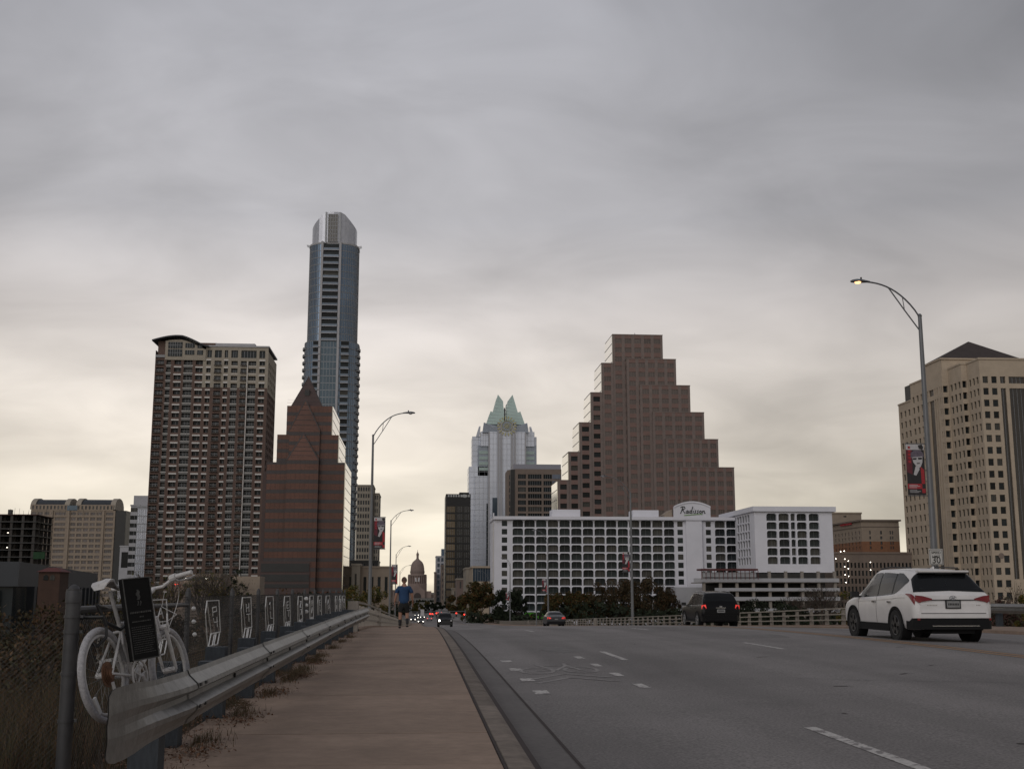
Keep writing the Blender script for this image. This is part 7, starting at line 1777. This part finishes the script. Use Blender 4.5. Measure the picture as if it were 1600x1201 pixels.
for (px, py, w_, lab, nm) in ((872, 926, 40, 'low brown tree right behind the grey sedan', M_lfa), (905, 919, 44, 'brown green tree left of the lamp with the banner', M_lfa), (938, 914, 44, 'broad brown tree below the middle of the hotel', M_lfo), (972, 904, 48, 'rust topped tree just left of the lamp with the banner', M_lfo), (1012, 902, 50, 'tallest rust brown tree right of the lamp with the banner', M_lfo), (1043, 918, 36, 'round brown tree nearest the black SUV', M_lfo)):
    tree('brown_tree', lab, px, py, 330, w_*1.2, nm, 8500, .25, group='brown trees in front of the white hotel', crown_lo=.18, clumps=34)
tree('bare_tree', 'bare greyish red tree in front of the parking deck corner', 1285, 886, 210, 66, M_lfr, 900, .12, bare=True)
tree('bare_tree', 'smaller bare tree left of the big one before the parking deck', 1245, 905, 230, 44, M_lfr, 1000, .12, bare=True)
tree('green_tree', 'olive green tree beside the bright bulbs of the garage', 1330, 908, 240, 50, M_lfg, 3200, .25, crown_lo=.1)
tree('bare_tree', 'bare brown tree left of the white SUV roof', 1395, 875, 160, 80, M_lfr, 500, .1, bare=True)
tree('bare_tree', 'bare brown tree behind the speed limit sign', 1490, 858, 130, 100, M_lfo, 700, .09, bare=True)
tree('bare_tree', 'bare brown tree right of the white SUV', 1560, 872, 110, 90, M_lfo, 800, .09, bare=True)
tree('bare_tree', 'bare tree at the right edge of the photo', 1605, 885, 105, 70, M_lfg, 700, .09, bare=True)
for (px, py, Y, w_, lab, lm) in ((1180, 935, 250, 60, 'low dark bush right of the black SUV behind the railing', M_lfd), (1100, 948, 260, 60, 'low bush behind the black SUV', M_lfd), (1235, 938, 220, 60, 'low dark bush below the parking deck', M_lfd), (1370, 930, 120, 70, 'dark bush behind the railing left of the white SUV', M_lfd), (1440, 920, 100, 90, 'dark bush hidden behind the white SUV', M_lfr), (1550, 925, 75, 90, 'dark red brown bush behind the right guardrail', M_lfr), (1610, 920, 70, 60, 'olive bush at the right edge behind the guardrail', M_lfg)):
    tree('bush', lab, px, py, Y, w_, lm, 3200, .13 if Y < 130 else .25, crown_lo=.0, clumps=30, zb=None if Y > 130 else -4)
# left bank trees behind the fence
for (px, py, Y, w_, lab, lm, n, b) in (
    (215, 868, 200, 60, 'thin greenish tree right of the bicycle seat', M_lfg, 900, True), (262, 872, 230, 70, 'sparse green tree behind the bicycle handlebar', M_lfg, 1000, True), (322, 858, 260, 70, 'sparse yellow green tree before the apartment tower', M_lfg, 900, True),
    (345, 866, 240, 60, 'leafier green tree left of the tan wall', M_lfg, 1000, True), (372, 893, 250, 40, 'small dark tree in front of the tan wall', M_lfd, 900, False), (180, 890, 150, 70, 'dark tree behind the bicycle seat', M_lfg, 900, True), (120, 898, 120, 90, 'dark bare tree above the big fence post', M_lfo, 700, True),
    (30, 930, 80, 120, 'dark tangled tree at the left edge before the brick piers', M_lfo, 600, True), (545, 913, 300, 50, 'green bush left of the concrete railing post', M_lfg, 2600, False), (585, 914, 310, 46, 'green bush behind the tallest left lamp', M_lfg, 2600, False), (625, 932, 420, 34, 'dark green bush left of the walking man', M_lfd, 2000, False)):
    tree('bank_tree', lab, px, py, Y, w_, lm, n, (.11 if Y < 130 else .16) if b else .28, bare=b, crown_lo=.12 if not b else .2)
for (px, py, Y, w_, lab) in ((200, 925, 60, 90, 'brown brush clump behind the plaque'), (330, 932, 60, 120, 'brown brush clump behind the first ribbon figures'), (440, 930, 70, 110, 'dark brush clump behind the middle of the fence'), (520, 932, 80, 90, 'dark brush clump behind the far end of the fence'), (80, 935, 40, 160, 'dark brush clump left of the big fence post'), (10, 960, 25, 200, 'dark brush clump at the left edge of the photo'), (150, 960, 30, 120, 'dark brush clump behind the rear wheel'), (250, 945, 40, 110, 'dark brush clump behind the front wheel'), (385, 940, 48, 110, 'brown brush clump behind the third ribbon figure')):
    tree('brush_clump', lab, px, py, Y, w_, M_dry if px in (330, 385, 150, 10) else M_lfo, 4200, .028+Y*.0012, crown_lo=0, clumps=40, zb=bank_l(at(px, py, Y).x, Y)-.1)
# dry grass on the bank and under the rail
def grass(name, n, region, hmin, hmax, wd, m, zf, seed, label):
    random.seed(seed); m_ = MB()
    for _ in range(n):
        x, y = region(); z = zf(x, y)-.02; h = random.uniform(hmin, hmax); a = random.uniform(0, 2*PI); ln = random.uniform(.05, .55)*h
        dx, dy = math.cos(a)*ln, math.sin(a)*ln; b = random.uniform(0, 2*PI); wx, wy = math.cos(b)*wd, math.sin(b)*wd
        m_.face([(x-wx, y-wy, z), (x+wx, y+wy, z), (x+wx*.6+dx*.4, y+wy*.6+dy*.4, z+h*.6), (x-wx*.6+dx*.4, y-wy*.6+dy*.4, z+h*.6)]); m_.face([(x-wx*.6+dx*.4, y-wy*.6+dy*.4, z+h*.6), (x+wx*.6+dx*.4, y+wy*.6+dy*.4, z+h*.6), (x+dx, y+dy, z+h)])
    o = m_.build(name, m); o['kind'] = 'stuff'; o['label'] = label; o['category'] = 'grass'; return o
def rg1():
    y = 5+33*random.random()**1.5; x = -2.55-random.random()**1.6*(2+y*.3); return x, y
grass('dry_grass', 26000, rg1, .15, .75, .004, M_dry, bank_l, 1, 'tall brown dry grass on the bank behind the fence')
def rg2():
    y = 6+31*random.random()**1.3; return random.gauss(-2.25, .13), y
grass('dry_grass', 5000, rg2, .03, .22, .003, M_dry, bank_l, 2, 'short dry weeds along the foot of the fence')
def rg3():
    y = random.choice([8.1, 10.2, 12.3, 14.5, 16.6, 17.4, 18.7, 20.5, 22, 25, 28, 31])+random.gauss(.1, .25); return -1.85+abs(random.gauss(0, .11)), y
grass('dry_grass', 3500, rg3, .02, .12, .003, M_dry, lambda x, y: sz(y), 3, 'tufts of dry weeds round the guardrail posts')
random.seed(9); m_ = MB()
for _ in range(6500):
    y = 6+30*random.random()**1.2; x = -1.86+random.gauss(0, .1)-random.random()*.5
    if random.random() < .28: y = random.choice([9.6, 14.9, 17.2, 17.6, 20.2, 12])+random.gauss(0, .3); x = -1.72+random.gauss(0, .12)
    z = sz(y)+random.random()*.03; a = rnd_sph(); a.z *= .4; a.normalize(); b = a.cross(Vector((0, 0, 1))).normalized()+Vector((0, 0, random.uniform(-.3, .3))); s_ = random.uniform(.008, .024)
    p = Vector((x, y, z+.004)); m_.face([p-a*s_, p-b*s_*.6, p+a*s_, p+b*s_*.6])
o = m_.build('leaf_litter', M_leafd); o['kind'] = 'stuff'; o['label'] = 'fallen brown leaves gathered under the guardrail'; o['category'] = 'leaves'
# brushwood heaps at the foot of the posts
for (y, x, s_, lab) in ((17.6, -1.78, .34, 'heap of dry twigs and leaves by the middle guardrail posts'), (13.2, -1.95, .2, 'small heap of dry weeds between the near guardrail posts'), (20.8, -1.8, .25, 'small heap of dead weeds farther along the guardrail'), (8.0, -1.72, .13, 'dark tuft of weeds at the foot of the guardrail end')):
    random.seed(int(y*10)); m_ = MB()
    for _ in range(260):
        a = random.uniform(0, 2*PI); rr = random.random()**.6*s_; p = Vector((x+math.cos(a)*rr*.8, y+math.sin(a)*rr*1.8, sz(y)+random.random()*.5*s_*(1-rr/s_))); d = rnd_sph().normalized(); d.z = abs(d.z)*.7; m_.tube(p, p+d*s_*random.uniform(.2, .6), .0022, .001, n=3, caps=False)
    tag(m_.build('dry_weeds', M_dry), lab, 'dry weeds')['kind'] = 'stuff'
# railing-side clutter and far mass of trees on the horizon
def treeline(nm, x0, x1, Y, z1, lm, seed, label):
    random.seed(seed); m_ = MB()
    for k in range(int((x1-x0)/1.2)):
        x = x0+k*1.2; h = z1*(.75+.25*math.sin(x*.05+seed)+.18*math.sin(x*.17))
        for _ in range(30):
            p = Vector((x+random.uniform(-1, 1), Y+random.uniform(-8, 8), ZG+random.random()**.7*h)); a = rnd_sph().normalized(); b = a.cross(rnd_sph()).normalized(); s_ = random.uniform(.4, .9)
            m_.face([p-a*s_, p-b*s_*.6, p+a*s_, p+b*s_*.6])
    o = m_.build(nm, lm); o['kind'] = 'stuff'; o['label'] = label; o['category'] = 'trees'
treeline('riverbank_bushes', -110, -6, 318, 8.5, M_lfd, 3, 'low dark belt of bushes along the far river bank on the left')
treeline('riverbank_bushes', 26, 150, 322, 6.5, M_lfd, 5, 'low dark belt of bushes along the far river bank on the right')
treeline('riverbank_bushes', -320, -108, 318, 10, M_lfo, 8, 'brownish belt of trees on the river bank at the far left')
treeline('riverbank_bushes', 150, 330, 330, 9, M_lfo, 9, 'brownish belt of trees on the river bank at the far right')
treeline('avenue_bushes', 14, 36, 368, 7.5, M_lfa, 22, 'olive undergrowth beneath the autumn trees left of the hotel')
treeline('hotel_undergrowth', 37, 75, 339, 8.2, M_lfa, 31, 'olive undergrowth between the brown trees and the white hotel')
treeline('avenue_bushes', 15, 34, 352, 4.6, M_lfd, 12, 'dark low bushes between the avenue and the white hotel')
treeline('avenue_bushes', -22, -10, 400, 5, M_lfd, 13, 'dark low bushes left of the avenue beyond the bridge')
bpy.context.view_layer.update()
